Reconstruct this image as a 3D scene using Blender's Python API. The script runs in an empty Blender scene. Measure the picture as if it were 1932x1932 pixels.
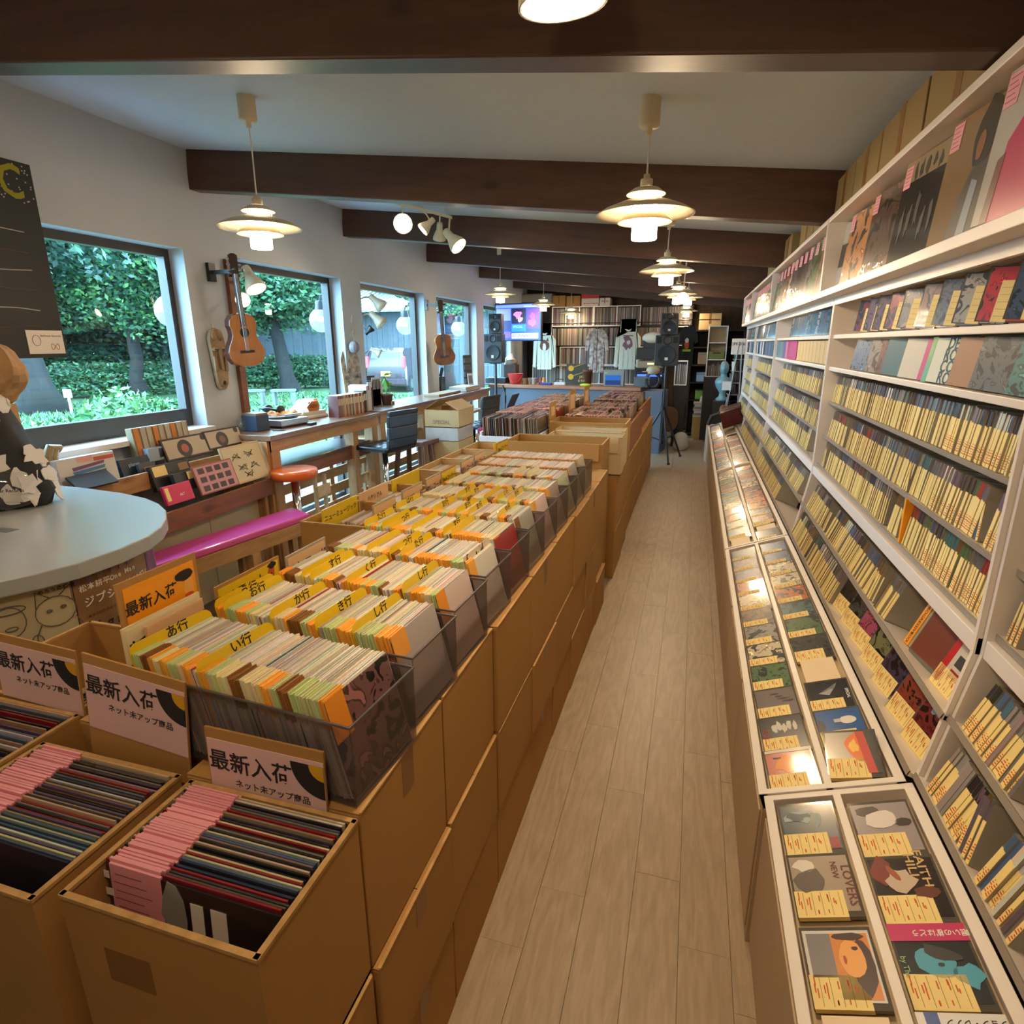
import bpy, math, random
from mathutils import Vector, Matrix, Euler
PI = math.pi
rnd = random.Random(11)
SC = bpy.context.scene
COL = SC.collection

# ---------------------------------------------------------------- camera
H = 1.6                                  # eye height in metres
F_PX, YAW, PITCH, ROLL = 1126.45, 0.290184, 0.273802, -0.0050554
_cy, _sy, _cp, _sp = math.cos(YAW), math.sin(YAW), math.cos(PITCH), math.sin(PITCH)
FWD = Vector((-_sy * _cp, _cy * _cp, -_sp))
_rt = Vector((_cy, _sy, 0)); _up = _rt.cross(FWD)
RGT = math.cos(ROLL) * _rt + math.sin(ROLL) * _up
UPV = -math.sin(ROLL) * _rt + math.cos(ROLL) * _up
cam = bpy.data.cameras.new('camera'); cam_o = bpy.data.objects.new('camera', cam); COL.objects.link(cam_o)
cam.sensor_width = 36; cam.lens = 36 * F_PX / 1932; cam.clip_start = 0.02; cam.clip_end = 400
_m = Matrix((RGT, UPV, -FWD)).transposed().to_4x4(); _m.translation = (0, 0, H)
cam_o.matrix_world = _m
SC.camera = cam_o

# ---------------------------------------------------------------- world, exposure
w = bpy.data.worlds.new('overcast_sky'); SC.world = w; w.use_nodes = True
w.node_tree.nodes['Background'].inputs[0].default_value = (0.40, 0.70, 1.0, 1)
w.node_tree.nodes['Background'].inputs[1].default_value = 22.0
SC.view_settings.view_transform = 'Standard'; SC.view_settings.look = 'None'
SC.view_settings.exposure = 0.3; SC.view_settings.gamma = 1.0
SC.view_settings.use_curve_mapping = False
SC.cycles.max_bounces = 7; SC.cycles.diffuse_bounces = 4; SC.cycles.glossy_bounces = 3
SC.cycles.transparent_max_bounces = 12; SC.cycles.transmission_bounces = 4
SC.cycles.sample_clamp_indirect = 6
SC.cycles.caustics_reflective = False; SC.cycles.caustics_refractive = False
LAMP = 105.0                              # emission of a pendant's opal glass
LAMP_COL = (1.0, 0.75, 0.47)
SPOT_W = 26.0

# ---------------------------------------------------------------- surveying: a photo pixel meets a real plane
def ray(u, v):
    return RGT * ((u - 966) / F_PX) - UPV * ((v - 966) / F_PX) + FWD
def at(u, v, x=None, y=None, z=None):
    d = ray(u, v); c = Vector((0, 0, H))
    t = x / d.x if x is not None else y / d.y if y is not None else (z - H) / d.z
    return c + d * t
def pix(p):
    q = Vector(p) - Vector((0, 0, H)); d = q.dot(FWD)
    if d < 0.02: return None
    return 966 + F_PX * q.dot(RGT) / d, 966 - F_PX * q.dot(UPV) / d
def in_view(p, m=40):
    q = pix(p)
    return q is not None and -m < q[0] < 1932 + m and -m < q[1] < 1932 + m
def dist(p): return (Vector(p) - Vector((0, 0, H))).length

# ---------------------------------------------------------------- materials
def srgb(r, g, b):
    f = lambda c: c / 12.92 if c <= 0.04045 else ((c + 0.055) / 1.055) ** 2.4
    return (f(r / 255), f(g / 255), f(b / 255))
MATS = {}
def mat(name, col=(0.5, 0.5, 0.5), rough=0.6, metal=0.0, src=None, noise=0.0, scale=8.0, stretch=(1, 1, 1), bump=0.0, spec=0.5, coat=0.0, dark=None, emit=0.0, sheen=0.0):
    """src: None = fixed colour, 'obj' = the object's own colour, 'vc' = a colour attribute of the pieces"""
    if name in MATS: return MATS[name]
    m = bpy.data.materials.new(name); m.use_nodes = True; nt = m.node_tree; N = nt.nodes; L = nt.links
    b = N['Principled BSDF']; b.inputs['Roughness'].default_value = rough; b.inputs['Metallic'].default_value = metal
    b.inputs['Specular IOR Level'].default_value = spec; b.inputs['Coat Weight'].default_value = coat
    b.inputs['Coat Roughness'].default_value = 0.08
    if sheen: b.inputs['Sheen Weight'].default_value = sheen
    c = None
    if src == 'obj': c = N.new('ShaderNodeObjectInfo').outputs['Color']
    elif src == 'vc':
        a = N.new('ShaderNodeAttribute'); a.attribute_name = 'Col'; c = a.outputs['Color']
    if noise > 0 or bump > 0:
        tc = N.new('ShaderNodeTexCoord'); mp = N.new('ShaderNodeMapping'); mp.inputs['Scale'].default_value = stretch
        oi = N.new('ShaderNodeObjectInfo'); ad = N.new('ShaderNodeVectorMath'); ad.operation = 'MULTIPLY_ADD'
        L.new(oi.outputs['Random'], ad.inputs[0]); ad.inputs[1].default_value = (17, 9, 13); L.new(tc.outputs['Object'], ad.inputs[2])
        L.new(ad.outputs[0], mp.inputs[0])
        nz = N.new('ShaderNodeTexNoise'); nz.inputs['Scale'].default_value = scale; nz.inputs['Detail'].default_value = 5
        L.new(mp.outputs[0], nz.inputs['Vector'])
        if noise > 0:
            mx = N.new('ShaderNodeMix'); mx.data_type = 'RGBA'
            rp = N.new('ShaderNodeMapRange'); rp.inputs[1].default_value = 0.3; rp.inputs[2].default_value = 0.7; rp.inputs[3].default_value = 0; rp.inputs[4].default_value = noise
            L.new(nz.outputs[0], rp.inputs[0]); L.new(rp.outputs[0], mx.inputs[0])
            d = dark if dark else tuple(x * 0.45 for x in col)
            if c: L.new(c, mx.inputs[6])
            else: mx.inputs[6].default_value = (*col, 1)
            mx.inputs[7].default_value = (*d, 1)
            c = mx.outputs[2]
        if bump > 0:
            bp = N.new('ShaderNodeBump'); bp.inputs['Strength'].default_value = bump; bp.inputs['Distance'].default_value = 0.004
            L.new(nz.outputs[0], bp.inputs['Height']); L.new(bp.outputs[0], b.inputs['Normal'])
    if c: L.new(c, b.inputs['Base Color'])
    else: b.inputs['Base Color'].default_value = (*col, 1)
    if emit:
        b.inputs['Emission Strength'].default_value = emit
        if c: L.new(c, b.inputs['Emission Color'])
        else: b.inputs['Emission Color'].default_value = (*col, 1)
    MATS[name] = m
    return m

def wood(name, c1, c2, rough=0.5, axis='Y', rings=9.0, scale=1.0, knots=True, var=0.0, coat=0.0):
    """grain lines along one axis of the piece, knots and a random offset per piece"""
    if name in MATS: return MATS[name]
    m = bpy.data.materials.new(name); m.use_nodes = True; nt = m.node_tree; N = nt.nodes; L = nt.links; b = N['Principled BSDF']
    tc = N.new('ShaderNodeTexCoord'); oi = N.new('ShaderNodeObjectInfo'); ad = N.new('ShaderNodeVectorMath'); ad.operation = 'MULTIPLY_ADD'
    L.new(oi.outputs['Random'], ad.inputs[0]); ad.inputs[1].default_value = (31, 47, 23); L.new(tc.outputs['Object'], ad.inputs[2])
    mp = N.new('ShaderNodeMapping'); s = {'X': (0.12, 1, 1), 'Y': (1, 0.12, 1), 'Z': (1, 1, 0.12)}[axis]
    mp.inputs['Scale'].default_value = tuple(k * scale for k in s); L.new(ad.outputs[0], mp.inputs[0])
    n1 = N.new('ShaderNodeTexNoise'); n1.inputs['Scale'].default_value = 5; n1.inputs['Detail'].default_value = 3; L.new(mp.outputs[0], n1.inputs['Vector'])
    mu = N.new('ShaderNodeMath'); mu.operation = 'MULTIPLY'; mu.inputs[1].default_value = rings; L.new(n1.outputs[0], mu.inputs[0])
    fr = N.new('ShaderNodeMath'); fr.operation = 'PINGPONG'; fr.inputs[1].default_value = 0.5; L.new(mu.outputs[0], fr.inputs[0])
    n2 = N.new('ShaderNodeTexNoise'); n2.inputs['Scale'].default_value = 90; n2.inputs['Detail'].default_value = 4; L.new(mp.outputs[0], n2.inputs['Vector'])
    sm = N.new('ShaderNodeMath'); sm.operation = 'MULTIPLY_ADD'; sm.inputs[1].default_value = 0.55; L.new(fr.outputs[0], sm.inputs[0])
    h2 = N.new('ShaderNodeMath'); h2.operation = 'MULTIPLY'; h2.inputs[1].default_value = 0.6; L.new(n2.outputs[0], h2.inputs[0]); L.new(h2.outputs[0], sm.inputs[2])
    fac = sm.outputs[0]
    if var:
        va = N.new('ShaderNodeMath'); va.operation = 'MULTIPLY_ADD'; va.inputs[1].default_value = var; L.new(oi.outputs['Random'], va.inputs[0]); L.new(fac, va.inputs[2]); fac = va.outputs[0]
    if knots:
        m3 = N.new('ShaderNodeMapping'); m3.inputs['Scale'].default_value = tuple((0.45 if k < 1 else 1) * scale for k in s); L.new(ad.outputs[0], m3.inputs[0])
        vo = N.new('ShaderNodeTexVoronoi'); vo.inputs['Scale'].default_value = 4.5; L.new(m3.outputs[0], vo.inputs['Vector'])
        k = N.new('ShaderNodeMapRange'); k.inputs[1].default_value = 0.04; k.inputs[2].default_value = 0.14; k.inputs[3].default_value = 0.55; k.inputs[4].default_value = 0; L.new(vo.outputs['Distance'], k.inputs[0])
        a2 = N.new('ShaderNodeMath'); a2.operation = 'ADD'; L.new(fac, a2.inputs[0]); L.new(k.outputs[0], a2.inputs[1]); fac = a2.outputs[0]
    mx = N.new('ShaderNodeMix'); mx.data_type = 'RGBA'; L.new(fac, mx.inputs[0]); mx.inputs[6].default_value = (*c1, 1); mx.inputs[7].default_value = (*c2, 1)
    L.new(mx.outputs[2], b.inputs['Base Color']); b.inputs['Roughness'].default_value = rough; b.inputs['Coat Weight'].default_value = coat
    bp = N.new('ShaderNodeBump'); bp.inputs['Strength'].default_value = 0.12; bp.inputs['Distance'].default_value = 0.002; L.new(fac, bp.inputs['Height']); L.new(bp.outputs[0], b.inputs['Normal'])
    MATS[name] = m
    return m

def clear(name, tint=(1, 1, 1), alpha=0.1, rough=0.03):
    """thin clear sheet: mostly see-through, with a surface reflection"""
    if name in MATS: return MATS[name]
    m = bpy.data.materials.new(name); m.use_nodes = True; nt = m.node_tree; N = nt.nodes; L = nt.links
    N.remove(N['Principled BSDF']); out = N['Material Output']
    t = N.new('ShaderNodeBsdfTransparent'); t.inputs[0].default_value = (*tint, 1)
    d = N.new('ShaderNodeBsdfDiffuse'); d.inputs[0].default_value = (*[x * 0.8 for x in tint], 1)
    g = N.new('ShaderNodeBsdfGlossy'); g.inputs['Roughness'].default_value = rough
    fr = N.new('ShaderNodeFresnel'); fr.inputs[0].default_value = 1.45
    m1 = N.new('ShaderNodeMixShader'); m1.inputs[0].default_value = alpha; L.new(t.outputs[0], m1.inputs[1]); L.new(d.outputs[0], m1.inputs[2])
    ge = N.new('ShaderNodeNewGeometry'); iv = N.new('ShaderNodeMath'); iv.operation = 'SUBTRACT'; iv.inputs[0].default_value = 1; L.new(ge.outputs['Backfacing'], iv.inputs[1])
    ml = N.new('ShaderNodeMath'); ml.operation = 'MULTIPLY'; L.new(fr.outputs[0], ml.inputs[0]); L.new(iv.outputs[0], ml.inputs[1])   # only the outer face reflects
    m2 = N.new('ShaderNodeMixShader'); L.new(ml.outputs[0], m2.inputs[0]); L.new(m1.outputs[0], m2.inputs[1]); L.new(g.outputs[0], m2.inputs[2])
    L.new(m2.outputs[0], out.inputs[0]); MATS[name] = m
    return m

def cover_mat(name, scale=14.0, rough=0.3, coat=0.5, film=False):
    """printed sleeve art: blotches of the piece's own colour, light and dark, different on every piece"""
    if name in MATS: return MATS[name]
    m = bpy.data.materials.new(name); m.use_nodes = True; nt = m.node_tree; N = nt.nodes; L = nt.links; b = N['Principled BSDF']
    tc = N.new('ShaderNodeTexCoord'); oi = N.new('ShaderNodeObjectInfo'); ad = N.new('ShaderNodeVectorMath'); ad.operation = 'MULTIPLY_ADD'
    L.new(oi.outputs['Random'], ad.inputs[0]); ad.inputs[1].default_value = (31, 47, 23); L.new(tc.outputs['Object'], ad.inputs[2])
    n = N.new('ShaderNodeTexNoise'); n.inputs['Scale'].default_value = scale; n.inputs['Detail'].default_value = 2.5; n.inputs['Distortion'].default_value = 1.2; L.new(ad.outputs[0], n.inputs['Vector'])
    rp = N.new('ShaderNodeValToRGB'); rp.color_ramp.interpolation = 'CONSTANT'
    e = rp.color_ramp.elements; e[0].position = 0; e[0].color = (0.03, 0.03, 0.035, 1); e[1].position = 0.44; e[1].color = (1, 1, 1, 1)
    e2 = e.new(0.6); e2.color = (0.4, 0.36, 0.33, 1)
    e3 = e.new(0.66); e3.color = (2.2, 2.0, 1.8, 1)
    L.new(n.outputs[0], rp.inputs[0])
    mx = N.new('ShaderNodeMix'); mx.data_type = 'RGBA'; mx.blend_type = 'MULTIPLY'; mx.inputs[0].default_value = 1; L.new(oi.outputs['Color'], mx.inputs[6]); L.new(rp.outputs[0], mx.inputs[7])
    L.new(mx.outputs[2], b.inputs['Base Color']); b.inputs['Roughness'].default_value = rough; b.inputs['Coat Weight'].default_value = coat; b.inputs['Coat Roughness'].default_value = 0.06
    if film:
        nb = N.new('ShaderNodeTexNoise'); nb.inputs['Scale'].default_value = 16; nb.inputs['Detail'].default_value = 2; L.new(ad.outputs[0], nb.inputs['Vector'])
        mp = N.new('ShaderNodeMapping'); mp.inputs['Scale'].default_value = (1, 1, 0.25); L.new(ad.outputs[0], mp.inputs[0]); L.new(mp.outputs[0], nb.inputs['Vector'])
        bp = N.new('ShaderNodeBump'); bp.inputs['Strength'].default_value = 0.5; bp.inputs['Distance'].default_value = 0.01; L.new(nb.outputs[0], bp.inputs['Height']); L.new(bp.outputs[0], b.inputs['Coat Normal'])
    MATS[name] = m
    return m

# ---------------------------------------------------------------- mesh building
class MB:
    def __init__(s): s.v = []; s.f = []; s.mi = []; s.c = []
    def add(s, vs, fs, m=0, col=None):
        o = len(s.v); s.v += [tuple(p) for p in vs]
        for f in fs: s.f.append(tuple(i + o for i in f)); s.mi.append(m); s.c.append(col)
        return s
    def box(s, x0, x1, y0, y1, z0, z1, m=0, col=None):
        v = [(x, y, z) for z in (z0, z1) for y in (y0, y1) for x in (x0, x1)]
        return s.add(v, [(0, 2, 3, 1), (4, 5, 7, 6), (0, 1, 5, 4), (2, 6, 7, 3), (0, 4, 6, 2), (1, 3, 7, 5)], m, col)
    def fbox(s, o, ax, ay, az, m=0, col=None):
        """box from a corner and three edge vectors"""
        o, ax, ay, az = Vector(o), Vector(ax), Vector(ay), Vector(az)
        v = [o + ax * i + ay * j + az * k for k in (0, 1) for j in (0, 1) for i in (0, 1)]
        return s.add(v, [(0, 2, 3, 1), (4, 5, 7, 6), (0, 1, 5, 4), (2, 6, 7, 3), (0, 4, 6, 2), (1, 3, 7, 5)], m, col)
    def cyl(s, p0, p1, r0, r1=None, n=14, m=0, caps=True, col=None):
        p0, p1 = Vector(p0), Vector(p1); r1 = r0 if r1 is None else r1
        d = (p1 - p0).normalized(); a = d.orthogonal().normalized(); b = d.cross(a)
        v = []
        for p, r in ((p0, r0), (p1, r1)):
            v += [p + (a * math.cos(2 * PI * i / n) + b * math.sin(2 * PI * i / n)) * r for i in range(n)]
        f = [(i, (i + 1) % n, n + (i + 1) % n, n + i) for i in range(n)]
        if caps: f += [tuple(range(n))[::-1], tuple(range(n, 2 * n))]
        return s.add(v, f, m, col)
    def lathe(s, prof, n=28, c=(0, 0, 0), m=0, closed=False):
        c = Vector(c); v = []
        for r, z in prof: v += [c + Vector((r * math.cos(2 * PI * i / n), r * math.sin(2 * PI * i / n), z)) for i in range(n)]
        k = len(prof); f = []
        for j in range(k - 1 + (1 if closed else 0)):
            a, b2 = j * n, ((j + 1) % k) * n
            f += [(a + i, a + (i + 1) % n, b2 + (i + 1) % n, b2 + i) for i in range(n)]
        return s.add(v, f, m)
    def prism(s, pts, M, h, m=0, col=None):
        """2D outline in the local XY plane of matrix M, extruded h along its Z"""
        n = len(pts); v = [M @ Vector((x, y, 0)) for x, y in pts] + [M @ Vector((x, y, h)) for x, y in pts]
        f = [tuple(range(n))[::-1], tuple(range(n, 2 * n))] + [(i, (i + 1) % n, n + (i + 1) % n, n + i) for i in range(n)]
        return s.add(v, f, m, col)
    def tube(s, pts, r, n=8, m=0):
        pts = [Vector(p) for p in pts]; v = []; k = len(pts); a = None
        for i, p in enumerate(pts):
            d = (pts[min(i + 1, k - 1)] - pts[max(i - 1, 0)]).normalized()
            if a is None: a = d.orthogonal().normalized()
            a = (a - d * a.dot(d)).normalized(); b = d.cross(a); rr = r[i] if isinstance(r, (list, tuple)) else r
            v += [p + (a * math.cos(2 * PI * j / n) + b * math.sin(2 * PI * j / n)) * rr for j in range(n)]
        f = [(i * n + j, i * n + (j + 1) % n, (i + 1) * n + (j + 1) % n, (i + 1) * n + j) for i in range(k - 1) for j in range(n)]
        f += [tuple(range(n))[::-1], tuple(range((k - 1) * n, k * n))]
        return s.add(v, f, m)
    def ball(s, c, r, n=14, k=8, m=0):
        c = Vector(c); r = Vector(r) if hasattr(r, '__len__') else Vector((r, r, r)); v = [c + Vector((0, 0, -r.z))]
        for j in range(1, k):
            t = -PI / 2 + PI * j / k
            v += [c + Vector((r.x * math.cos(t) * math.cos(2 * PI * i / n), r.y * math.cos(t) * math.sin(2 * PI * i / n), r.z * math.sin(t))) for i in range(n)]
        v.append(c + Vector((0, 0, r.z))); f = [(0, 1 + (i + 1) % n, 1 + i) for i in range(n)]
        for j in range(k - 2): f += [(1 + j * n + i, 1 + j * n + (i + 1) % n, 1 + (j + 1) * n + (i + 1) % n, 1 + (j + 1) * n + i) for i in range(n)]
        t = len(v) - 1; f += [(t, 1 + (k - 2) * n + i, 1 + (k - 2) * n + (i + 1) % n) for i in range(n)]
        return s.add(v, f, m)
    def xf(s, M, start=0):
        for i in range(start, len(s.v)): s.v[i] = tuple(M @ Vector(s.v[i]))
        return s
    def mesh(s, name, mats, smooth=False):
        me = bpy.data.meshes.new(name); me.from_pydata(s.v, [], s.f)
        for m in (mats if isinstance(mats, (list, tuple)) else [mats]): me.materials.append(m)
        if any(s.mi): me.polygons.foreach_set('material_index', s.mi)
        if any(c is not None for c in s.c):
            ca = me.color_attributes.new('Col', 'FLOAT_COLOR', 'CORNER'); buf = []
            for f, c in zip(s.f, s.c): buf += [*(c or (0.5, 0.5, 0.5)), 1.0] * len(f)
            ca.data.foreach_set('color', buf)
        if smooth: me.polygons.foreach_set('use_smooth', [True] * len(s.f))
        me.update(); return me
    def build(s, name, mats, parent=None, smooth=False, bevel=0.0, loc=None):
        o = bpy.data.objects.new(name, s.mesh(name, mats, smooth)); COL.objects.link(o)
        if parent is not None: o.parent = parent
        if loc is not None: o.location = loc
        if bevel:
            b = o.modifiers.new('soft_edges', 'BEVEL'); b.width = bevel; b.segments = 2; b.limit_method = 'ANGLE'; b.angle_limit = 0.6
        if smooth and bevel == 0: pass
        return o

def tag(o, label, cat, group=None, kind=None):
    if label: o['label'] = label
    if cat: o['category'] = cat
    if group: o['group'] = group
    if kind: o['kind'] = kind
    return o
def thing(name, label, cat, loc=(0, 0, 0), rot=(0, 0, 0), group=None):
    o = bpy.data.objects.new(name, None); COL.objects.link(o); o.location = loc; o.rotation_euler = rot; o.empty_display_size = 0.05
    return tag(o, label, cat, group)
def put(name, mesh, parent=None, loc=(0, 0, 0), rot=(0, 0, 0), color=None):
    o = bpy.data.objects.new(name, mesh); COL.objects.link(o)
    if parent is not None: o.parent = parent
    o.location = loc; o.rotation_euler = rot
    if color: o.color = (*color, 1)
    return o
def putm(name, mesh, M, parent=None, color=None):
    o = bpy.data.objects.new(name, mesh); COL.objects.link(o)
    if parent is not None: o.parent = parent
    o.matrix_local = M
    if color: o.color = (*color, 1)
    return o
def struct(o):
    o['kind'] = 'structure'; return o
def dup(root, loc=None, rot=None, label=None, group=None):
    r = root.copy(); COL.objects.link(r)
    if loc is not None: r.location = loc
    if rot is not None: r.rotation_euler = rot
    if label: r['label'] = label
    if group: r['group'] = group
    for ch in list(root.children):
        c = ch.copy(); COL.objects.link(c); c.parent = r
        for g in list(ch.children):
            d = g.copy(); COL.objects.link(d); d.parent = c
    return r
def frame(o, x, y, z=None):
    """matrix with given origin, X axis and approximate Y axis"""
    x = Vector(x).normalized(); y = Vector(y); z = x.cross(y).normalized() if z is None else Vector(z); y = z.cross(x).normalized()
    M = Matrix((x, y, z)).transposed().to_4x4(); M.translation = o
    return M
ORD = lambda n: f"{n}{'th' if 10 <= n % 100 <= 20 else {1: 'st', 2: 'nd', 3: 'rd'}.get(n % 10, 'th')}"

# lettering: every string is turned into a flat mesh once (unit letter height), before the scene fills up
_TXT = {}
def letters(strings):
    obs = []
    for s in strings:
        c = bpy.data.curves.new('lettering', 'FONT'); c.body = s; c.align_x = 'CENTER'; c.align_y = 'CENTER'; c.resolution_u = 2; c.offset = 0.016
        o = bpy.data.objects.new('lettering', c); COL.objects.link(o); obs.append((s, o))
    dg = bpy.context.evaluated_depsgraph_get()
    for s, o in obs: _TXT[s] = bpy.data.meshes.new_from_object(o.evaluated_get(dg))
    for s, o in obs:
        c = o.data; bpy.data.objects.remove(o); bpy.data.curves.remove(c)
def write(s, M, size, m, parent=None, name='lettering', sx=1.0):
    """string s centred on the XY plane of M"""
    key = (s, m.name)
    if key not in _TXT:
        me = _TXT[s].copy(); me.materials.clear(); me.materials.append(m); me.name = 'lettering'; _TXT[key] = me
    return putm(name, _TXT[key], M @ Matrix.Diagonal((size * sx, size, size, 1)), parent)

# ---------------------------------------------------------------- shared materials
wht = mat('white_laminate', srgb(226, 219, 212), 0.35, noise=0.12, scale=3)
wht_edge = mat('white_board_edge', srgb(232, 222, 214), 0.4)
ply = mat('beige_back_board', srgb(190, 165, 128), 0.6, noise=0.2, scale=5)
wall_m = mat('wall_plaster', srgb(184, 188, 196), 0.85, noise=0.1, scale=2.0, bump=0.15)
ceil_m = mat('ceiling_paper', srgb(202, 212, 226), 0.9, noise=0.08, scale=30, bump=0.2)
beam_m = wood('beam_wood', srgb(92, 60, 44), srgb(48, 29, 20), 0.45, 'X', rings=5, scale=1.0)
dkwood = wood('dark_wall_wood', srgb(84, 58, 34), srgb(30, 20, 12), 0.6, 'Z', rings=6)
floor_w = wood('floor_plank_wood', srgb(190, 168, 140), srgb(142, 120, 96), 0.42, 'Y', rings=10, scale=1.6, knots=False, var=0.0)
pine = wood('pine_wood', srgb(196, 148, 98), srgb(132, 88, 50), 0.5, 'Y', rings=8)
pine_v = wood('pine_post_wood', srgb(202, 156, 106), srgb(140, 96, 56), 0.5, 'Z', rings=8)
redwood = wood('reddish_shelf_wood', srgb(142, 88, 52), srgb(84, 46, 26), 0.5, 'Y', rings=8)
barwood = wood('bar_top_wood', srgb(148, 108, 80), srgb(92, 62, 44), 0.3, 'Y', rings=8, coat=0.3)
cardb = mat('cardboard', srgb(178, 134, 78), 0.75, noise=0.35, scale=2.2, dark=srgb(150, 108, 58), spec=0.25)
cardb2 = mat('pale_cardboard', srgb(198, 164, 116), 0.75, noise=0.3, scale=2.0, dark=srgb(166, 130, 84), spec=0.25)
cardull = mat('dull_cardboard', srgb(150, 126, 88), 0.8, noise=0.2, scale=2.0, dark=srgb(130, 104, 68), spec=0.2)
cardin = mat('cardboard_inside', srgb(150, 108, 56), 0.8, spec=0.2)
tape = mat('brown_packing_tape', srgb(136, 92, 44), 0.35)
black = mat('black_plastic', (0.012, 0.012, 0.013), 0.45)
blackm = mat('black_metal', (0.012, 0.012, 0.014), 0.35)
blacksoft = mat('black_leatherette', (0.014, 0.014, 0.018), 0.32)
chrome = mat('chrome', (0.75, 0.75, 0.76), 0.12, 1.0)
steel = mat('brushed_steel', (0.5, 0.5, 0.5), 0.3, 1.0)
frame_dk = mat('dark_window_frame', srgb(58, 52, 48), 0.4)
ink = mat('black_ink', (0.01, 0.01, 0.012), 0.6)
inkred = mat('red_ink', srgb(200, 84, 30), 0.6)
inkpur = mat('purple_ink', srgb(74, 40, 110), 0.6)
inkwht = mat('white_ink', srgb(235, 230, 220), 0.6)
slip_y = mat('yellow_slip_paper', srgb(246, 220, 146), 0.6, noise=0.12, scale=30)
lamp_w = mat('lamp_white_enamel', srgb(212, 198, 170), 0.4)
paint_obj = mat('painted_by_object', (1, 1, 1), 0.5, src='obj')
gloss_obj = mat('glossy_by_object', (1, 1, 1), 0.25, src='obj', coat=0.4)
paint_vc = mat('painted_by_piece', (1, 1, 1), 0.5, src='vc')
gloss_vc = mat('glossy_by_piece', (1, 1, 1), 0.3, src='vc', coat=0.3)
art = cover_mat('printed_cover', 22)
art_big = cover_mat('printed_record_cover', 9, film=True)
glass = clear('window_glass', (0.94, 0.99, 0.98), 0.0, 0.0)
smoky = clear('smoky_plastic', (0.74, 0.71, 0.72), 0.05, 0.12)
clearp = clear('clear_plastic', (0.96, 0.96, 0.95), 0.05, 0.06)

letters(['最新入荷', 'ネット未アップ商品', 'EPレコード', '7inchコーナー', '新', 'あ行', 'い行', 'う行', 'お行', 'か行', 'き行', 'く行', 'し行', 'す行', 'た行', 'つ行', 'は行', 'ま行', 'や行',
         '松本耕平One Man', 'ジプシー放浪記6', 'Again', '2026', 'C', 'BEGINNERS', 'RECORDS', 'JAY', '& KAI', 'DE', 'RO', 'CO', 'planet', 'PROGRESSIVE', 'ROCK', 'LOVERS', 'FAITH', 'HILL', 'by The',
         '眠いの樹はどう', 'ジョン・レノン', 'ハヤシさん', 'ニューミュージック', '30-30', '懐かしのサウンド♪', 'BeGinner Records', 'SPECIAL', '7', 'V', 'ALT', 'ありがとうございます', 'めろう応援中', '★', 'COI', '¥1480', 'NEW', 'S'] + sorted(set('松本耕平OneManジプシー放浪記6Again2026めろう応援中')))
# ================================================================ ROOM
WX, RX, BY, FY = -3.25, 0.98, 12.0, -1.6         # left wall, right wall, back wall, wall behind the camera
ZC = lambda x: 2.82 - 0.1077 * (x + 3.25)        # the ceiling slopes down to the right
WT = 0.2                                         # wall thickness
WINS = [(1.95, 3.42, 1.05), (3.83, 5.28, 0.1), (5.64, 7.15, 0.1), (7.52, 9.03, 0.1), (9.37, 10.85, 0.1)]
HEAD = 2.21

b = MB().box(-3.6, RX, FY, BY + 0.1, -0.12, -0.004)
floor = struct(b.build('floor', mat('floor_base', srgb(120, 102, 80), 0.6, noise=0.2, scale=6)))
PW = 0.1365
offs = {-1: 1.30, 0: 1.21, 1: 1.415, 2: 0.985, 3: 1.55, 4: 1.34, -2: 1.7, -3: 1.1, -4: 1.5, -5: 1.25}   # where the cross joints of each column fall
offs[2] = 1.896; offs[1] = 1.415; offs[3] = 1.55; offs[4] = 1.34; offs[0] = 1.21
plank_me = MB().box(-PW / 2 + 0.0008, PW / 2 - 0.0008, -0.4235, 0.4235, -0.004, 0.0).mesh('plank', floor_w)
for k in range(-5, 6):
    xc = -0.338 + PW * k - PW / 2 + 0.001
    y = offs.get(k, 1.2) - 0.848 * 3
    while y < 10.4:
        if k >= -1 or y > 3.2:
            put('plank', plank_me, floor, (xc, y + 0.424, rnd.uniform(0, 0.0006)))
        y += 0.848

b = MB()
b.add([(-3.65, FY, ZC(-3.65)), (RX + .1, FY, ZC(RX + .1)), (RX + .1, BY, ZC(RX + .1)), (-3.65, BY, ZC(-3.65)),
       (-3.65, FY, ZC(-3.65) + .12), (RX + .1, FY, ZC(RX + .1) + .12), (RX + .1, BY, ZC(RX + .1) + .12), (-3.65, BY, ZC(-3.65) + .12)],
      [(0, 1, 2, 3), (7, 6, 5, 4), (0, 4, 5, 1), (1, 5, 6, 2), (2, 6, 7, 3), (3, 7, 4, 0)])
ceiling = struct(b.build('ceiling', ceil_m))
ang = math.atan(0.1077)
bm = MB().fbox((0, 0, -0.235), (4.32, 0, 0), (0, 0.105, 0), (0, 0, 0.236)).mesh('beam', beam_m)
for y in (1.66, 3.55, 5.39, 7.27, 9.19, 11.02):
    o = put('beam', bm, ceiling, (WX + 0.012, y, ZC(WX)), (0, ang, 0))
    bv = o.modifiers.new('soft_edges', 'BEVEL'); bv.width = 0.006; bv.segments = 2

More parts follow.
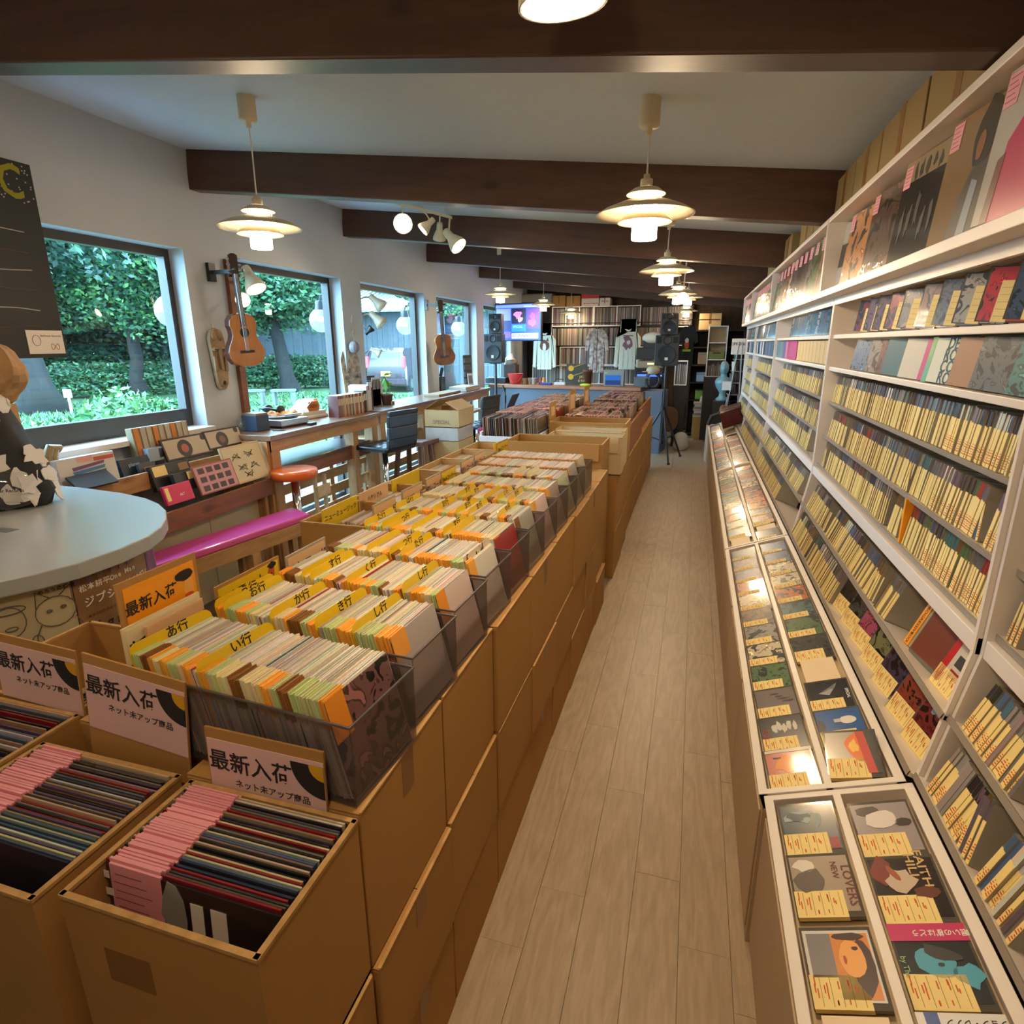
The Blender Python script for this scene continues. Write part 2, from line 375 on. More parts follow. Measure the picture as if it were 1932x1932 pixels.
# left wall with five openings
b = MB(); edges = [FY] + [e for s in WINS for e in s[:2]] + [BY]
for i in range(0, len(edges), 2): b.box(WX - WT, WX, edges[i], edges[i + 1], -0.12, 2.86)
for y0, y1, s in WINS:
    b.box(WX - WT, WX, y0, y1, HEAD, 2.86); b.box(WX - WT, WX, y0, y1, -0.12, s)
struct(b.build('wall_left', wall_m))
for i, (y0, y1, s) in enumerate(WINS):
    wn = bpy.data.objects.new(f'window_{i + 1}', None); COL.objects.link(wn); wn.location = (WX - 0.15, y0, s); struct(wn)
    f = MB(); t = 0.05; W_, H_ = y1 - y0, HEAD - s
    bw = 0.13 if i == 0 else t
    f.box(-.03, .03, 0, W_, 0, bw); f.box(-.03, .03, 0, W_, H_ - t, H_); f.box(-.03, .03, 0, t * .8, bw, H_ - t); f.box(-.03, .03, W_ - t, W_, bw, H_ - t)
    f.box(-.012, .045, W_ - t - .008, W_ - t, bw, H_ - t)
    f.build('window_frame', frame_dk, wn)
    g = MB().box(-.004, .002, t * .8, W_ - t, bw, H_ - t); g.build('pane', glass, wn)
    if i == 0:
        MB().box(-.06, .22, -.0, W_, -.02, 0.012).build('sill_board', wht, wn)
struct(MB().box(RX, RX + 0.1, FY, BY, -0.12, 2.45).build('wall_right', wall_m))
wb = struct(MB().box(-3.45, RX, BY, BY + 0.1, -0.12, 2.86).build('wall_back', mat('dark_back_wall', srgb(44, 30, 20), 0.7)))
bp = MB().box(0, 0.186, -0.02, 0, 0.02, 2.4).mesh('plank', dkwood)
for k in range(22): put('plank', bp, wb, (-3.2 + 0.19 * k, BY, 0.0))
struct(MB().box(-3.45, RX, FY - 0.1, FY, -0.12, 2.86).build('wall_front', wall_m))

# ================================================================ OUTSIDE
lawn_m = mat('lawn_grass', srgb(70, 104, 56), 0.9, noise=0.7, scale=1.6, dark=srgb(46, 78, 40), bump=0.5)
struct(MB().box(-70, -3.46, -8, 60, -0.4, -0.02).build('ground', lawn_m))
struct(MB().box(-14.0, -6.4, -4, 8.3, -0.03, 0.0).build('road', mat('wet_asphalt', srgb(72, 78, 82), 0.35, noise=0.5, scale=3)))
struct(MB().box(-5.0, -3.46, 2.0, 12, -0.03, 0.06).build('path', mat('pale_concrete', srgb(130, 136, 140), 0.6, noise=0.2, scale=2)))

leaf_g = mat('leaf_green', (1, 1, 1), 0.45, src='vc', spec=0.4)
bark = mat('tree_bark', srgb(38, 35, 32), 0.9, noise=0.8, scale=6, stretch=(1, 1, 0.25), bump=1.0)
def leafy(n, rx, ry, rz, size, cols, seed, shell=0.45, long=2.0, droop=0.0):
    r = random.Random(seed); m = MB()
    for _ in range(n):
        while True:
            p = Vector((r.uniform(-1, 1), r.uniform(-1, 1), r.uniform(-1, 1)))
            if shell < p.length < 1: break
        lump = 0.82 + 0.18 * math.sin(p.x * 7 + seed) * math.sin(p.y * 6 + 2) + 0.12 * math.sin(p.z * 9 + p.x * 5)
        c = Vector((p.x * rx, p.y * ry, p.z * rz)) * lump
        d = Vector((r.gauss(0, 1), r.gauss(0, 1), r.gauss(0, .6) - droop)).normalized(); n2 = d.orthogonal().normalized()
        n2 = (Matrix.Rotation(r.uniform(0, 6.3), 3, d) @ n2); s = size * r.uniform(.7, 1.3)
        k = r.choice(cols); b_ = r.uniform(.36, .62); k = tuple(x * b_ for x in k)
        m.add([c - d * s * .5, c + n2 * s * .5 / long, c + d * s * .5, c - n2 * s * .5 / long], [(0, 1, 2, 3)], 0, k)
    return m.mesh('foliage', leaf_g)
G = [srgb(70, 118, 84), srgb(88, 138, 92), srgb(54, 98, 74), srgb(104, 156, 104)]
GD = [srgb(50, 88, 70), srgb(40, 72, 58), srgb(62, 104, 80)]
GL = [srgb(128, 184, 104), srgb(108, 168, 100), srgb(148, 198, 122), srgb(88, 146, 92)]
GB = [srgb(96, 150, 110), srgb(74, 128, 96), srgb(120, 172, 130)]
crown_a = leafy(34000, 3.6, 3.6, 2.4, 0.165, G, 1)
crown_b = leafy(34000, 4.2, 4.2, 3.0, 0.20, GD, 2)
crown_c = leafy(32000, 3.4, 3.8, 2.2, 0.155, G + GL[:1], 3)
def trunk(h, r0, r1, lean=(0, 0), seed=0):
    r = random.Random(seed); m = MB(); pts = [Vector((lean[0] * t + r.uniform(-.05, .05), lean[1] * t + r.uniform(-.05, .05), h * t)) for t in [i / 6 for i in range(7)]]
    m.tube(pts, [r0 * 1.5] + [r0 + (r1 - r0) * i / 6 for i in range(1, 7)], 10)
    for k in range(4):
        a = r.uniform(0, 6.3); p = pts[4 + k % 3]
        m.tube([p, p + Vector((math.cos(a) * .9, math.sin(a) * .9, .7)), p + Vector((math.cos(a) * 1.9, math.sin(a) * 1.9, 1.2))], [r1 * .6, r1 * .4, r1 * .15], 7)
    return m
def tree(label, x, y, h, r0, crown, cz, sc=1.0, lean=(0, 0), seed=0):
    t = thing('tree', label, 'tree', (x, y, -0.03), group='garden trees outside the windows')
    trunk(h, r0, r0 * .6, lean, seed).build('trunk', bark, t, smooth=True)
    c = put('foliage', crown, t, (lean[0], lean[1], cz), (0, 0, seed * 1.3)); c.scale = (sc, sc, sc); c['kind'] = 'stuff'
    return t
tree('thick dark tree trunk below the chalkboard, leaning slightly left', -15.4, 11.0, 4.2, 0.42, crown_b, 5.6, 1.0, (-.5, -.2), 1)
tree('slim garden tree whose trunk stands right of centre in first window', -17.6, 15.8, 3.6, 0.22, crown_c, 4.1, 1.1, (.2, 0), 2)
tree('broad leafy tree with leaning trunk filling the second window', -13.8, 18.6, 3.6, 0.27, crown_a, 4.3, 1.15, (-.7, .2), 3)
tree('dark tree at the far left of the garden behind the hedge', -25.0, 15.0, 4.5, 0.3, crown_b, 4.6, 1.4, (0, 0), 4)
tree('dark bushy tree behind the hedge between the first two trunks', -24.0, 21.5, 4.5, 0.3, crown_b, 4.3, 1.35, (0, 0), 5)
tree('tall dark tree behind the hedge in the second window', -21.5, 27.0, 5.0, 0.3, crown_b, 4.7, 1.4, (0, 0), 6)
tree('pale leafy tree over the shed roof in the third window', -12.6, 27.5, 5.0, 0.25, crown_a, 5.6, 0.9, (0, 0), 7)
tree('leafy tree filling the fourth window beside the grey shed', -8.3, 20.2, 3.6, 0.2, crown_c, 3.7, 0.62, (0, 0), 8)
tree('low tree at the back of the garden behind the trunk under chalkboard', -32.0, 20.0, 5.0, 0.3, crown_b, 3.6, 1.5, (0, 0), 9)
tree('dark tree closing the gap at the far back of the garden', -31.0, 30.0, 5.0, 0.3, crown_b, 4.2, 1.7, (0, 0), 10)
# a near branch hangs into the first window
br = thing('hanging_branch', 'long drooping branches with narrow pale leaves across the first window', 'branch', (-7.2, 5.3, 3.3))
r = random.Random(5); m = MB(); tw = MB()
for k in range(13):
    a = Vector((r.uniform(-1.3, .2), r.uniform(-2.0, .4), r.uniform(.2, .7))); bb = a + Vector((r.uniform(-.2, .3), r.uniform(1.0, 2.2), r.uniform(-1.25, -.55)))
    pts = [a.lerp(bb, t) + Vector((0, 0, .3 * t * (1 - t) * 2)) for t in [i / 8 for i in range(9)]]
    tw.tube(pts, [.016 - .0015 * i for i in range(9)], 5)
    for i in range(110):
        t = r.random(); p = a.lerp(bb, t) + Vector((0, 0, .6 * t * (1 - t))); d = Vector((r.gauss(0, .5), r.gauss(0.5, .6), r.gauss(-.45, .4))).normalized(); n2 = d.orthogonal().normalized(); n2 = Matrix.Rotation(r.uniform(0, 6.3), 3, d) @ n2
        s = r.uniform(.10, .19); c = tuple(x * r.uniform(.4, .62) for x in r.choice(GB)); m.add([p, p + d * s * .5 + n2 * s * .13, p + d * s, p + d * s * .5 - n2 * s * .13], [(0, 1, 2, 3)], 0, c)
tw.build('twig', bark, br); o = m.build('foliage', leaf_g, br); o['kind'] = 'stuff'
# the shrub below the first window: pale, long-leaved
sh = thing('shrub', 'bright green long-leaved shrub right below the first window', 'shrub', (-5.6, 4.3, 0))
o = put('foliage', leafy(17000, 1.0, 1.6, .68, .115, GL, 21, .5, 3.2, -.7), sh, (0.1, 0.62, .46)); o['kind'] = 'stuff'
MB().tube([(0, 0, 0), (.05, .1, .3), (.1, .2, .6)], [.05, .04, .02], 7).build('stem', bark, sh)
hedge_me = leafy(16000, 4.6, .8, .62, .12, G + GL[3:], 31, .3, 2.0)
def hedge(label, x, y, rz, z=.55, sc=(1, 1, 1)):
    h = thing('hedge', label, 'hedge', (x, y, -.02), (0, 0, rz), 'clipped garden hedges')
    o = put('foliage', hedge_me, h, (0, 0, z)); o.scale = sc; o['kind'] = 'stuff'
    s = MB()
    for k in range(7): s.cyl((-3.6 + k * 1.2, 0, 0), (-3.6 + k * 1.2 + .05, 0, z), .03, .02, 6)
    s.build('stem', bark, h)
hedge('clipped hedge seen low in the first window behind both trunks', -18.6, 15.6, .90, .55, (1.35, 1, 1))
hedge('further hedge showing above the first one in first window', -23.5, 19.2, .90, 1.0, (1.6, 1, 1.25))
hedge('clipped hedge crossing the second window behind the leaning trunk', -14.6, 20.6, .63, .62, (1.15, 1, 1.15))
hedge('dark hedge left of the second window far behind the lawn', -20.6, 21.6, .75, .7, (1.1, 1, 1.2))
weeds = MB(); r = random.Random(8)
for k in range(9000):
    x, y = (r.uniform(-17, -13.2), r.uniform(8.6, 14.5)) if k < 4000 else (r.uniform(-14, -5.4), r.uniform(8.6, 18.6)); h = r.uniform(.03, .10) if k >= 4000 else r.uniform(.04, .14); a = r.uniform(0, 6.3)
    dx, dy = math.cos(a) * .03, math.sin(a) * .03
    weeds.add([(x - dx, y - dy, -.02), (x + dx, y + dy, -.02), (x + r.uniform(-.1, .1), y + r.uniform(-.1, .1), h)], [(0, 1, 2)], 0, tuple(q * .5 for q in r.choice(GL + G)))
o = weeds.build('grass', leaf_g); tag(o, 'short green grass and weeds on the lawn outside', 'grass', kind='stuff')
# grey shed with corrugated roof
sd = thing('shed', 'long grey corrugated shed with a pale metal roof behind the car', 'building', (-12.5, 24.0, 0))
m = MB()
for k in range(56): m.box(-7.4 + k * .25, -7.4 + k * .25 + .236, -.02 - .02 * (k % 2), .0, 0, 2.95)
m.box(-7.4, 6.6, 0, 5, 0, 2.95); m.build('wall', mat('grey_siding', srgb(100, 108, 116), 0.6, noise=0.15, scale=1), sd)
m = MB()
for k in range(52): m.fbox((-7.7 + k * .28, -.4, 2.93), (.15, 0, 0), (0, 5.6, 1.9), (0, 0, .06))
m.fbox((-7.7, -.38, 2.93), (14.6, 0, 0), (0, 5.6, 1.9), (0, 0, .03)); m.build('roof', mat('pale_metal_roof', srgb(150, 158, 164), 0.4), sd)
# car
car = thing('car', 'dark maroon hatchback parked tail-on outside the third window', 'car', (-10.3, 19.2, 0), (0, 0, math.radians(8)))
def smooth_sect(zs):
    m = MB(); n = len(zs); v = []
    for y, hw, zb, zt, tw in zs: v += [(-hw, y, zb), (hw, y, zb), (hw, y, zb + (zt - zb) * .55), (tw, y, zt), (-tw, y, zt), (-hw, y, zb + (zt - zb) * .55)]
    f = [(i * 6 + j, i * 6 + (j + 1) % 6, (i + 1) * 6 + (j + 1) % 6, (i + 1) * 6 + j) for i in range(n - 1) for j in range(6)]
    f += [tuple(range(6)), tuple(range((n - 1) * 6, n * 6))[::-1]]; return m.add(v, f)
smooth_sect([(0, .66, .25, .85, .64), (.03, .72, .22, .92, .70), (.1, .74, .2, 1.38, .60), (.35, .74, .2, 1.5, .58), (1.9, .74, .2, 1.5, .58), (2.5, .74, .2, .98, .66), (3.3, .70, .22, .85, .62)]).build('body', mat('maroon_car_paint', srgb(46, 26, 34), 0.15, coat=1), car, bevel=.03)
MB().add([(-.56, .055, .95), (.56, .055, .95), (.5, .075, 1.36), (-.5, .075, 1.36), (-.56, .085, .95), (.56, .085, .95), (.5, .105, 1.36), (-.5, .105, 1.36)], [(0, 1, 2, 3), (7, 6, 5, 4), (0, 4, 5, 1), (1, 5, 6, 2), (2, 6, 7, 3), (3, 7, 4, 0)]).build('rear_window', mat('car_glass', srgb(70, 84, 100), 0.05), car)
for s in (-1, 1):
    MB().box(s * .66 - .08, s * .66 + .06, -.01, .1, .82, 1.22).build('tail_light', mat('red_tail_light', srgb(190, 60, 60), 0.2), car, bevel=.02)
    for y in (.55, 2.6):
        wme = MB().cyl((s * .76, y, .28), (s * .6, y, .28), .28, n=20).build('wheel', mat('tyre_rubber', (0.015, 0.015, 0.015), 0.8), car)
        MB().cyl((s * .77, y, .28), (s * .75, y, .28), .17, n=14).build('hub_cap', steel, wme)
MB().box(-.17, .17, -.035, -.01, .55, .72).build('number_plate', mat('yellow_plate', srgb(226, 206, 80), 0.5), car)
write('30-30', frame((0, -.037, .63), (1, 0, 0), (0, 0, 1)), .11, ink, car)
MB().box(-.72, .72, -.05, .08, .25, .46).build('bumper', mat('car_bumper', srgb(48, 30, 38), 0.3), car, bevel=.02)
# globe lamps on the outer wall, between the windows
gl_m = clear('frosted_globe_glass', (0.93, 0.96, 1.0), 0.28, 0.05)
g0 = None
for i, y in enumerate((3.63, 5.47, 7.34, 9.21)):
    nm = ['first and second', 'second and third', 'third and fourth', 'fourth and fifth'][i]; lb = f'white globe lamp on the outer wall between the {nm} windows'
    if g0 is None:
        g0 = thing('globe_lamp', lb, 'lamp', (WX - WT - .17, y, 1.84), group='outdoor globe lamps')
        MB().ball((0, 0, 0), .115, 20, 12).build('globe', gl_m, g0, smooth=True); MB().ball((0, 0, .01), .03, 12, 8).build('bulb', mat('pale_bulb', srgb(240, 236, 225), .3, emit=.8), g0, smooth=True)
        MB().lathe([(.0, .19), (.045, .18), (.05, .12), (.055, .10)], 14).build('cap', blackm, g0, smooth=True)
        MB().tube([(0, 0, .18), (.02, 0, .24), (.09, 0, .25), (.17, 0, .2)], .01, 7).build('bracket', blackm, g0)
    else: dup(g0, (WX - WT - .17, y, 1.84), label=lb)
# bits on the lawn
for x, y, l in ((-11.8, 14.2, 'low dark wooden bench on the lawn, left one in second window'), (-11.0, 14.5, 'small dark wooden stump table on the lawn beside the bench')):
    t = thing('garden_bench', l, 'bench', (x, y, 0), (0, 0, .4)); MB().box(-.32, .32, -.14, .14, .36, .42).build('seat', mat('weathered_wood', srgb(86, 92, 96), .8), t)
    for s in (-1, 1): MB().box(s * .26 - .04, s * .26 + .04, -.12, .12, 0, .36).build('leg', mat('weathered_wood'), t)
t = thing('signpost', 'tiny white marker post on the grass beside the thick trunk', 'sign', (-14.6, 11.1, 0)); MB().box(-.02, .02, -.02, .02, 0, .5).build('post', wht, t); MB().box(-.12, .12, -.03, .0, .4, .6).build('board', wht, t)
# ================================================================ LAMPS
opal = bpy.data.materials.new('glowing_opal_glass'); opal.use_nodes = True
_b = opal.node_tree.nodes['Principled BSDF']; _b.inputs['Base Color'].default_value = (1, 1, 1, 1); _b.inputs['Emission Color'].default_value = (*LAMP_COL, 1); _b.inputs['Emission Strength'].default_value = LAMP
bulb_m = mat('glowing_bulb', (1.0, 0.78, 0.5), 0.3, emit=60.0)
def shade(prof, t=0.0025, n=48):
    return MB().lathe(prof + [(r, z + t) for r, z in reversed(prof)], n, closed=True)
def make_pendant(label, x, y, zb):
    """zb: bottom of the opal glass"""
    t = thing('pendant_lamp', label, 'lamp', (x, y, zb), group='white pendant lamps with three shades')
    MB().lathe([(0, 0), (.047, 0), (.0495, .004), (.0495, .15), (.046, .16), (.02, .165)], 32).build('opal_glass', opal, t, smooth=True)
    shade([(.055, .143), (.10, .132), (.16, .109), (.1925, .090)]).build('main_shade', lamp_w, t, smooth=True)
    shade([(.053, .104), (.075, .092), (.106, .062)]).build('lower_shade', lamp_w, t, smooth=True)
    shade([(.024, .188), (.05, .182), (.076, .163)]).build('top_shade', lamp_w, t, smooth=True)
    for k in range(3):
        a = 2 * PI * k / 3 + .4
        MB().cyl((.062 * math.cos(a), .062 * math.sin(a), .088), (.062 * math.cos(a), .062 * math.sin(a), .176), .0022, n=6).build('strut', steel, t)
    MB().lathe([(0, .235), (.012, .235), (.013, .222), (.023, .218), (.024, .212), (.024, .186), (0, .186)], 20).build('socket', lamp_w, t, smooth=True)
    zc = ZC(x) - zb
    MB().tube([(0, 0, .235), (.003, 0, (.235 + zc) / 2), (0, 0, zc - .1)], .0035, 7).build('cord', wht, t)
    MB().lathe([(0, zc - .125), (.012, zc - .125), (.013, zc - .10), (.038, zc - .098), (.04, zc - .09), (.04, zc + .003)], 24).build('ceiling_rose', lamp_w, t, smooth=True)
    return t
make_pendant('white pendant lamp nearest the first window, left of the aisle', -2.045, 2.65, 2.05)
make_pendant('large-looking white pendant lamp nearest the camera over the aisle', -0.232, 2.64, 2.0)
make_pendant('white pendant lamp just behind the camera over the aisle', -.30, .10, 2.02)  # out of view, added to brighten the dark front boxes
make_pendant('white pendant lamp behind the camera on the window side', -2.05, .45, 2.05)  # second unseen lamp, added to lighten the front left
def along(u, v, y): return at(u, v, y=y)
for lb, u, v, y in (('white pendant lamp in front of the television and left speaker', 944, 571, 7.3),
                    ('white pendant lamp overlapping the right edge of the television', 1025, 587, 9.5),
                    ('small white pendant lamp hanging in front of the back shelf records', 1077, 601, 11.2),
                    ('second white pendant lamp along the aisle, below a dark beam', 1256, 538, 4.7),
                    ('third white pendant lamp along the aisle, beside a lit spotlight', 1278, 574, 6.55),
                    ('fourth white pendant lamp along the aisle, mostly hidden behind the third', 1297, 576, 8.6),
                    ('farthest white pendant lamp of the aisle, above the right loudspeakers', 1294, 598, 11.1)):
    p = at(u, v, y=y); make_pendant(lb, p.x, p.y, p.z)

spot_me = {}
def spot(label, base, head, aim, lit=True, s=1.0, power=0.0, body=None, nm='spotlight', stem=None):
    """a cone-shouldered reflector lamp on an arm; head: middle of its opening; aim: where it points"""
    base, head, aim = Vector(base), Vector(head), Vector(aim).normalized(); body = body or lamp_w
    t = thing(nm, label, 'spotlight', base)
    M = frame(head - base, aim.orthogonal(), aim.cross(aim.orthogonal()), aim)
    b = MB().lathe([(.0, -.155 * s), (.024 * s, -.155 * s), (.028 * s, -.14 * s), (.03 * s, -.09 * s), (.034 * s, -.085 * s), (.06 * s, -.025 * s), (.063 * s, 0), (.059 * s, 0), (.055 * s, -.022 * s), (.028 * s, -.075 * s)], 28).xf(M)
    b.build('lamp_head', body, t, smooth=True)
    bm_ = bulb_m if lit else mat('unlit_bulb', srgb(232, 224, 210), .2, coat=1)
    MB().lathe([(.054 * s, -.016 * s), (.045 * s, -.006 * s), (.02 * s, .0), (0, .001)], 24).xf(M).build('bulb', bm_, t, smooth=True)
    q = (head - base) - aim * .115 * s
    MB().tube([(0, 0, 0), q * .5 + Vector((0, 0, .015)), q], .007 * s, 8).build('arm', body, t)
    if power:
        l = bpy.data.lights.new('spot_beam', 'SPOT'); l.energy = power; l.color = (1, .78, .5); l.spot_size = math.radians(85); l.spot_blend = .6; l.shadow_soft_size = .04
        lo = bpy.data.objects.new('spot_beam', l); COL.objects.link(lo); lo.parent = t; lo.matrix_local = frame(head - base + aim * .02, aim.orthogonal(), (-aim).cross(aim.orthogonal()), -aim)
    return t
# ceiling track with three spots, in front of the third beam
def on_ceiling(u, v):
    d = ray(u, v); k = (2.82 - .35 - H) / (d.z + .1077 * d.x); return Vector((0, 0, H)) + d * k
ya = 5.0
pa, pb = at(742, 384, y=ya), at(852, 413, y=ya + .12)
tr = thing('lamp_track', 'short white ceiling track carrying three spotlights', 'track', pa)
d = pb - pa
MB().fbox((0, -.015, 0), d, (0, .03, 0), (0, 0, .022)).build('rail', lamp_w, tr)
for k in (.12, .5, .9):
    zt = ZC((pa + d * k).x) - pa.z
    MB().cyl(d * k, Vector((d.x * k, d.y * k, zt)), .006, n=8).build('hanger', lamp_w, tr)
hd = at(760, 422, y=ya - .1); spot('lit white spotlight facing the camera, leftmost on the ceiling track', pa + d * .16, hd, (-hd + Vector((0, 0, 1.3))), True, 1.25, SPOT_W)
hd = at(797, 434, y=ya - .05); spot('lit small spotlight in the middle of the ceiling track', pa + d * .5, hd, (-.5, -.35, -.55), True, .85, SPOT_W * .5)
hd = at(829, 452, y=ya + .25); spot('white spotlight on the track seen from behind, pointing down', pa + d * .8, hd, (-.2, .35, -.75), False, .9)
hd = at(866, 465, y=ya + .05); spot('white spotlight at the right end of the ceiling track', pa + d * .97, hd, (.72, -.15, -.72), True, 1.2, SPOT_W * .6)
# near spotlight cut by the top of the picture
hd = at(1062, 10, y=1.32); spot('lit white spotlight close overhead, cut by the top of the picture', hd + Vector((.02, .1, .16)), hd, (.05, .12, -1), True, 1.35, SPOT_W)
# aisle spot beside the third pendant
hd = at(1288, 563, y=5.6); spot('lit spotlight glowing in front of the third aisle pendant', Vector((hd.x + .02, hd.y + .12, ZC(hd.x) - .002)), hd, Vector((0.02, -.9, -.42)), True, .85, SPOT_W)
hd = at(962, 529, y=10.9); spot('small white spotlight under the beam above the television', hd + Vector((0, .05, .1)), hd, (.6, -.6, -.3), False, .8)
# spots on the window piers
pier = thing('lamp_pole', 'thin brown batten at left edge of the second window, guitar hangs on it', 'batten', (WX + .012, 3.80, .95)); MB().box(-.01, .02, -.03, .03, 0, 1.24).build('batten', redwood, pier)
hd = at(484, 546, x=-3.0); spot('white cone spotlight behind the first guitar neck in second window', (WX + .03, 3.84, hd.z + .05), hd, (.45, -.1, -.75), True, 1.15, 6)
hd = at(458, 566, x=-3.05); spot('lit bulb spotlight just below the cone one behind the guitar neck', (WX + .03, 3.84, hd.z + .02), hd, (.6, -.7, -.1), True, .8, 4)
for u, v, l, ai in ((722, 580, 'upper white cone spotlight at left edge of the third window', (.62, .2, -.62)), (722, 612, 'second white cone spotlight below the upper one in third window', (.62, .2, -.62))):
    hd = at(u, v, x=-2.98); spot(l, (WX + .02, 5.60, hd.z + .09), hd, ai, False, 1.05)
hd = at(702, 618, x=-3.02); spot('small black spotlight below two white ones in the third window', (WX + .02, 5.60, hd.z + .02), hd, (.5, .3, .55), False, .6, 0, black)
hd = at(718, 668, x=-3.0); spot('lowest small white spotlight in the third window above skateboard', (WX + .02, 5.60, hd.z), hd, (.7, .3, -.4), False, .7)
# ================================================================ CD WALL ON THE RIGHT
UN = [(-0.50, 1.403), (1.405, 3.375), (3.385, 5.58), (5.59, 7.48), (7.49, 8.75)]
UNAME = ['first cabinet', 'second cabinet', 'third cabinet', 'fourth cabinet', 'last cabinet']
EU = Vector((0.315, 0, 0.115)).normalized(); EN = Vector((-EU.z, 0, EU.x)); ULEN = 0.3353
TO = Vector((0.237, 0, 0.485))                                  # outer rim of the sloping tray
ROWS = {'A': (Vector((.565, 0, .622)), 20), 'B': (Vector((.607, 0, .785)), 20), 'R1': (Vector((.652, 0, 1.003)), 8), 'R2': (Vector((.662, 0, 1.150)), 8), 'R3': (Vector((.668, 0, 1.318)), 6)}
RNAME = {'A': 'lowest slanting row', 'B': 'upper slanting row', 'R1': 'row above rail', 'R2': 'middle upright row', 'R3': 'top spine row'}
SHELF_Z = {'F': 1.489, 'S': 1.640}
film = mat('grey_shelf_lip', srgb(150, 142, 132), 0.3)
for ui, (y0, y1) in enumerate(UN):
    dx = 0.012 if ui == 0 else 0.0
    t = thing('cd_cabinet', ['white CD cabinet nearest the camera at bottom right', 'white CD cabinet second from camera, with sloping two-column tray', 'white CD cabinet third from the camera, partly bare upper shelf',
              'white CD cabinet fourth from the camera on the right wall', 'farthest short white CD cabinet on the right'][ui], 'cabinet', (dx, y0, 0), group='white CD cabinets along the right wall')
    Ly = y1 - y0
    MB().box(.249, .268, 0, Ly, 0, .462).build('front_panel', mat('beige_front_panel', srgb(196, 172, 142), .5, noise=.1, scale=3), t, bevel=.002)
    for k in range(3):
        MB().box(.244, .249, Ly * k / 3 + .012, Ly * (k + 1) / 3 - .012, .04, .43).build('door', mat('beige_front_panel'), t, bevel=.002)
    up = lambda u, n=0.0: TO + EU * u + EN * n
    fr = [('tray_rim', 0, .022), ('tray_rim', ULEN - .022, .022), ('tray_divider', .1585, .018)]
    for nm, u, wd in fr: MB().fbox(up(u, -.045), EU * wd, (0, Ly, 0), EN * .045).build(nm, wht_edge, t, bevel=.0015)
    for yy in (0.0, Ly - .018): MB().fbox(up(0, -.045) + Vector((0, yy, 0)), EU * ULEN, (0, .018, 0), EN * .0452).build('tray_end', wht_edge, t, bevel=.0015)
    MB().fbox(up(.01, -.05), EU * (ULEN - .02), (0, Ly, 0), EN * .012).build('tray_bottom', ply, t)
    # sloping section with two rows
    for rn in 'AB':
        p, ln = ROWS[rn]; a = math.radians(ln); hx = Vector((math.sin(a), 0, math.cos(a))); dp = Vector((math.cos(a), 0, -math.sin(a)))
        MB().fbox(p - hx * .012 - dp * .012, dp * .16, (0, Ly, 0), hx * .011).build('slanting_shelf', wht_edge, t)
        MB().fbox(p - hx * .012 - dp * .013, dp * .003, (0, Ly, 0), hx * (.015)).build('shelf_lip', film, t)
    MB().fbox((.72, 0, .5), (.012, 0, 0), (0, Ly, 0), (.10, 0, .46)).build('lower_back_board', ply, t)
    MB().box(.628, .66, 0, Ly, .944, .986).build('rail', wht_edge, t, bevel=.002)
    for rn in ('R1', 'R2', 'R3'):
        p, ln = ROWS[rn]; a = math.radians(ln); hx = Vector((math.sin(a), 0, math.cos(a))); dp = Vector((math.cos(a), 0, -math.sin(a)))
        MB().fbox(p - hx * .013 - dp * .008, dp * .16, (0, Ly, 0), hx * .0115).build('shelf', wht, t)
        MB().box(p.x - .011, p.x - .008, 0, Ly, p.z - .012, p.z + .002).build('shelf_lip', film, t)
    for z in (1.489, 1.640): MB().box(.640, .82, 0, Ly, z - .022, z - .003).build('shelf', wht_edge, t, bevel=.002)
    MB().box(.826, .838, 0, Ly, .95, 1.82).build('back_board', ply, t)
    for yy in (0, Ly - .012):
        MB().add([(.57, yy, .60), (.70, yy, .60), (.83, yy, .95), (.83, yy, 1.82), (.626, yy, 1.82), (.626, yy, .95), (.57, yy + .012, .60), (.70, yy + .012, .60), (.83, yy + .012, .95), (.83, yy + .012, 1.82), (.626, yy + .012, 1.82), (.626, yy + .012, .95)],
                 [(0, 1, 2, 3, 4, 5), (11, 10, 9, 8, 7, 6)] + [(i, (i + 1) % 6, 6 + (i + 1) % 6, 6 + i) for i in range(6)]).build('side_panel', wht_edge, t)
    # record display case on top
    MB().box(.556, .82, 0, Ly, 1.808, 1.838).build('display_floor', wht_edge, t, bevel=.002)
    MB().box(.556, .82, 0, Ly, 2.142, 2.164).build('display_top', wht_edge, t, bevel=.002)
    MB().box(.805, .82, 0, Ly, 1.83, 2.15).build('display_back', ply, t)
    MB().box(.625, .64, 0, Ly, 1.775, 1.81).build('valance', wht_edge, t)
    for f in (0, 1): MB().box(.556, .81, max(0, Ly * f - .012), min(Ly, Ly * f + .012), 1.83, 2.15).build('display_divider', wht_edge, t)

# ---- CDs
CDC = [('dark', (0.02, 0.02, 0.025)), ('dark', (0.03, 0.03, 0.03)), ('grey', srgb(120, 118, 116)), ('grey', srgb(150, 148, 144)), ('grey', srgb(92, 92, 96)), ('blue', srgb(50, 82, 116)), ('blue', srgb(78, 108, 136)), ('navy', srgb(34, 44, 72)),
       ('white', srgb(210, 205, 196)), ('red', srgb(150, 36, 34)), ('brown', srgb(104, 74, 48)), ('green', srgb(70, 100, 66)), ('teal', srgb(44, 100, 108)), ('mauve', srgb(104, 84, 112))]
CDU = [('blue', srgb(64, 96, 122)), ('blue', srgb(80, 110, 132)), ('blue', srgb(96, 124, 142)), ('grey', srgb(128, 128, 128)), ('dark', (0.02, 0.022, 0.03)), ('navy', srgb(40, 56, 84)), ('white', srgb(214, 210, 204)), ('mauve', srgb(100, 84, 116)), ('teal', srgb(56, 110, 118))]
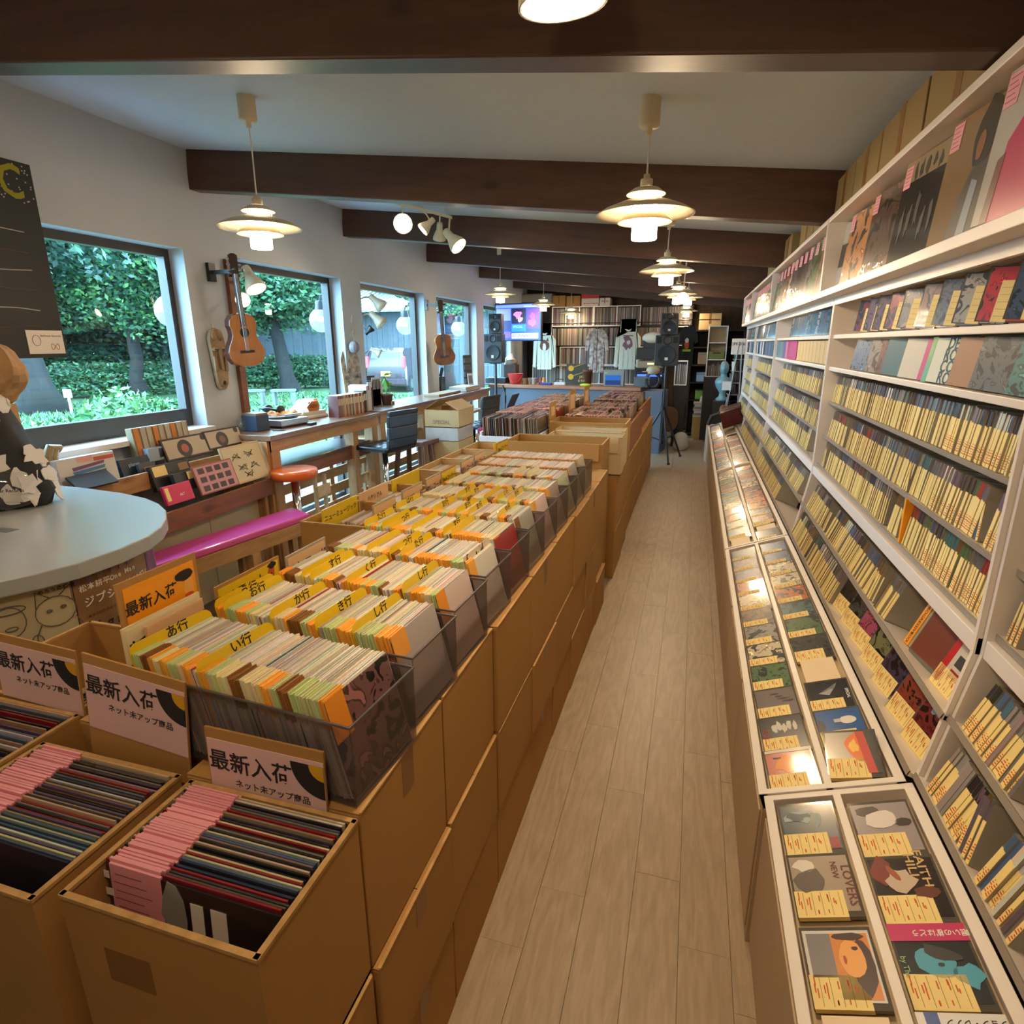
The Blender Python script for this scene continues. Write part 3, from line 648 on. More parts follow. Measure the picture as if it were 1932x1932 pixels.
case_top = mat('grey_jewel_case', srgb(158, 150, 138), 0.25, coat=0.6)
m = MB(); m.box(-.0050, .0050, 0, .142, 0, .125); m.mi = [1, 0, 1, 1, 1, 1]; m.mi[1] = 0; m.mi = [0, 0, 1, 0, 0, 0]
# local axes of a spine-out CD: x = thickness, y = depth into the shelf, z = height; the face y=0 carries the spine
CASE_SP = m.mesh('case', [case_top, gloss_obj])
m = MB(); m.box(-.0049, .0049, -.0012, -.0002, 0, .088); m.box(-.0049, .0049, -.0012, .05, -.0006, -.0001)
for k in range(6): m.box(-.004, .004 - .002 * (k % 3), -.0014, -.0012, .008 + .006 * k, .0105 + .006 * k, 1)
SLIP_SP = m.mesh('price_slip', [slip_y, inkred])
m = MB(); m.box(-.0625, .0625, -.071, .071, 0, .0095); CASE_FL = m.mesh('case', [mat('clear_case_edges', srgb(90, 86, 80), 0.12, coat=.8)])
m = MB(); m.box(-.058, .058, -.060, .064, .0095, .0101); COVER_FL = m.mesh('cover', [art])
COVER_PLAIN = MB().box(-.058, .058, -.060, .064, .0095, .0101).mesh('cover', [gloss_obj])
m = MB(); m.box(-.060, .034, -.0712, -.016, .0102, .0108); m.box(-.060, .034, -.0722, -.0712, -.0002, .0108)
for k in range(5): m.box(-.044 + k * .017, -.0432 + k * .017, -.068, -.019, .0108, .0110, 2)
for k in range(14):
    x = -.056 + (k % 5) * .017 + rnd.uniform(0, .008); y = rnd.uniform(-.066, -.03); m.box(x, x + .0022, y, y + rnd.uniform(.006, .016), .0108, .0110, 1)
SLIP_FL = m.mesh('price_slip', [slip_y, inkred, mat('slip_ruling', srgb(120, 96, 50), .7)])
cds = []                                                         # every spine-out CD: position, matrix, colour name, colour, slip?, row text, number in row
def fill(ui, rn, y0, y1, pal, slip=.93, gap=.02, first=0):
    p, ln = ROWS[rn]; a = math.radians(ln); hx = Vector((math.sin(a), 0, math.cos(a))); dp = Vector((math.cos(a), 0, -math.sin(a)))
    y = y0; n = first; r = random.Random(ui * 100 + len(rn) * 7 + int(p.z * 1000)); run = 0; col = r.choice(pal); lean = 0.0
    dx = .012 if ui == 0 else 0
    while y < y1:
        if run <= 0:
            run = r.randint(1, 7); col = r.choice(pal)
            lean = r.choice([0, 0, 0, 0, 0, .0, .05, .1]) if r.random() < .6 else 0
            if r.random() < gap: y += r.uniform(.02, .05); lean = r.uniform(.15, .4)
        run -= 1; n += 1
        th = r.choice([1, 1, 1, 1, .55, 1.9 if r.random() < .3 else 1]); y += .0104 * th / 2 + r.uniform(0, .0008)
        h2 = (hx + Vector((0, lean, 0))).normalized(); x2 = dp.cross(h2).normalized() * -1
        x2 = Vector((0, 1, 0)) if lean == 0 else (Vector((0, 1, 0)) - h2 * h2.y).normalized()
        o = p + Vector((dx, y, 0)) + dp * r.uniform(-.003, .006) + hx * .001
        M = Matrix((x2 * th, dp, h2 * r.choice([1, 1, 1, .985, 1.02]))).transposed().to_4x4(); M.translation = o
        cn, cc = col; cc = tuple(c * r.uniform(.8, 1.15) for c in cc)
        cds.append((o + h2 * .06, M, cn, cc, r.random() < slip, f"{RNAME[rn]} of {UNAME[ui]}", n))
        y += .0104 * th / 2 + (.003 if lean > .1 else 0)
fill(0, 'A', .52, 1.36, CDC, .8); fill(0, 'B', .52, 1.36, CDC, .85); fill(0, 'R1', .9, 1.37, CDC)
fill(1, 'A', 2.42, 3.36, CDC, .9); fill(1, 'B', 1.92, 3.28, CDC, .93, .06)
fill(1, 'R1', 1.44, 3.30, CDC, .93, .05); fill(1, 'R2', 1.43, 3.30, CDC, .95, .04); fill(1, 'R3', 1.43, 3.35, CDU, .96, .01)
fill(2, 'A', 4.1, 5.5, CDC, .93); fill(2, 'B', 3.6, 5.5, CDU, .95); fill(2, 'R1', 3.75, 5.5, CDC, .95, .03); fill(2, 'R2', 3.45, 5.5, CDC, .85, .05); fill(2, 'R3', 3.72, 5.3, CDU, .97, 0)
for ui in (3, 4):
    for rn in ROWS:
        if ui == 4 and rn == 'A': continue
        fill(ui, rn, UN[ui][0] + .04, UN[ui][1] - .05, CDU if rn in ('R3', 'B') else CDC, .95)

TRAY_N = 0
cdlist_flat = []
COVC = [('black', (0.03, 0.03, 0.03)), ('grey', srgb(140, 134, 128)), ('red', srgb(150, 40, 32)), ('blue', srgb(50, 80, 130)), ('brown', srgb(120, 84, 56)), ('teal', srgb(50, 100, 104)), ('cream', srgb(205, 192, 165)), ('orange', srgb(190, 100, 44)), ('purple', srgb(92, 60, 108)), ('green', srgb(80, 110, 70))]
def flat_cd(label, M, col, slip=True, plain=False, group='CDs lying face up in the sloping trays'):
    t = thing('compact_disc', label, 'CD', group=group); t.matrix_world = M
    putm('case', CASE_FL, Matrix(), t); c = putm('cover', COVER_PLAIN if plain else COVER_FL_V[rnd.randrange(len(COVER_FL_V))], Matrix(), t, col)
    if slip: putm('price_slip', SLIP_FL, Matrix(), t)
    return t
COVER_FL_V = [COVER_FL]
def tray_M(y, col, ui, tilt=9.0, dyaw=0.0, lift=.0):
    u = .022 + .068 if col == 0 else .1765 + .068
    o = TO + EU * u + EN * (-.030 + lift) + Vector((.012 if ui == 0 else 0, y, 0))
    M = Matrix((EU, Vector((0, 1, 0)), EN)).transposed().to_4x4(); M.translation = o
    return M @ Matrix.Rotation(math.radians(dyaw), 4, 'Z') @ Matrix.Translation((0, -.071, 0)) @ Matrix.Rotation(math.radians(tilt), 4, 'X') @ Matrix.Translation((0, .071, 0))
hero = {}
CN = ['outer', 'inner']
# nearest tray: hand-made covers
HC = {(0, 0): ('dark blue CD with pale line drawing, outer column far end of nearest tray', srgb(46, 66, 82)), (0, 1): ('sepia CD with dark lettering down its side, outer column of nearest tray', srgb(168, 152, 136)), (0, 2): ('grey and orange CD with a painted face, outer column of nearest tray', srgb(120, 116, 122)),
      (1, 0): ('pale lilac CD with a figure bowing in white, inner column of nearest tray', srgb(158, 148, 150)), (1, 1): ('black CD with a seated figure and gold letters, inner column of nearest tray', srgb(40, 28, 26)), (1, 2): ('black CD with a blue portrait under a magenta strip, nearest tray', (0.025, 0.028, 0.03)), (1, 3): ('cloudy blue-grey CD with a white lettered strip, cut by picture bottom', srgb(140, 150, 158))}
for (c, k), (lb, col) in HC.items():
    y = (1.30 - .158 * k) if c == 0 else (1.285 - .160 * k)
    if (c, k) == (0, 2): y = .962
    hero[(c, k)] = flat_cd(lb, tray_M(y, c, 0, 7.5), col, slip=(c, k) != (1, 3), plain=True)
def piece(t, name, pts, col, z=.0104, h=.0004):
    """a flat printed or pasted shape on a cover; x = across, y = along, both in metres"""
    return MB().prism(pts, Matrix.Translation((0, 0, z)), h).build(name, mat('print_%02x%02x%02x' % tuple(int(min(1, c) * 255) for c in col), col, .35, coat=.4), t)
def blob(cx, cy, rx, ry, n=14, wob=.12, seed=0, rot=0):
    r = random.Random(seed); out = []
    for i in range(n):
        a = 2 * PI * i / n; k = 1 + r.uniform(-wob, wob); x, y = rx * math.cos(a) * k, ry * math.sin(a) * k
        out.append((cx + x * math.cos(rot) - y * math.sin(rot), cy + x * math.sin(rot) + y * math.cos(rot)))
    return out
def rect(x0, x1, y0, y1): return [(x0, y0), (x1, y0), (x1, y1), (x0, y1)]
h = hero[(0, 0)]; piece(h, 'drawing', blob(-.02, .03, .03, .018, 12, .4, 1), srgb(150, 170, 172)); piece(h, 'drawing', blob(-.022, .031, .022, .012, 12, .4, 2), srgb(52, 74, 90), .0106); piece(h, 'drawing', blob(.02, .02, .012, .02, 10, .5, 3), srgb(120, 140, 146)); piece(h, 'red_corner', rect(.036, .055, -.058, -.03), srgb(150, 40, 38))
h = hero[(0, 1)]; piece(h, 'shading', blob(-.02, .01, .03, .03, 12, .3, 4), srgb(92, 82, 74)); piece(h, 'highlight', blob(-.03, .04, .02, .014, 10, .3, 5), srgb(222, 214, 202))
write('LOVERS', frame((.05, -.005, .0106), (0, -1, 0), (1, 0, 0)), .026, mat('maroon_ink', srgb(110, 52, 48)), h); write('NEW', frame((.028, .03, .0106), (0, -1, 0), (1, 0, 0)), .017, mat('maroon_ink'), h)
h = hero[(0, 2)]; OR = srgb(214, 130, 52); piece(h, 'white_border', rect(-.058, .058, -.06, .064), srgb(212, 206, 200), .0101, .0002); piece(h, 'grey_panel', rect(-.052, -.01, -.02, .058), srgb(124, 118, 124)); piece(h, 'orange_panel', rect(-.01, .054, -.056, .058), OR)
piece(h, 'hair', blob(.036, .0, .018, .05, 12, .12, 6), srgb(58, 24, 22), .0107); piece(h, 'face', blob(.02, .012, .022, .034, 14, .05, 7), srgb(236, 166, 82), .011); piece(h, 'eye', blob(.028, .03, .006, .0035, 8, .1, 8), srgb(50, 20, 20), .0114); piece(h, 'mouth', blob(.008, .01, .003, .008, 8, .1, 9), srgb(170, 60, 46), .0114); piece(h, 'hair', blob(.022, .052, .026, .007, 10, .2, 10), srgb(58, 24, 22), .0112)
h = hero[(1, 0)]; piece(h, 'dark_shape', blob(-.026, .044, .026, .012, 12, .25, 11), srgb(74, 62, 62)); piece(h, 'white_shirt', blob(-.004, .022, .032, .024, 12, .2, 12), srgb(222, 214, 210), .0107); piece(h, 'head', blob(.038, .010, .018, .01, 12, .12, 13), srgb(46, 36, 34), .0107)
h = hero[(1, 1)]; piece(h, 'red_glow', blob(-.038, .036, .02, .03, 12, .25, 14), srgb(120, 40, 30)); piece(h, 'white_dress', blob(-.008, .015, .026, .024, 12, .2, 15), srgb(200, 180, 160), .0107); piece(h, 'hair', blob(.03, -.012, .024, .013, 12, .25, 16), srgb(96, 40, 28), .0107); piece(h, 'arm', blob(-.018, .03, .006, .02, 10, .1, 17, .5), srgb(160, 84, 56), .0109)
write('FAITH', frame((.036, .04, .0106), (0, -1, 0), (1, 0, 0)), .022, mat('gold_ink', srgb(206, 172, 120)), h, sx=1.4); write('HILL', frame((.018, .044, .0106), (0, -1, 0), (1, 0, 0)), .022, mat('gold_ink'), h, sx=1.4)
h = hero[(1, 2)]; CY = srgb(72, 160, 190); piece(h, 'magenta_strip', rect(-.0622, .0622, .040, .0715), srgb(196, 40, 104), .0105, .0008); write('眠いの樹はどう', frame((.02, .055, .0116), (-1, 0, 0), (0, -1, 0)), .013, inkwht, h)
piece(h, 'face', blob(-.004, .004, .032, .024, 16, .1, 18, -.3), CY); piece(h, 'hair', blob(.008, .018, .03, .012, 14, .3, 19, -.3), (0.03, .03, .03), .0107); piece(h, 'hand', blob(.04, -.018, .02, .018, 14, .25, 20), CY); piece(h, 'eye', blob(.004, .0, .006, .003, 8, .2, 21), (0.03, .03, .03), .0108)
write('by The', frame((-.052, -.004, .0108), (0, -1, 0), (1, 0, 0)), .013, mat('pale_green_ink', srgb(150, 180, 130)), h)
h = hero[(1, 3)]; piece(h, 'white_strip', rect(-.0622, .0622, .045, .0715), srgb(224, 222, 222), .0105, .0008); piece(h, 'blue_tab', rect(-.05, -.03, .045, .0715), srgb(40, 70, 150), .0113); write('ジョン・レノン', frame((.02, .058, .0116), (-1, 0, 0), (0, -1, 0)), .012, ink, h); piece(h, 'cloud', blob(.0, .01, .03, .02, 12, .3, 22), srgb(196, 198, 196))
for ui in range(0, 5):
    y0, y1 = UN[ui]
    for c in (0, 1):
        if ui == 4 and c == 1: continue
        if ui == 0: continue
        n = 0; y = y0 + .10; step = .158
        skip = {(1, 1): (3,), (2, 0): (0,), (2, 1): (1,), (2, 2): ()}.get((ui, c), ())
        while y < y1 - .09:
            k = n; n += 1
            if ui == 1 and k in skip: y += step; continue
            if ui == 2 and k in skip:
                y += step; continue
            cn, cc = COVC[rnd.randrange(len(COVC))]
            lb = f"{cn} CD lying {ORD(n)} from the near end, {CN[c]} column of {UNAME[ui]} tray"
            if ui == 1:
                sp = {(0, 0): ('orange sunset CD at the near end, outer column of second tray', srgb(176, 74, 32)), (0, 1): ('black CD with white figures, second in outer column of second tray', (.02, .02, .022)), (0, 2): ('grey CD with bare branches, third in outer column of second tray', srgb(120, 112, 112)),
                      (1, 0): ('large sleeve with red flames and black corner, near end of second tray', srgb(172, 160, 146)), (1, 1): ('blue CD with a white light bulb, inner column of second tray', srgb(40, 92, 160)), (1, 2): ('black CD with a silver tower, third in inner column of second tray', (.02, .022, .03))}.get((c, k))
                if sp: lb, cc = sp
            else: sp = None
            big = ui == 1 and c == 1 and k == 0
            t = flat_cd(lb, tray_M(y + (.0 if not big else .01), c, ui, 9, rnd.uniform(-1.5, 1.5) if not big else -7, .02 if big else 0), cc, True, bool(sp))
            if big: t.scale = (1.0, 1.12, 1)
            if sp and ui == 1:
                if (c, k) == (0, 0): piece(t, 'glow', blob(-.01, .02, .03, .03, 12, .3, 31), srgb(226, 140, 50)); piece(t, 'figure', blob(-.028, .04, .012, .003, 8, .2, 32), (.03, .02, .02), .0108); piece(t, 'pale_top', rect(-.058, .058, .058, .068), srgb(210, 200, 190), .0106)
                if (c, k) == (0, 1): [piece(t, 'figure', blob(-.02 + .014 * i, .02 + .008 * (i % 2), .007, .02, 9, .3, 40 + i), srgb(196, 190, 180)) for i in range(5)]; write('COI', frame((-.048, .0, .0108), (0, -1, 0), (1, 0, 0)), .022, mat('red_print', srgb(180, 50, 40)), t)
                if (c, k) == (0, 2): [piece(t, 'branch', blob(.0 + .012 * i, .04 - .012 * i, .014, .004, 8, .4, 50 + i), srgb(60, 50, 50)) for i in range(4)]
                if (c, k) == (1, 0): piece(t, 'flame', blob(.012, .012, .022, .045, 12, .3, 61, .3), srgb(226, 110, 30)); piece(t, 'red_band', [(.014, .064), (.034, .064), (.05, -.06), (.03, -.06)], srgb(190, 44, 30), .0107); piece(t, 'black_corner', [(.034, .064), (.058, .064), (.058, -.06), (.05, -.06)], (.02, .02, .02), .0107); piece(t, 'yellow_glow', blob(.006, .018, .01, .02, 10, .3, 62), srgb(244, 190, 70), .0109)
                if (c, k) == (1, 1): piece(t, 'light_bulb', blob(.022, .02, .022, .015, 14, .02, 63), srgb(226, 222, 214)); piece(t, 'bulb_screw', rect(-.014, .004, .013, .027), srgb(190, 186, 180), .0107); piece(t, 'hill', blob(-.05, .0, .01, .03, 10, .2, 64), (.02, .03, .05))
                if (c, k) == (1, 2): piece(t, 'tower', [(-.03, .01), (.0, .0), (.03, .052), (.02, .03)], srgb(160, 160, 170)); write('SPECIAL', frame((.05, .0, .0106), (0, -1, 0), (1, 0, 0)), .012, inkwht, t)
            y += step * (1 if ui < 3 else .75)
# blank divider boards in the trays
for lb, y, c, ui in (('blank cream divider board in the inner column of the second tray', 1.98, 1, 1), ('blank cream divider board at the near end of third tray', 3.49, 0, 2), ('blank cream divider board in inner column of third tray', 3.62, 1, 2), ('blank cream divider board at the near end of nearest tray', .80, 0, 0)):
    t = thing('divider_board', lb, 'divider'); t.matrix_world = tray_M(y, c, ui, 5)
    MB().box(-.052, .052, -.085, .075, 0, .004).build('board', mat('cream_board', srgb(232, 208, 172), .5), t, bevel=.001)

# face-out CDs on the lowest slanting row of the second cabinet
p, ln = ROWS['A']; a = math.radians(ln); hx = Vector((math.sin(a), 0, math.cos(a))); dp = Vector((math.cos(a), 0, -math.sin(a)))
for i, (y, lb, cc) in enumerate(((1.52, 'maroon CD with pale blue lettering, nearest on lowest slanting row', srgb(110, 36, 44)), (1.65, 'red brown CD, second nearest on the lowest slanting row', srgb(130, 58, 44)), (1.80, 'dark violet CD, third nearest on the lowest slanting row', srgb(58, 48, 76)), (1.94, 'greenish patterned CD, fourth nearest on lowest slanting row', srgb(112, 116, 84)),
                                 (2.08, 'pink and grey CD, fifth nearest on lowest slanting row', srgb(158, 76, 104)), (2.22, 'dark grey CD, sixth nearest on the lowest slanting row', srgb(66, 70, 74)), (2.36, 'black CD with pale slip, seventh on lowest slanting row', srgb(44, 40, 34)))):
    M = Matrix((hx, Vector((0, -1, 0)), -dp)).transposed()
    M = Matrix((Vector((0, -1, 0)), hx, -dp)).transposed().to_4x4(); M.translation = p + Vector((0, y, 0)) + hx * .072 + dp * .045
    M = M @ Matrix.Rotation(math.radians(14), 4, 'Y')
    t = flat_cd(lb, M, cc, True, False, 'CDs standing face out on the lowest slanting row')
    if i == 0:
        for k in range(3): piece(t, 'blue_lettering', blob(-.02 + .02 * k, .045, .009, .012, 9, .4, 70 + k), srgb(110, 160, 196))
p, ln = ROWS['B']; a = math.radians(ln); hx = Vector((math.sin(a), 0, math.cos(a))); dp = Vector((math.cos(a), 0, -math.sin(a)))
def face_on(p, hx, dp, y, yaw, into=.04, hup=.072):
    M = Matrix((Vector((0, -1, 0)), hx, -dp)).transposed().to_4x4(); M.translation = p + Vector((0, y, 0)) + hx * hup + dp * into
    return M @ Matrix.Rotation(math.radians(yaw), 4, 'Y')
t = flat_cd('red and white box set CD face out, near end of upper slanting row', face_on(p, hx, dp, 1.53, 8), srgb(206, 196, 182), True, True, 'CDs face out on the upper slanting row')
piece(t, 'red_strip', rect(-.058, -.036, -.06, .064), srgb(190, 30, 34)); piece(t, 'photo', rect(-.02, .05, .0, .03), (.05, .05, .05)); piece(t, 'photo', rect(-.02, .03, -.03, -.01), srgb(150, 36, 34)); piece(t, 'photo', rect(.03, .05, .035, .06), (.1, .1, .1))
t = flat_cd('brown CD behind orange tab divider on the upper slanting row', face_on(p, hx, dp, 1.68, 12), srgb(120, 64, 48), False, True, 'CDs face out on the upper slanting row')
dv = thing('genre_divider', 'orange lettered divider on the upper slanting row', 'divider'); dv.matrix_world = face_on(p, hx, dp, 1.73, 14)
MB().box(-.066, .066, -.07, .072, 0, .002).build('card', mat('clear_divider', srgb(170, 150, 120), .2), dv); MB().box(-.066, -.044, -.07, .078, .002, .004).build('orange_tab', mat('orange_tab', srgb(246, 160, 20), .5), dv)
write('PROGRESSIVE', frame((-.055, .012, .0045), (0, -1, 0), (1, 0, 0)), .0125, ink, dv, sx=1.35); write('ROCK', frame((-.055, -.05, .0045), (0, -1, 0), (1, 0, 0)), .0125, ink, dv)
p, ln = ROWS['R1']
dv = thing('genre_divider', 'orange upright divider among the CDs just above the white rail', 'divider', (.645, 2.02, 1.003)); MB().box(0, .14, -.005, .005, 0, .14).build('card', mat('orange_tab'), dv); MB().box(-.002, 0, -.006, .006, .0, .14).build('orange_tab', mat('orange_tab'), dv)

# ---- upper faces: slip row (S) and sleeve row (F)
SY = [at(u, 590, x=.64).y for u in (1616, 1634, 1650.5, 1672.6, 1697.7, 1731.5, 1765, 1803.6, 1848, 1903)]
scol = [('crimson', srgb(120, 40, 48)), ('mauve', srgb(110, 90, 110)), ('plum', srgb(96, 70, 86)), ('red', srgb(150, 30, 44)), ('grey brown', srgb(120, 108, 100)), ('pinkish brown', srgb(150, 116, 100)), ('slate grey', srgb(92, 92, 104)), ('framed white', srgb(170, 160, 150)), ('bright red', srgb(196, 40, 44)), ('slate blue', srgb(60, 76, 104))]
def stand_cd(lb, y, z, x, yaw, lean, cc, group, slip=True):
    h2 = Vector((math.sin(lean), 0, math.cos(lean))); d2 = Vector((math.cos(lean), 0, -math.sin(lean)))
    M = Matrix((Vector((0, -1, 0)), h2, -d2)).transposed().to_4x4(); M.translation = Vector((x, y, z)) + h2 * .0625
    M = M @ Matrix.Rotation(math.radians(yaw), 4, 'Y') @ Matrix.Rotation(PI / 2, 4, 'Z')
    t = thing('compact_disc', lb, 'CD', group=group); t.matrix_world = M
    putm('case', CASE_FL, Matrix.Rotation(PI / 2, 4, 'Z'), t) if False else putm('case', CASE_ST, Matrix(), t)
    putm('cover', COVER_ST, Matrix(), t, cc)
    if slip: putm('price_slip', SLIP_ST, Matrix(), t)
    return t
CASE_ST = MB().box(-.0625, .0625, -.071, .071, 0, .0095).mesh('case', [mat('clear_case_edges')])
COVER_ST = MB().box(-.060, .060, -.066, .066, .0095, .0101).mesh('cover', [art])
m = MB(); m.box(-.0625, .03, -.004, .032, .0102, .0109)
for k in range(5): m.box(-.05 + k * .016, -.0494 + k * .016, -.001, .029, .0109, .0111, 1)
SLIP_ST = m.mesh('price_slip', [slip_y, mat('slip_ruling')])
for i, y in enumerate(SY):
    stand_cd(f"{scol[i][0]} CD with upright yellow slip, {ORD(i + 1)} from left on shelf below records", y - .02, 1.643, .69, 32, .12, scol[i][1], 'CDs face out on the shelf below the records')
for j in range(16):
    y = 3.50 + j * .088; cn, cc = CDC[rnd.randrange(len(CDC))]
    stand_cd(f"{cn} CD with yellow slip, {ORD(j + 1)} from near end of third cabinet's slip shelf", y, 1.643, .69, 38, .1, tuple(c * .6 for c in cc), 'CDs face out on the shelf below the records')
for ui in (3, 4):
    y = UN[ui][0] + .08; j = 0
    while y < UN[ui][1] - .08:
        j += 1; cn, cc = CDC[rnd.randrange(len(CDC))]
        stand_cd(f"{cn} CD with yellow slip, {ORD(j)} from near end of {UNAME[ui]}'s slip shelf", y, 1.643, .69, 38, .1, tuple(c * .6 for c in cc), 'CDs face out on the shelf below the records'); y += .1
art_matt = cover_mat('printed_paper_sleeve', 20, .5, .05)
def sleeve(lb, u0, u1, cc, plain=False, hgt=.122, yaw=7, v=690):
    ya_, yb_ = at(u0, v, x=.64).y, at(u1, v, x=.64).y; wd = abs(ya_ - yb_) + .03; yc = (ya_ + yb_) / 2 + .012
    M = Matrix((Vector((0, -1, 0)), Vector((.13, 0, .99)), Vector((-.99, 0, .13)))).transposed().to_4x4(); M.translation = (.665, yc, 1.489 + hgt / 2)
    M = M @ Matrix.Rotation(math.radians(yaw), 4, 'Y')
    t = thing('single_sleeve', lb, 'CD', group='sleeves face out on the blue sleeve shelf'); t.matrix_world = M
    MB().box(-wd / 2, wd / 2, -hgt / 2, hgt / 2, -.004, .0).build('case', case_top, t); o = MB().box(-wd / 2 + .001, wd / 2 - .001, -hgt / 2, hgt / 2, .0, .0006).build('cover', paint_obj if plain else art_matt, t); o.color = (*cc, 1)
    return t, wd
sleeve('blue sleeve at the far end of the sleeve shelf', 1606, 1632, srgb(70, 104, 140)); sleeve('brown grey sleeve with white spine strip on sleeve shelf', 1632, 1650, srgb(120, 112, 106)); sleeve('dark and reddish sleeve left of the teal one', 1650, 1664, srgb(96, 56, 48))
sleeve('teal blue plain sleeve on the sleeve shelf', 1664, 1696, srgb(34, 92, 110), True); sleeve('plain white sleeve between teal and magenta ones', 1697, 1730, srgb(196, 190, 178), True); sleeve('magenta sleeve left of the green lettered one', 1731, 1747, srgb(190, 70, 130), True)
t, wd = sleeve('green and white sleeve with big dark letters on sleeve shelf', 1745, 1792, srgb(206, 210, 196), True)
MB().box(-wd / 2, -wd / 2 + .026, -.064, .064, .0006, .001).build('green_strip', mat('green_print', srgb(60, 150, 74), .3, coat=.4), t)
for k, s_ in enumerate(('DE', 'RO', 'CO', 'RO')): write(s_, frame((.014, .046 - .031 * k, .0014), (1, 0, 0), (0, 1, 0)), .046, mat('dark_teal_print', srgb(28, 74, 92)), t)
sleeve('plain tan sleeve right of the green lettered one', 1793, 1837, srgb(158, 116, 86), True); sleeve('dark sleeve with a crowd scene on the sleeve shelf', 1838, 1905, srgb(84, 90, 96)); sleeve('teal sleeve with cream figures, cut by right picture edge', 1906, 1945, srgb(60, 120, 120))
for j in range(10):
    t = thing('spacer_card', f"beige upright spacer card, {ORD(j + 1)} from near end of bare shelf", 'divider', (.66, 3.43 + j * .115, 1.489), group='beige spacer cards on the bare shelf')
    MB().box(0, .006, 0, .108, 0, .122).build('card', mat('beige_card', srgb(196, 166, 120), .6), t, bevel=.001)
for j in range(4):
    t = thing('single_sleeve', f"{['magenta', 'crimson', 'pink', 'violet'][j]} sleeve, {ORD(j + 1)} beyond the beige spacer cards", 'CD', (.665, 4.64 + j * .1, 1.489), (0, 0, .25), group='sleeves beyond the spacer cards'); o = MB().box(0, .005, 0, .12, 0, .122).build('cover', gloss_obj, t); o.color = (*[srgb(190, 60, 110), srgb(170, 40, 60), srgb(200, 110, 140), srgb(110, 80, 140)][j], 1)
for ui, y0 in ((2, 5.06), (3, 5.66), (4, 7.56)):
    y = y0; j = 0
    while y < UN[ui][1] - .1:
        j += 1; cn, cc = CDU[rnd.randrange(len(CDU))]
        t = thing('single_sleeve', f"{cn} sleeve, {ORD(j)} on the sleeve shelf of the {UNAME[ui]}", 'CD', (.665, y, 1.489), (0, 0, .2), group='sleeves face out on the far sleeve shelves'); o = MB().box(0, .005, 0, .12, 0, .122).build('cover', gloss_obj, t); o.color = (*cc, 1); y += .115

# ---- 300 nearest spine CDs one by one, the rest together
vis = [c for c in cds if in_view(c[0], 10)]
vis.sort(key=lambda c: dist(c[0]))
N_IND = 175
for o_, M, cn, cc, sl, rowtxt, n in vis[:N_IND]:
    t = thing('compact_disc', f"{cn}-spined CD{' with yellow slip' if sl else ''}, {ORD(n)} from near end, {rowtxt}", 'CD', group=f"CDs on the {rowtxt}"); t.matrix_world = M
    putm('case', CASE_SP, Matrix(), t, cc)
    if sl: putm('price_slip', SLIP_SP, Matrix(), t)
st = MB(); syc = srgb(246, 220, 146)
for o_, M, cn, cc, sl, rowtxt, n in vis[N_IND:]:
    i0 = len(st.v); st.box(-.005, .005, 0, .142, 0, .125, 0, srgb(158, 150, 138)); st.c[-4] = cc; st.c[-6 + 2] = cc
    if sl: st.box(-.0048, .0048, -.0014, -.0002, 0, .088, 0, tuple(c * random.Random(n).uniform(.85, 1.08) for c in syc))
    st.xf(M, i0)
o = st.build('compact_discs', gloss_vc); tag(o, 'all the smaller CDs standing in rows farther along the right wall', 'CDs', kind='stuff')

# ---- records face out in the display case on top
def top_record(lb, y, cc, wd=.312, yaw=5, plain=False, x=.590, slip=True, grp='records face out in the display case'):
    t = thing('record', lb, 'record', group=grp)
    M = Matrix((Vector((0, -1, 0)), Vector((.08, 0, .997)), Vector((-.997, 0, .08)))).transposed().to_4x4(); M.translation = (x, y, 1.8405)
    t.matrix_world = M @ Matrix.Rotation(math.radians(yaw), 4, 'Y')
    o = MB().box(-.154, .154, 0, .292, -.003, .0).build('sleeve', art_big if not plain else mat('record_sleeve_plain', (1, 1, 1), .25, src='obj', coat=.6), t); o.color = (*cc, 1)
    if slip:
        s = MB().box(-.15, -.10, .222, .285, .0005, .0012); 
        for k in range(5): s.box(-.145, -.105 - .01 * (k % 2), .232 + .011 * k, .2335 + .011 * k, .0012, .0014, 1)
        s.build('price_slip', [mat('pink_slip_paper', srgb(232, 158, 170), .6), mat('pink_slip_ink', srgb(120, 60, 70), .6)], t)
    return t
def recpos(u, v=300): return at(u, v, x=.6).y
t = top_record('record with a figure in a magenta shirt, cut by right picture edge', at(1958, 260, x=.59).y, srgb(196, 188, 180), plain=True, x=.572)
piece(t, 'magenta_shirt', [(-.10, 0), (.09, 0), (.10, .13), (.06, .2), (-.04, .2), (-.09, .15)], srgb(190, 20, 90), .0006, .0004); piece(t, 'arm', [(-.12, 0), (-.09, 0), (-.085, .13), (-.11, .12)], srgb(110, 40, 40), .0012, .0004); piece(t, 'head', blob(.01, .245, .035, .042, 14, .05, 80), srgb(120, 84, 66), .0012, .0004)
t = top_record('brown record with a long-haired figure in dark jacket', at(1843, 290, x=.6).y, srgb(150, 120, 86), plain=True, x=.584)
piece(t, 'dark_hair', blob(.03, .225, .05, .075, 14, .12, 81), srgb(44, 36, 32), .0006, .0004); piece(t, 'face', blob(.016, .2, .018, .03, 12, .1, 82), srgb(150, 96, 60), .0011, .0004); piece(t, 'jacket', [(-.06, 0), (.14, 0), (.14, .1), (.08, .17), (.0, .15), (-.03, .1)], srgb(66, 60, 56), .0008, .0004); piece(t, 'pale_shirt', [(.0, 0), (.04, 0), (.045, .12), (.015, .13)], srgb(150, 160, 172), .0013, .0004)
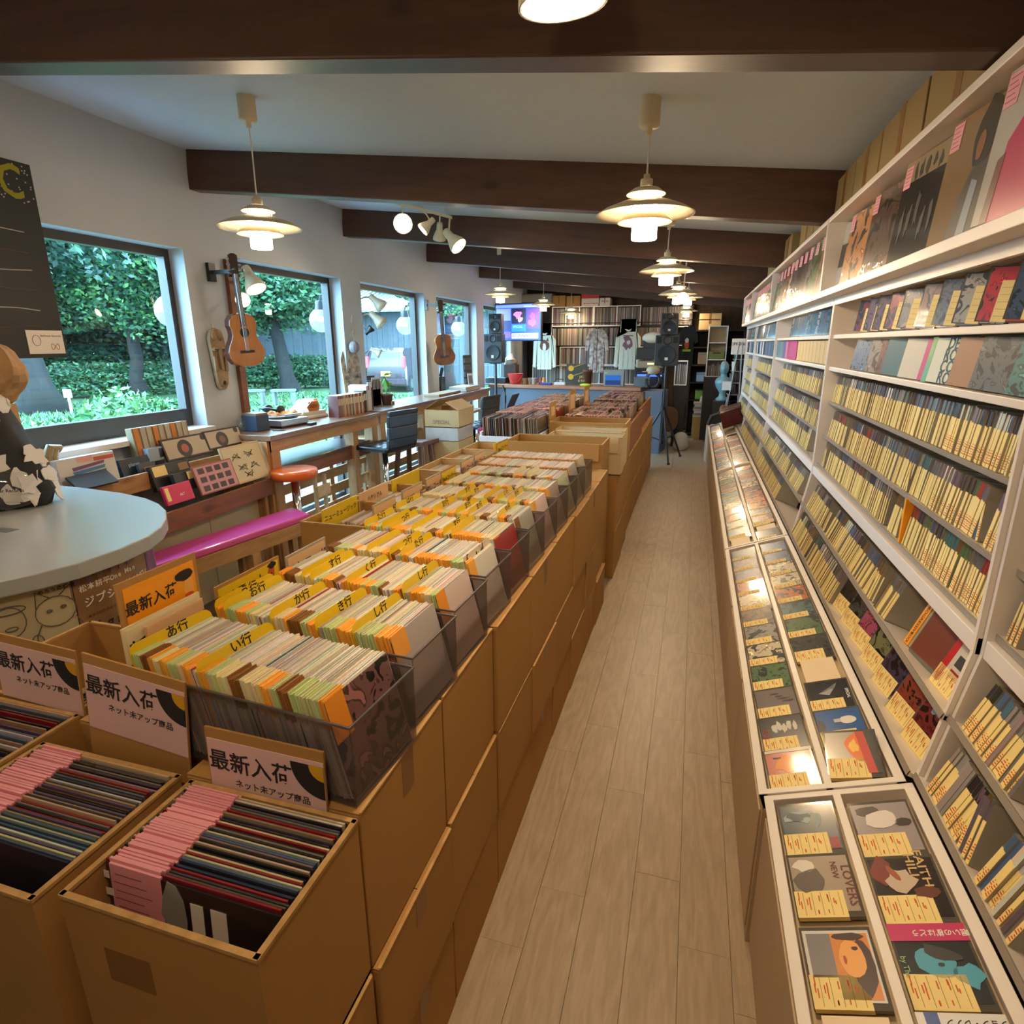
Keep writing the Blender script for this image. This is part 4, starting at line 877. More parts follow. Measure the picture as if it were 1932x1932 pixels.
t = top_record('black record with pale band and rough lettering, in display case', at(1742, 350, x=.61).y, (.02, .02, .02), plain=True, x=.592)
piece(t, 'pale_band', rect(-.156, .156, .235, .3), srgb(150, 130, 100), .0004, .0003); [piece(t, 'rough_letter', blob(-.07 + .04 * k, .262, .012, .022, 9, .5, 90 + k), (.03, .03, .03), .0009, .0003) for k in range(5)]; [piece(t, 'grey_streak', blob(-.1 + .05 * k, .1 + .02 * (k % 3), .012, .05, 9, .5, 95 + k), srgb(70, 68, 66), .0005, .0003) for k in range(5)]
top_record('dark brown record with a group of people, left of the black one', at(1672, 400, x=.615).y, srgb(88, 66, 56), x=.602)
top_record('orange and pink record next to the pale one in display case', at(1622, 440, x=.62).y, srgb(196, 130, 70), x=.608)
t = top_record('white record with a black photo, beside the first display divider', at(1590, 460, x=.62).y, srgb(200, 200, 196), plain=True, x=.614)
piece(t, 'black_photo', rect(-.1, .1, .1, .2), (.03, .03, .03), .0005, .0003)
tc = [('orange', srgb(150, 84, 44)), ('green', srgb(60, 100, 44)), ('grey', srgb(120, 112, 108)), ('brown', srgb(80, 56, 44)), ('dark', srgb(40, 34, 34)), ('violet', srgb(84, 66, 92)), ('cream', srgb(180, 168, 150)), ('red', srgb(120, 40, 36))]
j = 0
bays = [(y0 + .012, y1 - .012) for y0, y1 in UN[2:]]
for a_, b_ in bays:
    n = max(2, int((b_ - a_ - .32) / .17) + 1)
    for k in range(n):
        j += 1; cn, cc = tc[(j - 1) % len(tc)] if j < 9 else tc[rnd.randrange(len(tc))]
        top_record(f"{cn} record standing {ORD(j)} beyond the first display divider", a_ + .162 + (b_ - a_ - .324) * k / (n - 1), cc, yaw=8, x=.598)
# cardboard boxes lying on top of the display case, up to the ceiling
for k, (y0, y1) in enumerate([(1.80, 2.28), (2.30, 2.76), (2.78, 3.16), (3.18, 3.52), (3.70, 4.1), (4.12, 4.6), (5.0, 5.36), (5.6, 6.0), (6.02, 6.5), (7.5, 7.9)]):
    t = thing('cardboard_box', f"flat cardboard box on top of the record display, {ORD(k + 1)} from the camera", 'box', (.60, y0, 2.164), group='boxes under the ceiling on the record display')
    MB().box(0, .34, 0, y1 - y0, 0, .19).build('box_body', cardull, t, bevel=.004); MB().box(-.0008, .06, (y1 - y0) / 2 - .025, (y1 - y0) / 2 + .025, .02, .1908).build('tape', tape, t)
# ================================================================ RECORD BOXES AND EP TRAYS
def open_box(t, x0, x1, y0, y1, z0, z1, m=None, name='box_body', heights=None, th=.006, flaps=()):
    """cardboard box without a lid; heights: front, back, left, right rims"""
    m = m or cardb; hf, hb, hl, hr = heights or (z1,) * 4; b = MB()
    b.box(x0, x1, y0, y0 + th, z0, hf); b.box(x0, x1, y1 - th, y1, z0, hb); b.box(x0, x0 + th, y0 + th, y1 - th, z0, hl); b.box(x1 - th, x1, y0 + th, y1 - th, z0, hr); b.box(x0, x1, y0, y1, z0, z0 + .006)
    o = b.build(name, m, t)
    r = MB()
    for (a0, a1, c0, c1, h) in ((x0, x1, y0 - .0015, y0 + th + .0015, hf), (x0, x1, y1 - th - .0015, y1 + .0015, hb), (x0 - .0015, x0 + th + .0015, y0, y1, hl), (x1 - th - .0015, x1 + .0015, y0, y1, hr)): r.box(a0, a1, c0, c1, h - .004, h + .002)
    r.build('rim', mat('worn_cardboard_edge', srgb(196, 156, 98), .8, noise=.5, scale=40, dark=srgb(120, 84, 42)), t)
    return o
def closed_box(label, x0, x1, y0, y1, z0, z1, m=None, group=None, rot=0.0, taped=True, name='cardboard_box'):
    cx, cy = (x0 + x1) / 2, (y0 + y1) / 2; t = thing(name, label, 'box', (cx, cy, z0), (0, 0, rot), group); hx_, hy_, hz = (x1 - x0) / 2, (y1 - y0) / 2, z1 - z0
    MB().box(-hx_, hx_, -hy_, hy_, 0, hz - .004).build('box_body', m or cardb, t, bevel=.003)
    for s in (-1, 1): MB().box(-hx_ + .001, hx_ - .001, min(0, s * hy_) + .001, max(0, s * hy_) - .001, hz - .004, hz).build('flap', m or cardb, t, bevel=.001)
    MB().box(hx_ - .005, hx_ + .0012, -hy_ + .004, hy_ - .004, hz - .0035, hz + .0004).build('worn_edge', mat('light_worn_edge', srgb(206, 164, 104), .8, noise=.6, scale=30, dark=srgb(160, 116, 62)), t)
    if taped: MB().box(hx_, hx_ + .0006, -.02, .025, hz * .72, hz - .004).build('tape', tape, t)
    return t
# stacks under the EP trays: three boxes high, eight deep
yb = [.690, 1.035, 1.385, 1.765, 2.13, 2.50, 2.86, 3.22, 3.56]
lev = [(0, .268, 'bottom'), (.27, .538, 'middle'), (.54, .868, 'top')]
for i in range(8):
    for z0, z1, nm in lev:
        jx = rnd.uniform(-.009, .009)
        closed_box(f"brown cardboard box, {nm} of {ORD(i + 1)} stack along the aisle from the camera", -.815, -.46 + jx, yb[i] + .003, yb[i + 1] - .003, z0, z1, cardb, 'cardboard boxes stacked along the aisle under EP trays', taped=(i + len(nm)) % 3 == 0)

# ---- EP trays
tray_b = MB(); TL, TW, TH = .497, .195, .150
tray_b.box(0, TL, 0, .003, 0, TH); tray_b.box(0, TL, TW - .003, TW, 0, TH); tray_b.box(0, .003, .003, TW - .003, 0, TH); tray_b.box(TL - .003, TL, .003, TW - .003, 0, TH); tray_b.box(0, TL, 0, TW, -.003, 0)
tray_me = tray_b.mesh('tray_body', smoky)
rim_me = MB().box(-.002, TL + .002, -.002, .001, TH - .003, TH + .001).box(-.002, TL + .002, TW - .001, TW + .002, TH - .003, TH + .001).box(-.002, .001, 0, TW, TH - .003, TH + .001).box(TL - .001, TL + .002, 0, TW, TH - .003, TH + .001).mesh('tray_rim', mat('smoky_plastic_edge', srgb(96, 88, 90), .15, coat=.5))
TY = [.800, 1.025, 1.243, 1.458, 1.672, 1.886, 2.10, 2.314, 2.528, 2.742, 2.956]; TROT = [-.085, -.06, -.05, -.05, -.04, -.04, -.03, -.03, -.03, -.02, -.02]
TZ = .872
TNAME = ['front tray', 'second tray', 'third tray', 'fourth tray', 'fifth tray', 'sixth tray', 'seventh tray', 'eighth tray', 'ninth tray', 'tenth tray', 'last tray']
EPW, EPH, LEANX = .178, .178, -.25
ep_sleeve = MB().box(-.0012, .0012, -EPW / 2, EPW / 2, 0, EPH).mesh('sleeve', gloss_obj)
ep_slip = MB().box(-.0013, .0013, -EPW / 2 - .0006, -EPW / 2 + .052, EPH - .05, EPH + .0035).mesh('price_slip', paint_obj)
SLC = [('cream', srgb(226, 214, 190)), ('white', srgb(232, 226, 214)), ('pale grey', srgb(206, 198, 186)), ('pale grey', srgb(190, 182, 172)), ('white', srgb(240, 234, 222))]
SLR = [('red', srgb(170, 50, 48)), ('blue', srgb(50, 90, 120)), ('tan', srgb(150, 120, 80)), ('pink', srgb(214, 160, 160))]
SPC = [('orange', srgb(248, 178, 70)), ('brown', srgb(140, 92, 44)), ('pale green', srgb(196, 208, 150)), ('cream', srgb(232, 216, 170)), ('orange', srgb(244, 168, 64))]
yel = mat('yellow_divider_card', srgb(224, 186, 20), .35, coat=.3)
def tray_frame(k): return Matrix.Translation((-.478, TY[k] - TW / 2, TZ)) @ Matrix.Rotation(TROT[k], 4, 'Z') @ Matrix.Translation((-TL, 0, 0))
div_pos = {0: [(.0, 'あ行'), (.375, 'い行')], 1: [(.0, 'う行'), (.05, 'お行'), (.34, 'か行'), (.60, 'き行'), (.80, 'し行')], 2: [(.16, None), (.22, 'す行'), (.46, 'く行'), (.80, 'し行')], 3: [(.30, None), (.46, 'つ行'), (.54, 'た行')],
           4: [(.0, 'た行'), (.14, None), (.20, 'つ行'), (.38, None), (.62, 'す行'), (.68, None)], 5: [(.0, 'は行'), (.32, 'お行'), (.52, 'ま行'), (.62, 'ま行'), (.86, 'や行')], 6: [(.34, 'す行'), (.42, 'す行'), (.58, None), (.70, 'く行'), (.80, 'き行')], 7: [(.1, None)], 8: [(.55, None), (.7, None)]}
eps_rest = MB(); n_ep = 0
dm = MB(); cr = [(-.093, 0), (.093, 0), (.093, .178)] + [(.093 - .018 + .018 * math.cos(a), .178 + .018 * math.sin(a)) for a in (.4, .8, 1.2, 1.57)] + [(-.093 + .018 - .018 * math.cos(a), .178 + .018 * math.sin(a)) for a in (1.57, 1.2, .8, .4)] + [(-.093, .178)]
dm.prism(cr, Matrix(((0, 0, 1, 0), (1, 0, 0, 0), (0, 1, 0, 0), (0, 0, 0, 1))), .0012); div_me = dm.mesh('divider_card', yel)
div_w = dm.mesh('divider_card', mat('white_divider_card', srgb(232, 220, 190), .5))
for k in range(11):
    F = tray_frame(k)
    t = thing('ep_tray', f"smoky clear plastic tray full of EP records, {TNAME[k]} of the main row", 'tray', group='smoky plastic EP trays in the main row'); t.matrix_world = F
    put('tray_body', tray_me, t); put('tray_rim', rim_me, t)
    r = random.Random(50 + k); x = .012 + .042; run = 0; sp = SPC[0]; i = 0; dv = sorted(div_pos.get(k, []))
    Lm = Matrix.Rotation(LEANX, 4, 'Y'); di = 0; sag = 0
    last = None
    while x < TL - .006:
        fx = (x - .054) / (TL - .06)
        if di < len(dv) and fx >= dv[di][0]:
            txt = dv[di][1]; colr = 'yellow' if k < 7 else 'white'
            d = thing('index_divider', f"{colr} index card{' lettered ' + txt if txt else ''}, {ORD(di + 1)} from the left in the {TNAME[k]}", 'divider', group='index cards between the EP records'); d.matrix_world = F @ Matrix.Translation((x, TW / 2, .004)) @ Lm
            put('divider_card', div_me if k < 7 else div_w, d)
            if txt: write(txt[0] + txt[1:], frame((.0016, .01, .184), (0, 1, 0), (0, 0, 1)), .026, ink, d)
            x += .004; di += 1; run = 0; continue
        if run <= 0:
            run = r.randint(3, 9); sp = r.choice(SPC) if r.random() < .86 else None
        run -= 1; i += 1
        sl = r.choice(SLC) if r.random() < .965 else r.choice(SLR)
        sc = tuple(c * r.uniform(.8, 1.05) for c in sl[1]); h = r.uniform(-.003, .002) 
        M = F @ Matrix.Translation((x, TW / 2 + r.uniform(-.0025, .0025), .003 + h)) @ Lm
        if k < 2 and n_ep < 300:
            n_ep += 1
            e = thing('ep_record', f"{sl[0]} EP sleeve with {sp[0] + ' slip' if sp else 'no slip'}, {ORD(i)} from the left in the {TNAME[k]}", 'record', group=f'EP records in the {TNAME[k]}'); e.matrix_world = M
            putm('sleeve', ep_sleeve, Matrix(), e, sc)
            if sp: putm('price_slip', ep_slip, Matrix(), e, tuple(c * r.uniform(.85, 1.1) for c in sp[1]))
        else:
            i0 = len(eps_rest.v); eps_rest.box(-.0012, .0012, -EPW / 2, EPW / 2, 0, EPH, 0, sc)
            if sp and k < 9: eps_rest.box(-.0014, .0014, -EPW / 2 - .0006, -EPW / 2 + .04, EPH - .05, EPH + .003, 0, sp[1])
            elif sp: eps_rest.box(-.0014, .0014, -EPW / 2 - .0006, -EPW / 2 + .03, EPH - .05, EPH + .002, 0, srgb(220, 170, 110))
            eps_rest.xf(M, i0)
        x += r.uniform(.0032, .0034)
# the last sleeve of some trays shows its cover through the clear wall
for k, lb, cc in ((0, 'EP with dark printed cover against the right wall of the front tray', srgb(120, 84, 84)), (1, 'EP with a pale cover against right wall of the second tray', srgb(190, 160, 150)), (2, 'EP with a green cover against right wall of third tray', srgb(60, 120, 80)), (3, 'EP with a cream portrait cover leaning at the right of fourth tray', srgb(212, 190, 160)), (4, 'EP with purple brown cover against right wall of fifth tray', srgb(96, 66, 66))):
    e = thing('ep_record', lb, 'record', group=None); e.matrix_world = tray_frame(k) @ Matrix.Translation((TL - .008, TW / 2, .003)) @ Matrix.Rotation(LEANX * (1.0 if k != 3 else 1.2), 4, 'Y')
    o = MB().box(-.0008, .0008, -EPW / 2, EPW / 2, 0, EPH + (.02 if k == 3 else 0)).build('sleeve', art, e); o.color = (*cc, 1)
    MB().box(.0008, .0016, -EPW / 2, -EPW / 2 + .045, EPH - .075, EPH + .003).build('price_slip', mat('orange_slip', srgb(240, 150, 40), .6), e)
    if k == 3: MB().prism(blob(.0, .1, .045, .055, 18, .02, 5), frame((.0009, 0, 0), (0, 1, 0), (0, 0, 1)), .0005).build('portrait_oval', mat('blue_print', srgb(90, 120, 140), .4), e); MB().prism(blob(.0, .09, .02, .04, 12, .1, 6), frame((.0014, 0, 0), (0, 1, 0), (0, 0, 1)), .0005).build('portrait', mat('brown_print', srgb(120, 66, 44), .4), e)

# ---- lettered signs
paper_pink = mat('pink_sign_paper', srgb(226, 190, 190), .55, noise=.06, scale=3); paper_or = mat('orange_sign_paper', srgb(246, 160, 30), .4, coat=.3); paper_ye = mat('yellow_sign_paper', srgb(232, 196, 30), .45, coat=.2); paper_tan = mat('tan_sign_paper', srgb(226, 184, 138), .5)
def sign(label, M, wd, hg, paper, margin=(.01, .012, .01, .06), back=None, name='sign_card', grp='lettered cards above the records'):
    """M: bottom-left corner of the card, X along the reading direction, Y up"""
    t = thing(name, label, 'sign', group=grp); t.matrix_world = M
    MB().box(0, wd, 0, hg, -.004, 0).build('backing_card', back or cardb, t)
    l, tp, rr, bt = margin; MB().box(l, wd - rr, min(bt, hg - .15) if bt == .06 else bt, hg - tp, 0, .0012).build('paper', paper, t)
    return t
def new_in(label, M, wd=.232, hg=.215):
    t = sign(label, M, wd, hg, paper_pink, (.003, .02, .001, .06), grp='pink new-arrival signs')
    z = .0016; write('最新入荷', frame((.088, hg - .062, z), (1, 0, 0), (0, 1, 0)), .042, ink, t); write('ネット未アップ商品', frame((.128, hg - .100, z), (1, 0, 0), (0, 1, 0)), .0165, ink, t)
    q = lambda r0: [(wd - .001, hg - .028)] + [(wd - .001 - r0 * math.cos(a), hg - .028 - r0 * math.sin(a)) for a in [i * PI / 2 / 14 for i in range(15)]]
    MB().prism(q(.062), Matrix.Translation((0, 0, .0012)), .0005).build('record_picture', ink, t); MB().prism(q(.027), Matrix.Translation((0, 0, .0018)), .0005).build('record_label', mat('gold_print', srgb(214, 164, 30), .5), t)
    return t
tilt = lambda y, lean, yaw=0.0: (Matrix.Rotation(yaw, 3, 'Z') @ Vector((1, 0, 0)), Matrix.Rotation(yaw, 3, 'Z') @ Vector((0, math.sin(lean), math.cos(lean))))
X, Y = tilt(0, .0); new_in('pink new-arrival sign behind the middle box, left of the front tray', Matrix.Rotation(0, 4, 'Z') @ frame((-1.063, .714, .845), (.995, 0, -.1), (0, .02, 1)))
new_in('pink new-arrival sign at back of the front right record box', frame((-.757, .688, .80), (1, 0, -.012), (0, .02, 1)), .232, .178)
new_in('pink new-arrival sign cut by the left picture edge', frame((-1.40, .782, .815), (1, 0, -.05), (0, .02, 1)), .232, .205)
SX = -.992
def side_sign(label, y0, y1, z0, z1, paper, x=SX, margin=(.006, .008, .006, .008), back=None):
    return sign(label, frame((x, y0, z0), (0, 1, 0), (0, 0, 1)), y1 - y0, z1 - z0, paper, margin, back)
s = side_sign('orange new-arrival sign with a printed face, left of front tray', .790, .985, .98, 1.165, paper_or, -1.02, (.012, .014, .01, .04))
write('最新入荷', frame((.072, .125, .002), (1, -.0, 0), (0, 1, 0)), .0315, ink, s); write('ネット未アップ商品', frame((.098, .088, .002), (1, 0, 0), (0, 1, 0)), .0125, ink, s)
f = MB().prism(blob(.165, .115, .014, .028, 14, .08, 3), Matrix.Translation((0, 0, .0013)), .0004).build('printed_face', mat('peach_print', srgb(240, 176, 90), .5), s); MB().prism(blob(.158, .147, .024, .013, 14, .15, 4), Matrix.Translation((0, 0, .0018)), .0004).build('printed_hair', ink, s); MB().prism(blob(.163, .100, .012, .005, 12, .1, 5), Matrix.Translation((0, 0, .0018)), .0004).build('printed_lips', mat('red_orange_print', srgb(214, 84, 30), .5), s)
s = side_sign('white framed EP sign below the orange one, at front tray', .770, .960, .93, 1.085, mat('ivory_card', srgb(230, 216, 178), .5), -.999, (.006, .006, .006, .02), mat('ivory_card'))
write('新', frame((.028, .10, .002), (1, 0, 0), (0, 1, 0)), .042, ink, s)
s = side_sign('pinkish EP record sign with purple outlined letters, front tray', .812, .958, .94, 1.072, paper_tan, -.990, (.002, .002, .002, .002), paper_tan); write('EPレコード', frame((.076, .09, .002), (1, .0, 0), (0, 1, 0)), .036, inkpur, s); 
s = side_sign('yellow seven-inch corner sign left of the second tray', 1.005, 1.228, .945, 1.075, paper_ye, -1.0, (.007, .008, .007, .004)); write('7inchコーナー', frame((.094, .092, .002), (1, 0, 0), (0, 1, 0)), .032, ink, s); write('めろう応援中', frame((.10, .066, .002), (1, 0, 0), (0, 1, 0)), .013, inkred, s)
MB().prism(blob(.188, .10, .012, .022, 12, .2, 8), Matrix.Translation((0, 0, .0014)), .0004).build('printed_figure', inkred, s); MB().prism(blob(.192, .116, .016, .009, 12, .2, 9), Matrix.Translation((0, 0, .0018)), .0004).build('printed_hair', ink, s)
grey_card = mat('grey_card', srgb(170, 156, 140), .6)
def ep_sign(label, y0, y1, z0=.94, z1=1.065, x=SX, back=None, txt='EPレコード', c=None):
    s = side_sign(label, y0, y1, z0, z1, paper_tan, x, back=back or grey_card); w_ = y1 - y0
    write(txt, frame((w_ * .5, (z1 - z0) * .64, .002), (1, 0, 0), (0, 1, 0)), w_ * .2, c or inkpur, s); write('懐かしのサウンド♪', frame((w_ * .5, (z1 - z0) * .32, .002), (1, 0, 0), (0, 1, 0)), w_ * .095, ink, s); return s
ep_sign('tan EP record sign with dark letters, left of the third tray', 1.245, 1.425)
Yx = lambda u, v, x=SX: at(u, v, x=x).y
for lb, u0, u1, v0, v1, kind in (('tan EP record sign beside the fifth tray, dark left edge', 705, 748, 1000, 955, 0), ('tan EP record sign with a round mark beside the sixth tray', 759, 798, 955, 925, 0), ('tan EP record sign beside the seventh tray, left of yellow sign', 804, 833, 935, 905, 0), ('small yellow seven-inch sign beside the eighth tray', 832, 860, 920, 885, 1), ('greyish EP record sign beside the ninth tray', 870, 893, 897, 875, 0), ('farther small EP record sign beside the tenth tray', 895, 915, 886, 858, 0), ('yellow seven-inch sign at the far end of the EP trays', 938, 958, 861, 832, 1)):
    y0, y1 = Yx(u0, (v0 + v1) / 2), Yx(u1, (v0 + v1) / 2)
    if kind == 0: ep_sign(lb, y0, y1, .96, 1.085)
    else:
        s = side_sign(lb, y0, y1, .95, 1.085, paper_ye); write('7inchコーナー', frame(((y1 - y0) / 2, .095, .002), (1, 0, 0), (0, 1, 0)), (y1 - y0) * .145, ink, s); MB().prism(blob((y1 - y0) * .6, .05, .03, .012, 10, .3, 8), Matrix.Translation((0, 0, .0014)), .0004).build('printed_figure', inkred, s)

# ---- open record boxes at the front
pink = mat('pink_slip_paper'); pink_ink = mat('pink_slip_ink')
LPC = [('black', (.014, .014, .016)), ('black', (.02, .02, .022)), ('dark grey', srgb(56, 54, 54)), ('tan', srgb(160, 136, 104)), ('cream', srgb(196, 180, 150)), ('grey', srgb(110, 104, 100)), ('navy', srgb(36, 40, 62)), ('brown', srgb(86, 62, 44)), ('steel blue', srgb(76, 96, 120)), ('red', srgb(140, 34, 36)), ('violet', srgb(92, 80, 108)), ('white', srgb(205, 200, 190))]
lp_me = MB().box(-.1525, .1525, -.0015, .0015, 0, .308).mesh('sleeve', mat('glossy_record_sleeve', (1, 1, 1), .2, src='obj', coat=.7))
m = MB().box(-.145, -.050, -.0019, .0019, .205, .3115)
for k in range(6): m.box(-.14 + .004 * (k % 2), -.07 - .008 * (k % 3), -.0021, -.0019, .225 + .014 * k, .2262 + .014 * k, 1)
lp_slip = m.mesh('price_slip', [pink, pink_ink])
def lp(label, M, cc, grp, slip=True):
    e = thing('lp_record', label, 'record', group=grp); e.matrix_world = M; putm('sleeve', lp_me, Matrix(), e, cc)
    if slip: putm('price_slip', lp_slip, Matrix(), e)
    return e
def record_box(label, boxname, x0, x1, y0, y1, z0, z1, n, seed, first=None, slip=True, ys=None):
    t = thing('record_box', label, 'box', (0, 0, 0), group='open record boxes at the front'); open_box(t, x0, x1, y0, y1, z0, z1)
    MB().box((x0 + x1) / 2 - .10, (x0 + x1) / 2 - .02, y0 - .0006, y0, z1 - .13, z1 - .07).build('tape', tape, t)
    r = random.Random(seed); cx = (x0 + x1) / 2; a, b_ = ys or (y0 + .040, y1 - .034)
    for i in range(n):
        cn, cc = r.choice(LPC); lb = f"{cn} LP with pink slip, {ORD(i + 1)} from the front in the {boxname}"
        if i == 0 and first: lb, cc = first
        y = a + (b_ - a) * i / (n - 1)
        M = Matrix.Translation((cx + r.uniform(-.003, .003), y, z0 + .012 + .004 * i / n + r.uniform(-.002, .004))) @ Matrix.Rotation(-.07, 4, 'X')
        e = lp(lb, M, tuple(c * r.uniform(.8, 1.1) for c in cc), f'LPs in the {boxname}', slip)
        if i == 0: firsts.append(e)
firsts = []
record_box('open cardboard record box in front, right of two', 'right front box', -.795, -.466, .448, .684, .545, .865, 36, 3, ('black LP with white bars, foremost in the right front box', (.014, .014, .016)))
record_box('open cardboard record box in front, left of two, cut by picture', 'left front box', -1.150, -.822, .430, .688, .545, .865, 38, 4, ('plain navy LP, foremost in the left front box', srgb(40, 42, 66)))
record_box('record box further left under a sign, cut by picture', 'far left box', -1.495, -1.168, .47, .775, .545, .865, 26, 5, None, False)
h = firsts[0]
for x0, x1 in ((.0, .022), (.035, .062)): MB().box(x0, x1, -.0024, -.0019, .10, .285).build('white_bar', inkwht, h)
MB().prism(blob(-.03, .25, .02, .05, 10, .3, 5), frame((0, -.0018, 0), (1, 0, 0), (0, 0, 1)), .0006).build('pale_blot', mat('grey_print', srgb(150, 150, 146), .4), h)
for k in range(3): MB().box(-.157, -.147 + .004 * (k % 2), -.0024, -.0019, .285 - .03 * k, .297 - .03 * k).build('white_bar', inkwht, h)
# tall open box behind with a few records
t = thing('record_box', 'tall half-empty cardboard box behind the front signs', 'box'); open_box(t, -1.485, -1.20, .80, 1.065, .55, .90, cardb, heights=(.855, .90, .90, .855))
for i in range(9):
    cn, cc = LPC[(i * 5) % len(LPC)]; e = thing('lp_record', f"{cn} LP edge-on, {ORD(i + 1)} from the right in the tall box", 'record', group='LPs in the tall half-empty box'); e.matrix_world = Matrix.Translation((-1.235 - .011 * i, .93, .556)) @ Matrix.Rotation(-.05, 4, 'Y') @ Matrix.Rotation(PI / 2, 4, 'Z') @ Matrix.Diagonal((.80, 1, .85, 1)); putm('sleeve', lp_me, Matrix(), e, cc)
# boxes under the front row
for lb, x0, x1, y0, y1, z0, z1 in (('cardboard box under the right front record box', -.797, -.462, .42, .684, .27, .542), ('lowest cardboard box under the right front record box', -.797, -.458, .41, .684, 0, .267), ('cardboard box under the left front record box', -1.152, -.822, .42, .688, .27, .542), ('lowest cardboard box under the left front record box', -1.152, -.822, .42, .688, 0, .267), ('cardboard box under the far left record box', -1.495, -1.168, .47, .775, .0, .542), ('cardboard box under the tall half-empty box', -1.50, -1.20, .80, 1.09, 0, .547), ('tall cardboard box supporting the left end of front tray', -1.15, -.82, .76, 1.10, .40, .868), ('low cardboard box under the left end of front trays', -1.15, -.82, .76, 1.10, 0, .397), ('cardboard box supporting the left ends of third and fourth trays', -1.02, -.82, 1.12, 1.60, 0, .868), ('cardboard box supporting the left ends of the farther trays', -1.02, -.82, 1.62, 2.3, 0, .868), ('cardboard box supporting the left ends of the last trays', -1.02, -.82, 2.32, 3.1, 0, .868)):
    closed_box(lb, x0, x1, y0, y1, z0, z1, cardb, 'cardboard boxes under the front records', taped=False)

# ---- second row of EP boxes to the left
ybx = [1.85, 2.19, 2.53, 2.87, 3.21, 3.55, 3.87]
for i in range(6):
    t = thing('record_box', f"open cardboard EP box, {ORD(i + 1)} of the row left of the EP trays", 'box', group='open EP boxes left of the main trays'); open_box(t, -1.395, -1.03, ybx[i] + .003, ybx[i + 1] - .003, .64, .955, cardb if i < 2 else cardb2)
    closed_box(f"cardboard box under the {ORD(i + 1)} open EP box", -1.395, -1.03, ybx[i] + .003, ybx[i + 1] - .003, 0, .638, cardb, 'cardboard boxes under the left EP boxes', taped=False)
    MB().box(-1.165, -1.160, ybx[i] + .01, ybx[i + 1] - .01, .65, .95).build('inner_wall', cardb, t)
    r = random.Random(200 + i); xe = [-1.385, -1.175, -1.155, -1.045]
    for a, b_ in ((-1.30 if i == 0 else -1.385, -1.175), (-1.155, -1.045)):
        x = a
        if i in (2, 5) and a < -1.2: continue
        while x < b_:
            M = Matrix.Translation((x + .02, (ybx[i] + ybx[i + 1]) / 2 + .05, .75 + r.uniform(-.004, .004))) @ Matrix.Rotation(LEANX * .7, 4, 'Y'); i0 = len(eps_rest.v)
            c = r.choice(SLC)[1] if r.random() < .9 else r.choice(SLR)[1]; eps_rest.box(-.0012, .0012, -EPW / 2, EPW / 2, 0, EPH, 0, tuple(k * r.uniform(.8, 1) for k in c)); eps_rest.xf(M, i0); x += .0034
for lb, u0, u1, v, txt, pp in (('yellow hand-lettered card in the nearest left EP box', 608, 676, 972, 'ニューミュージック', paper_ye), ('pinkish hand-lettered card in the second left EP box', 678, 733, 937, 'ハヤシさん', paper_tan)):
    y0, y1 = Yx(u0, v, -1.33), Yx(u1, v, -1.33); s = side_sign(lb, y0, y1, .90, .99, pp, -1.33, (.001, .001, .001, .001), pp); write(txt, frame(((y1 - y0) / 2, .05, .002), (1, 0, 0), (0, 1, 0)), .026, ink, s)
s = side_sign('plain yellow divider card in the third left EP box', Yx(740, 915, -1.33), Yx(791, 895, -1.33), .90, .985, paper_ye, -1.33, (.001, .001, .001, .001), paper_ye)
s = side_sign('yellow divider card tilted in the far left EP box', 3.62, 3.75, .90, .985, paper_ye, -1.2, (.001, .001, .001, .001), paper_ye)
o = eps_rest.build('ep_records', gloss_vc); tag(o, 'all the EP records of the farther trays and left boxes', 'records', kind='stuff')

# ---- far boxes and LP bins in the middle of the shop
def open_thing(lb, x0, x1, y0, y1, z0, z1, m, under=True, rim=None):
    t = thing('record_box', lb, 'box', group='large open boxes beyond the EP trays'); open_box(t, x0, x1, y0, y1, z0, z1, m)
    for s_, yy in ((-1, y0), (1, y1)): MB().fbox((x0 + .02, yy, z1), (x1 - x0 - .04, 0, 0), (0, s_ * .004, 0), (0, s_ * .012, -.10)).build('flap', m, t)
open_thing('wide brown open box just beyond the EP trays', -1.12, -.50, 3.60, 3.93, .70, 1.01, cardb)
cardcream = mat('cream_cardboard', srgb(216, 192, 154), .7, noise=.15, scale=2)
open_thing('cream open box behind the wide brown one', -.94, -.43, 4.00, 4.22, .74, .995, cardcream)
open_thing('second cream open box behind the wide brown one', -.94, -.44, 4.26, 4.48, .74, 1.0, cardcream)
open_thing('brown open box in front of the LP bins', -1.05, -.46, 4.54, 4.90, .70, 1.02, cardb)
r = random.Random(77)
bigs = MB()
for (x0, x1, y, z, n) in ((-1.1, -.53, 3.76, .72, 60), (-.92, -.46, 4.1, .745, 80), (-.92, -.47, 4.36, .745, 80), (-1.0, -.5, 4.72, .72, 60)):
    for i in range(n):
        x = x0 + (x1 - x0) * i / n; i0 = len(bigs.v); bigs.box(-.0012, .0012, -.09, .09, 0, .22, 0, tuple(c * r.uniform(.75, 1) for c in r.choice(SLC)[1])); bigs.xf(Matrix.Translation((x, y, z)) @ Matrix.Rotation(-.1, 4, 'Y'), i0)
for i, (x0, x1, y0, y1, z1) in enumerate(((-1.12, -.50, 3.60, 3.94, .698), (-.94, -.45, 3.98, 4.5, .738), (-1.05, -.46, 4.54, 4.9, .698))):
    for z0, z2, nm in ((0, .34, 'lower'), (.342, z1, 'upper')): closed_box(f"cardboard box, {nm} one of the {ORD(i + 1)} pair beyond the EP trays", x0, x1, y0, y1, z0, z2, cardb, 'cardboard boxes under the large open boxes', taped=False)
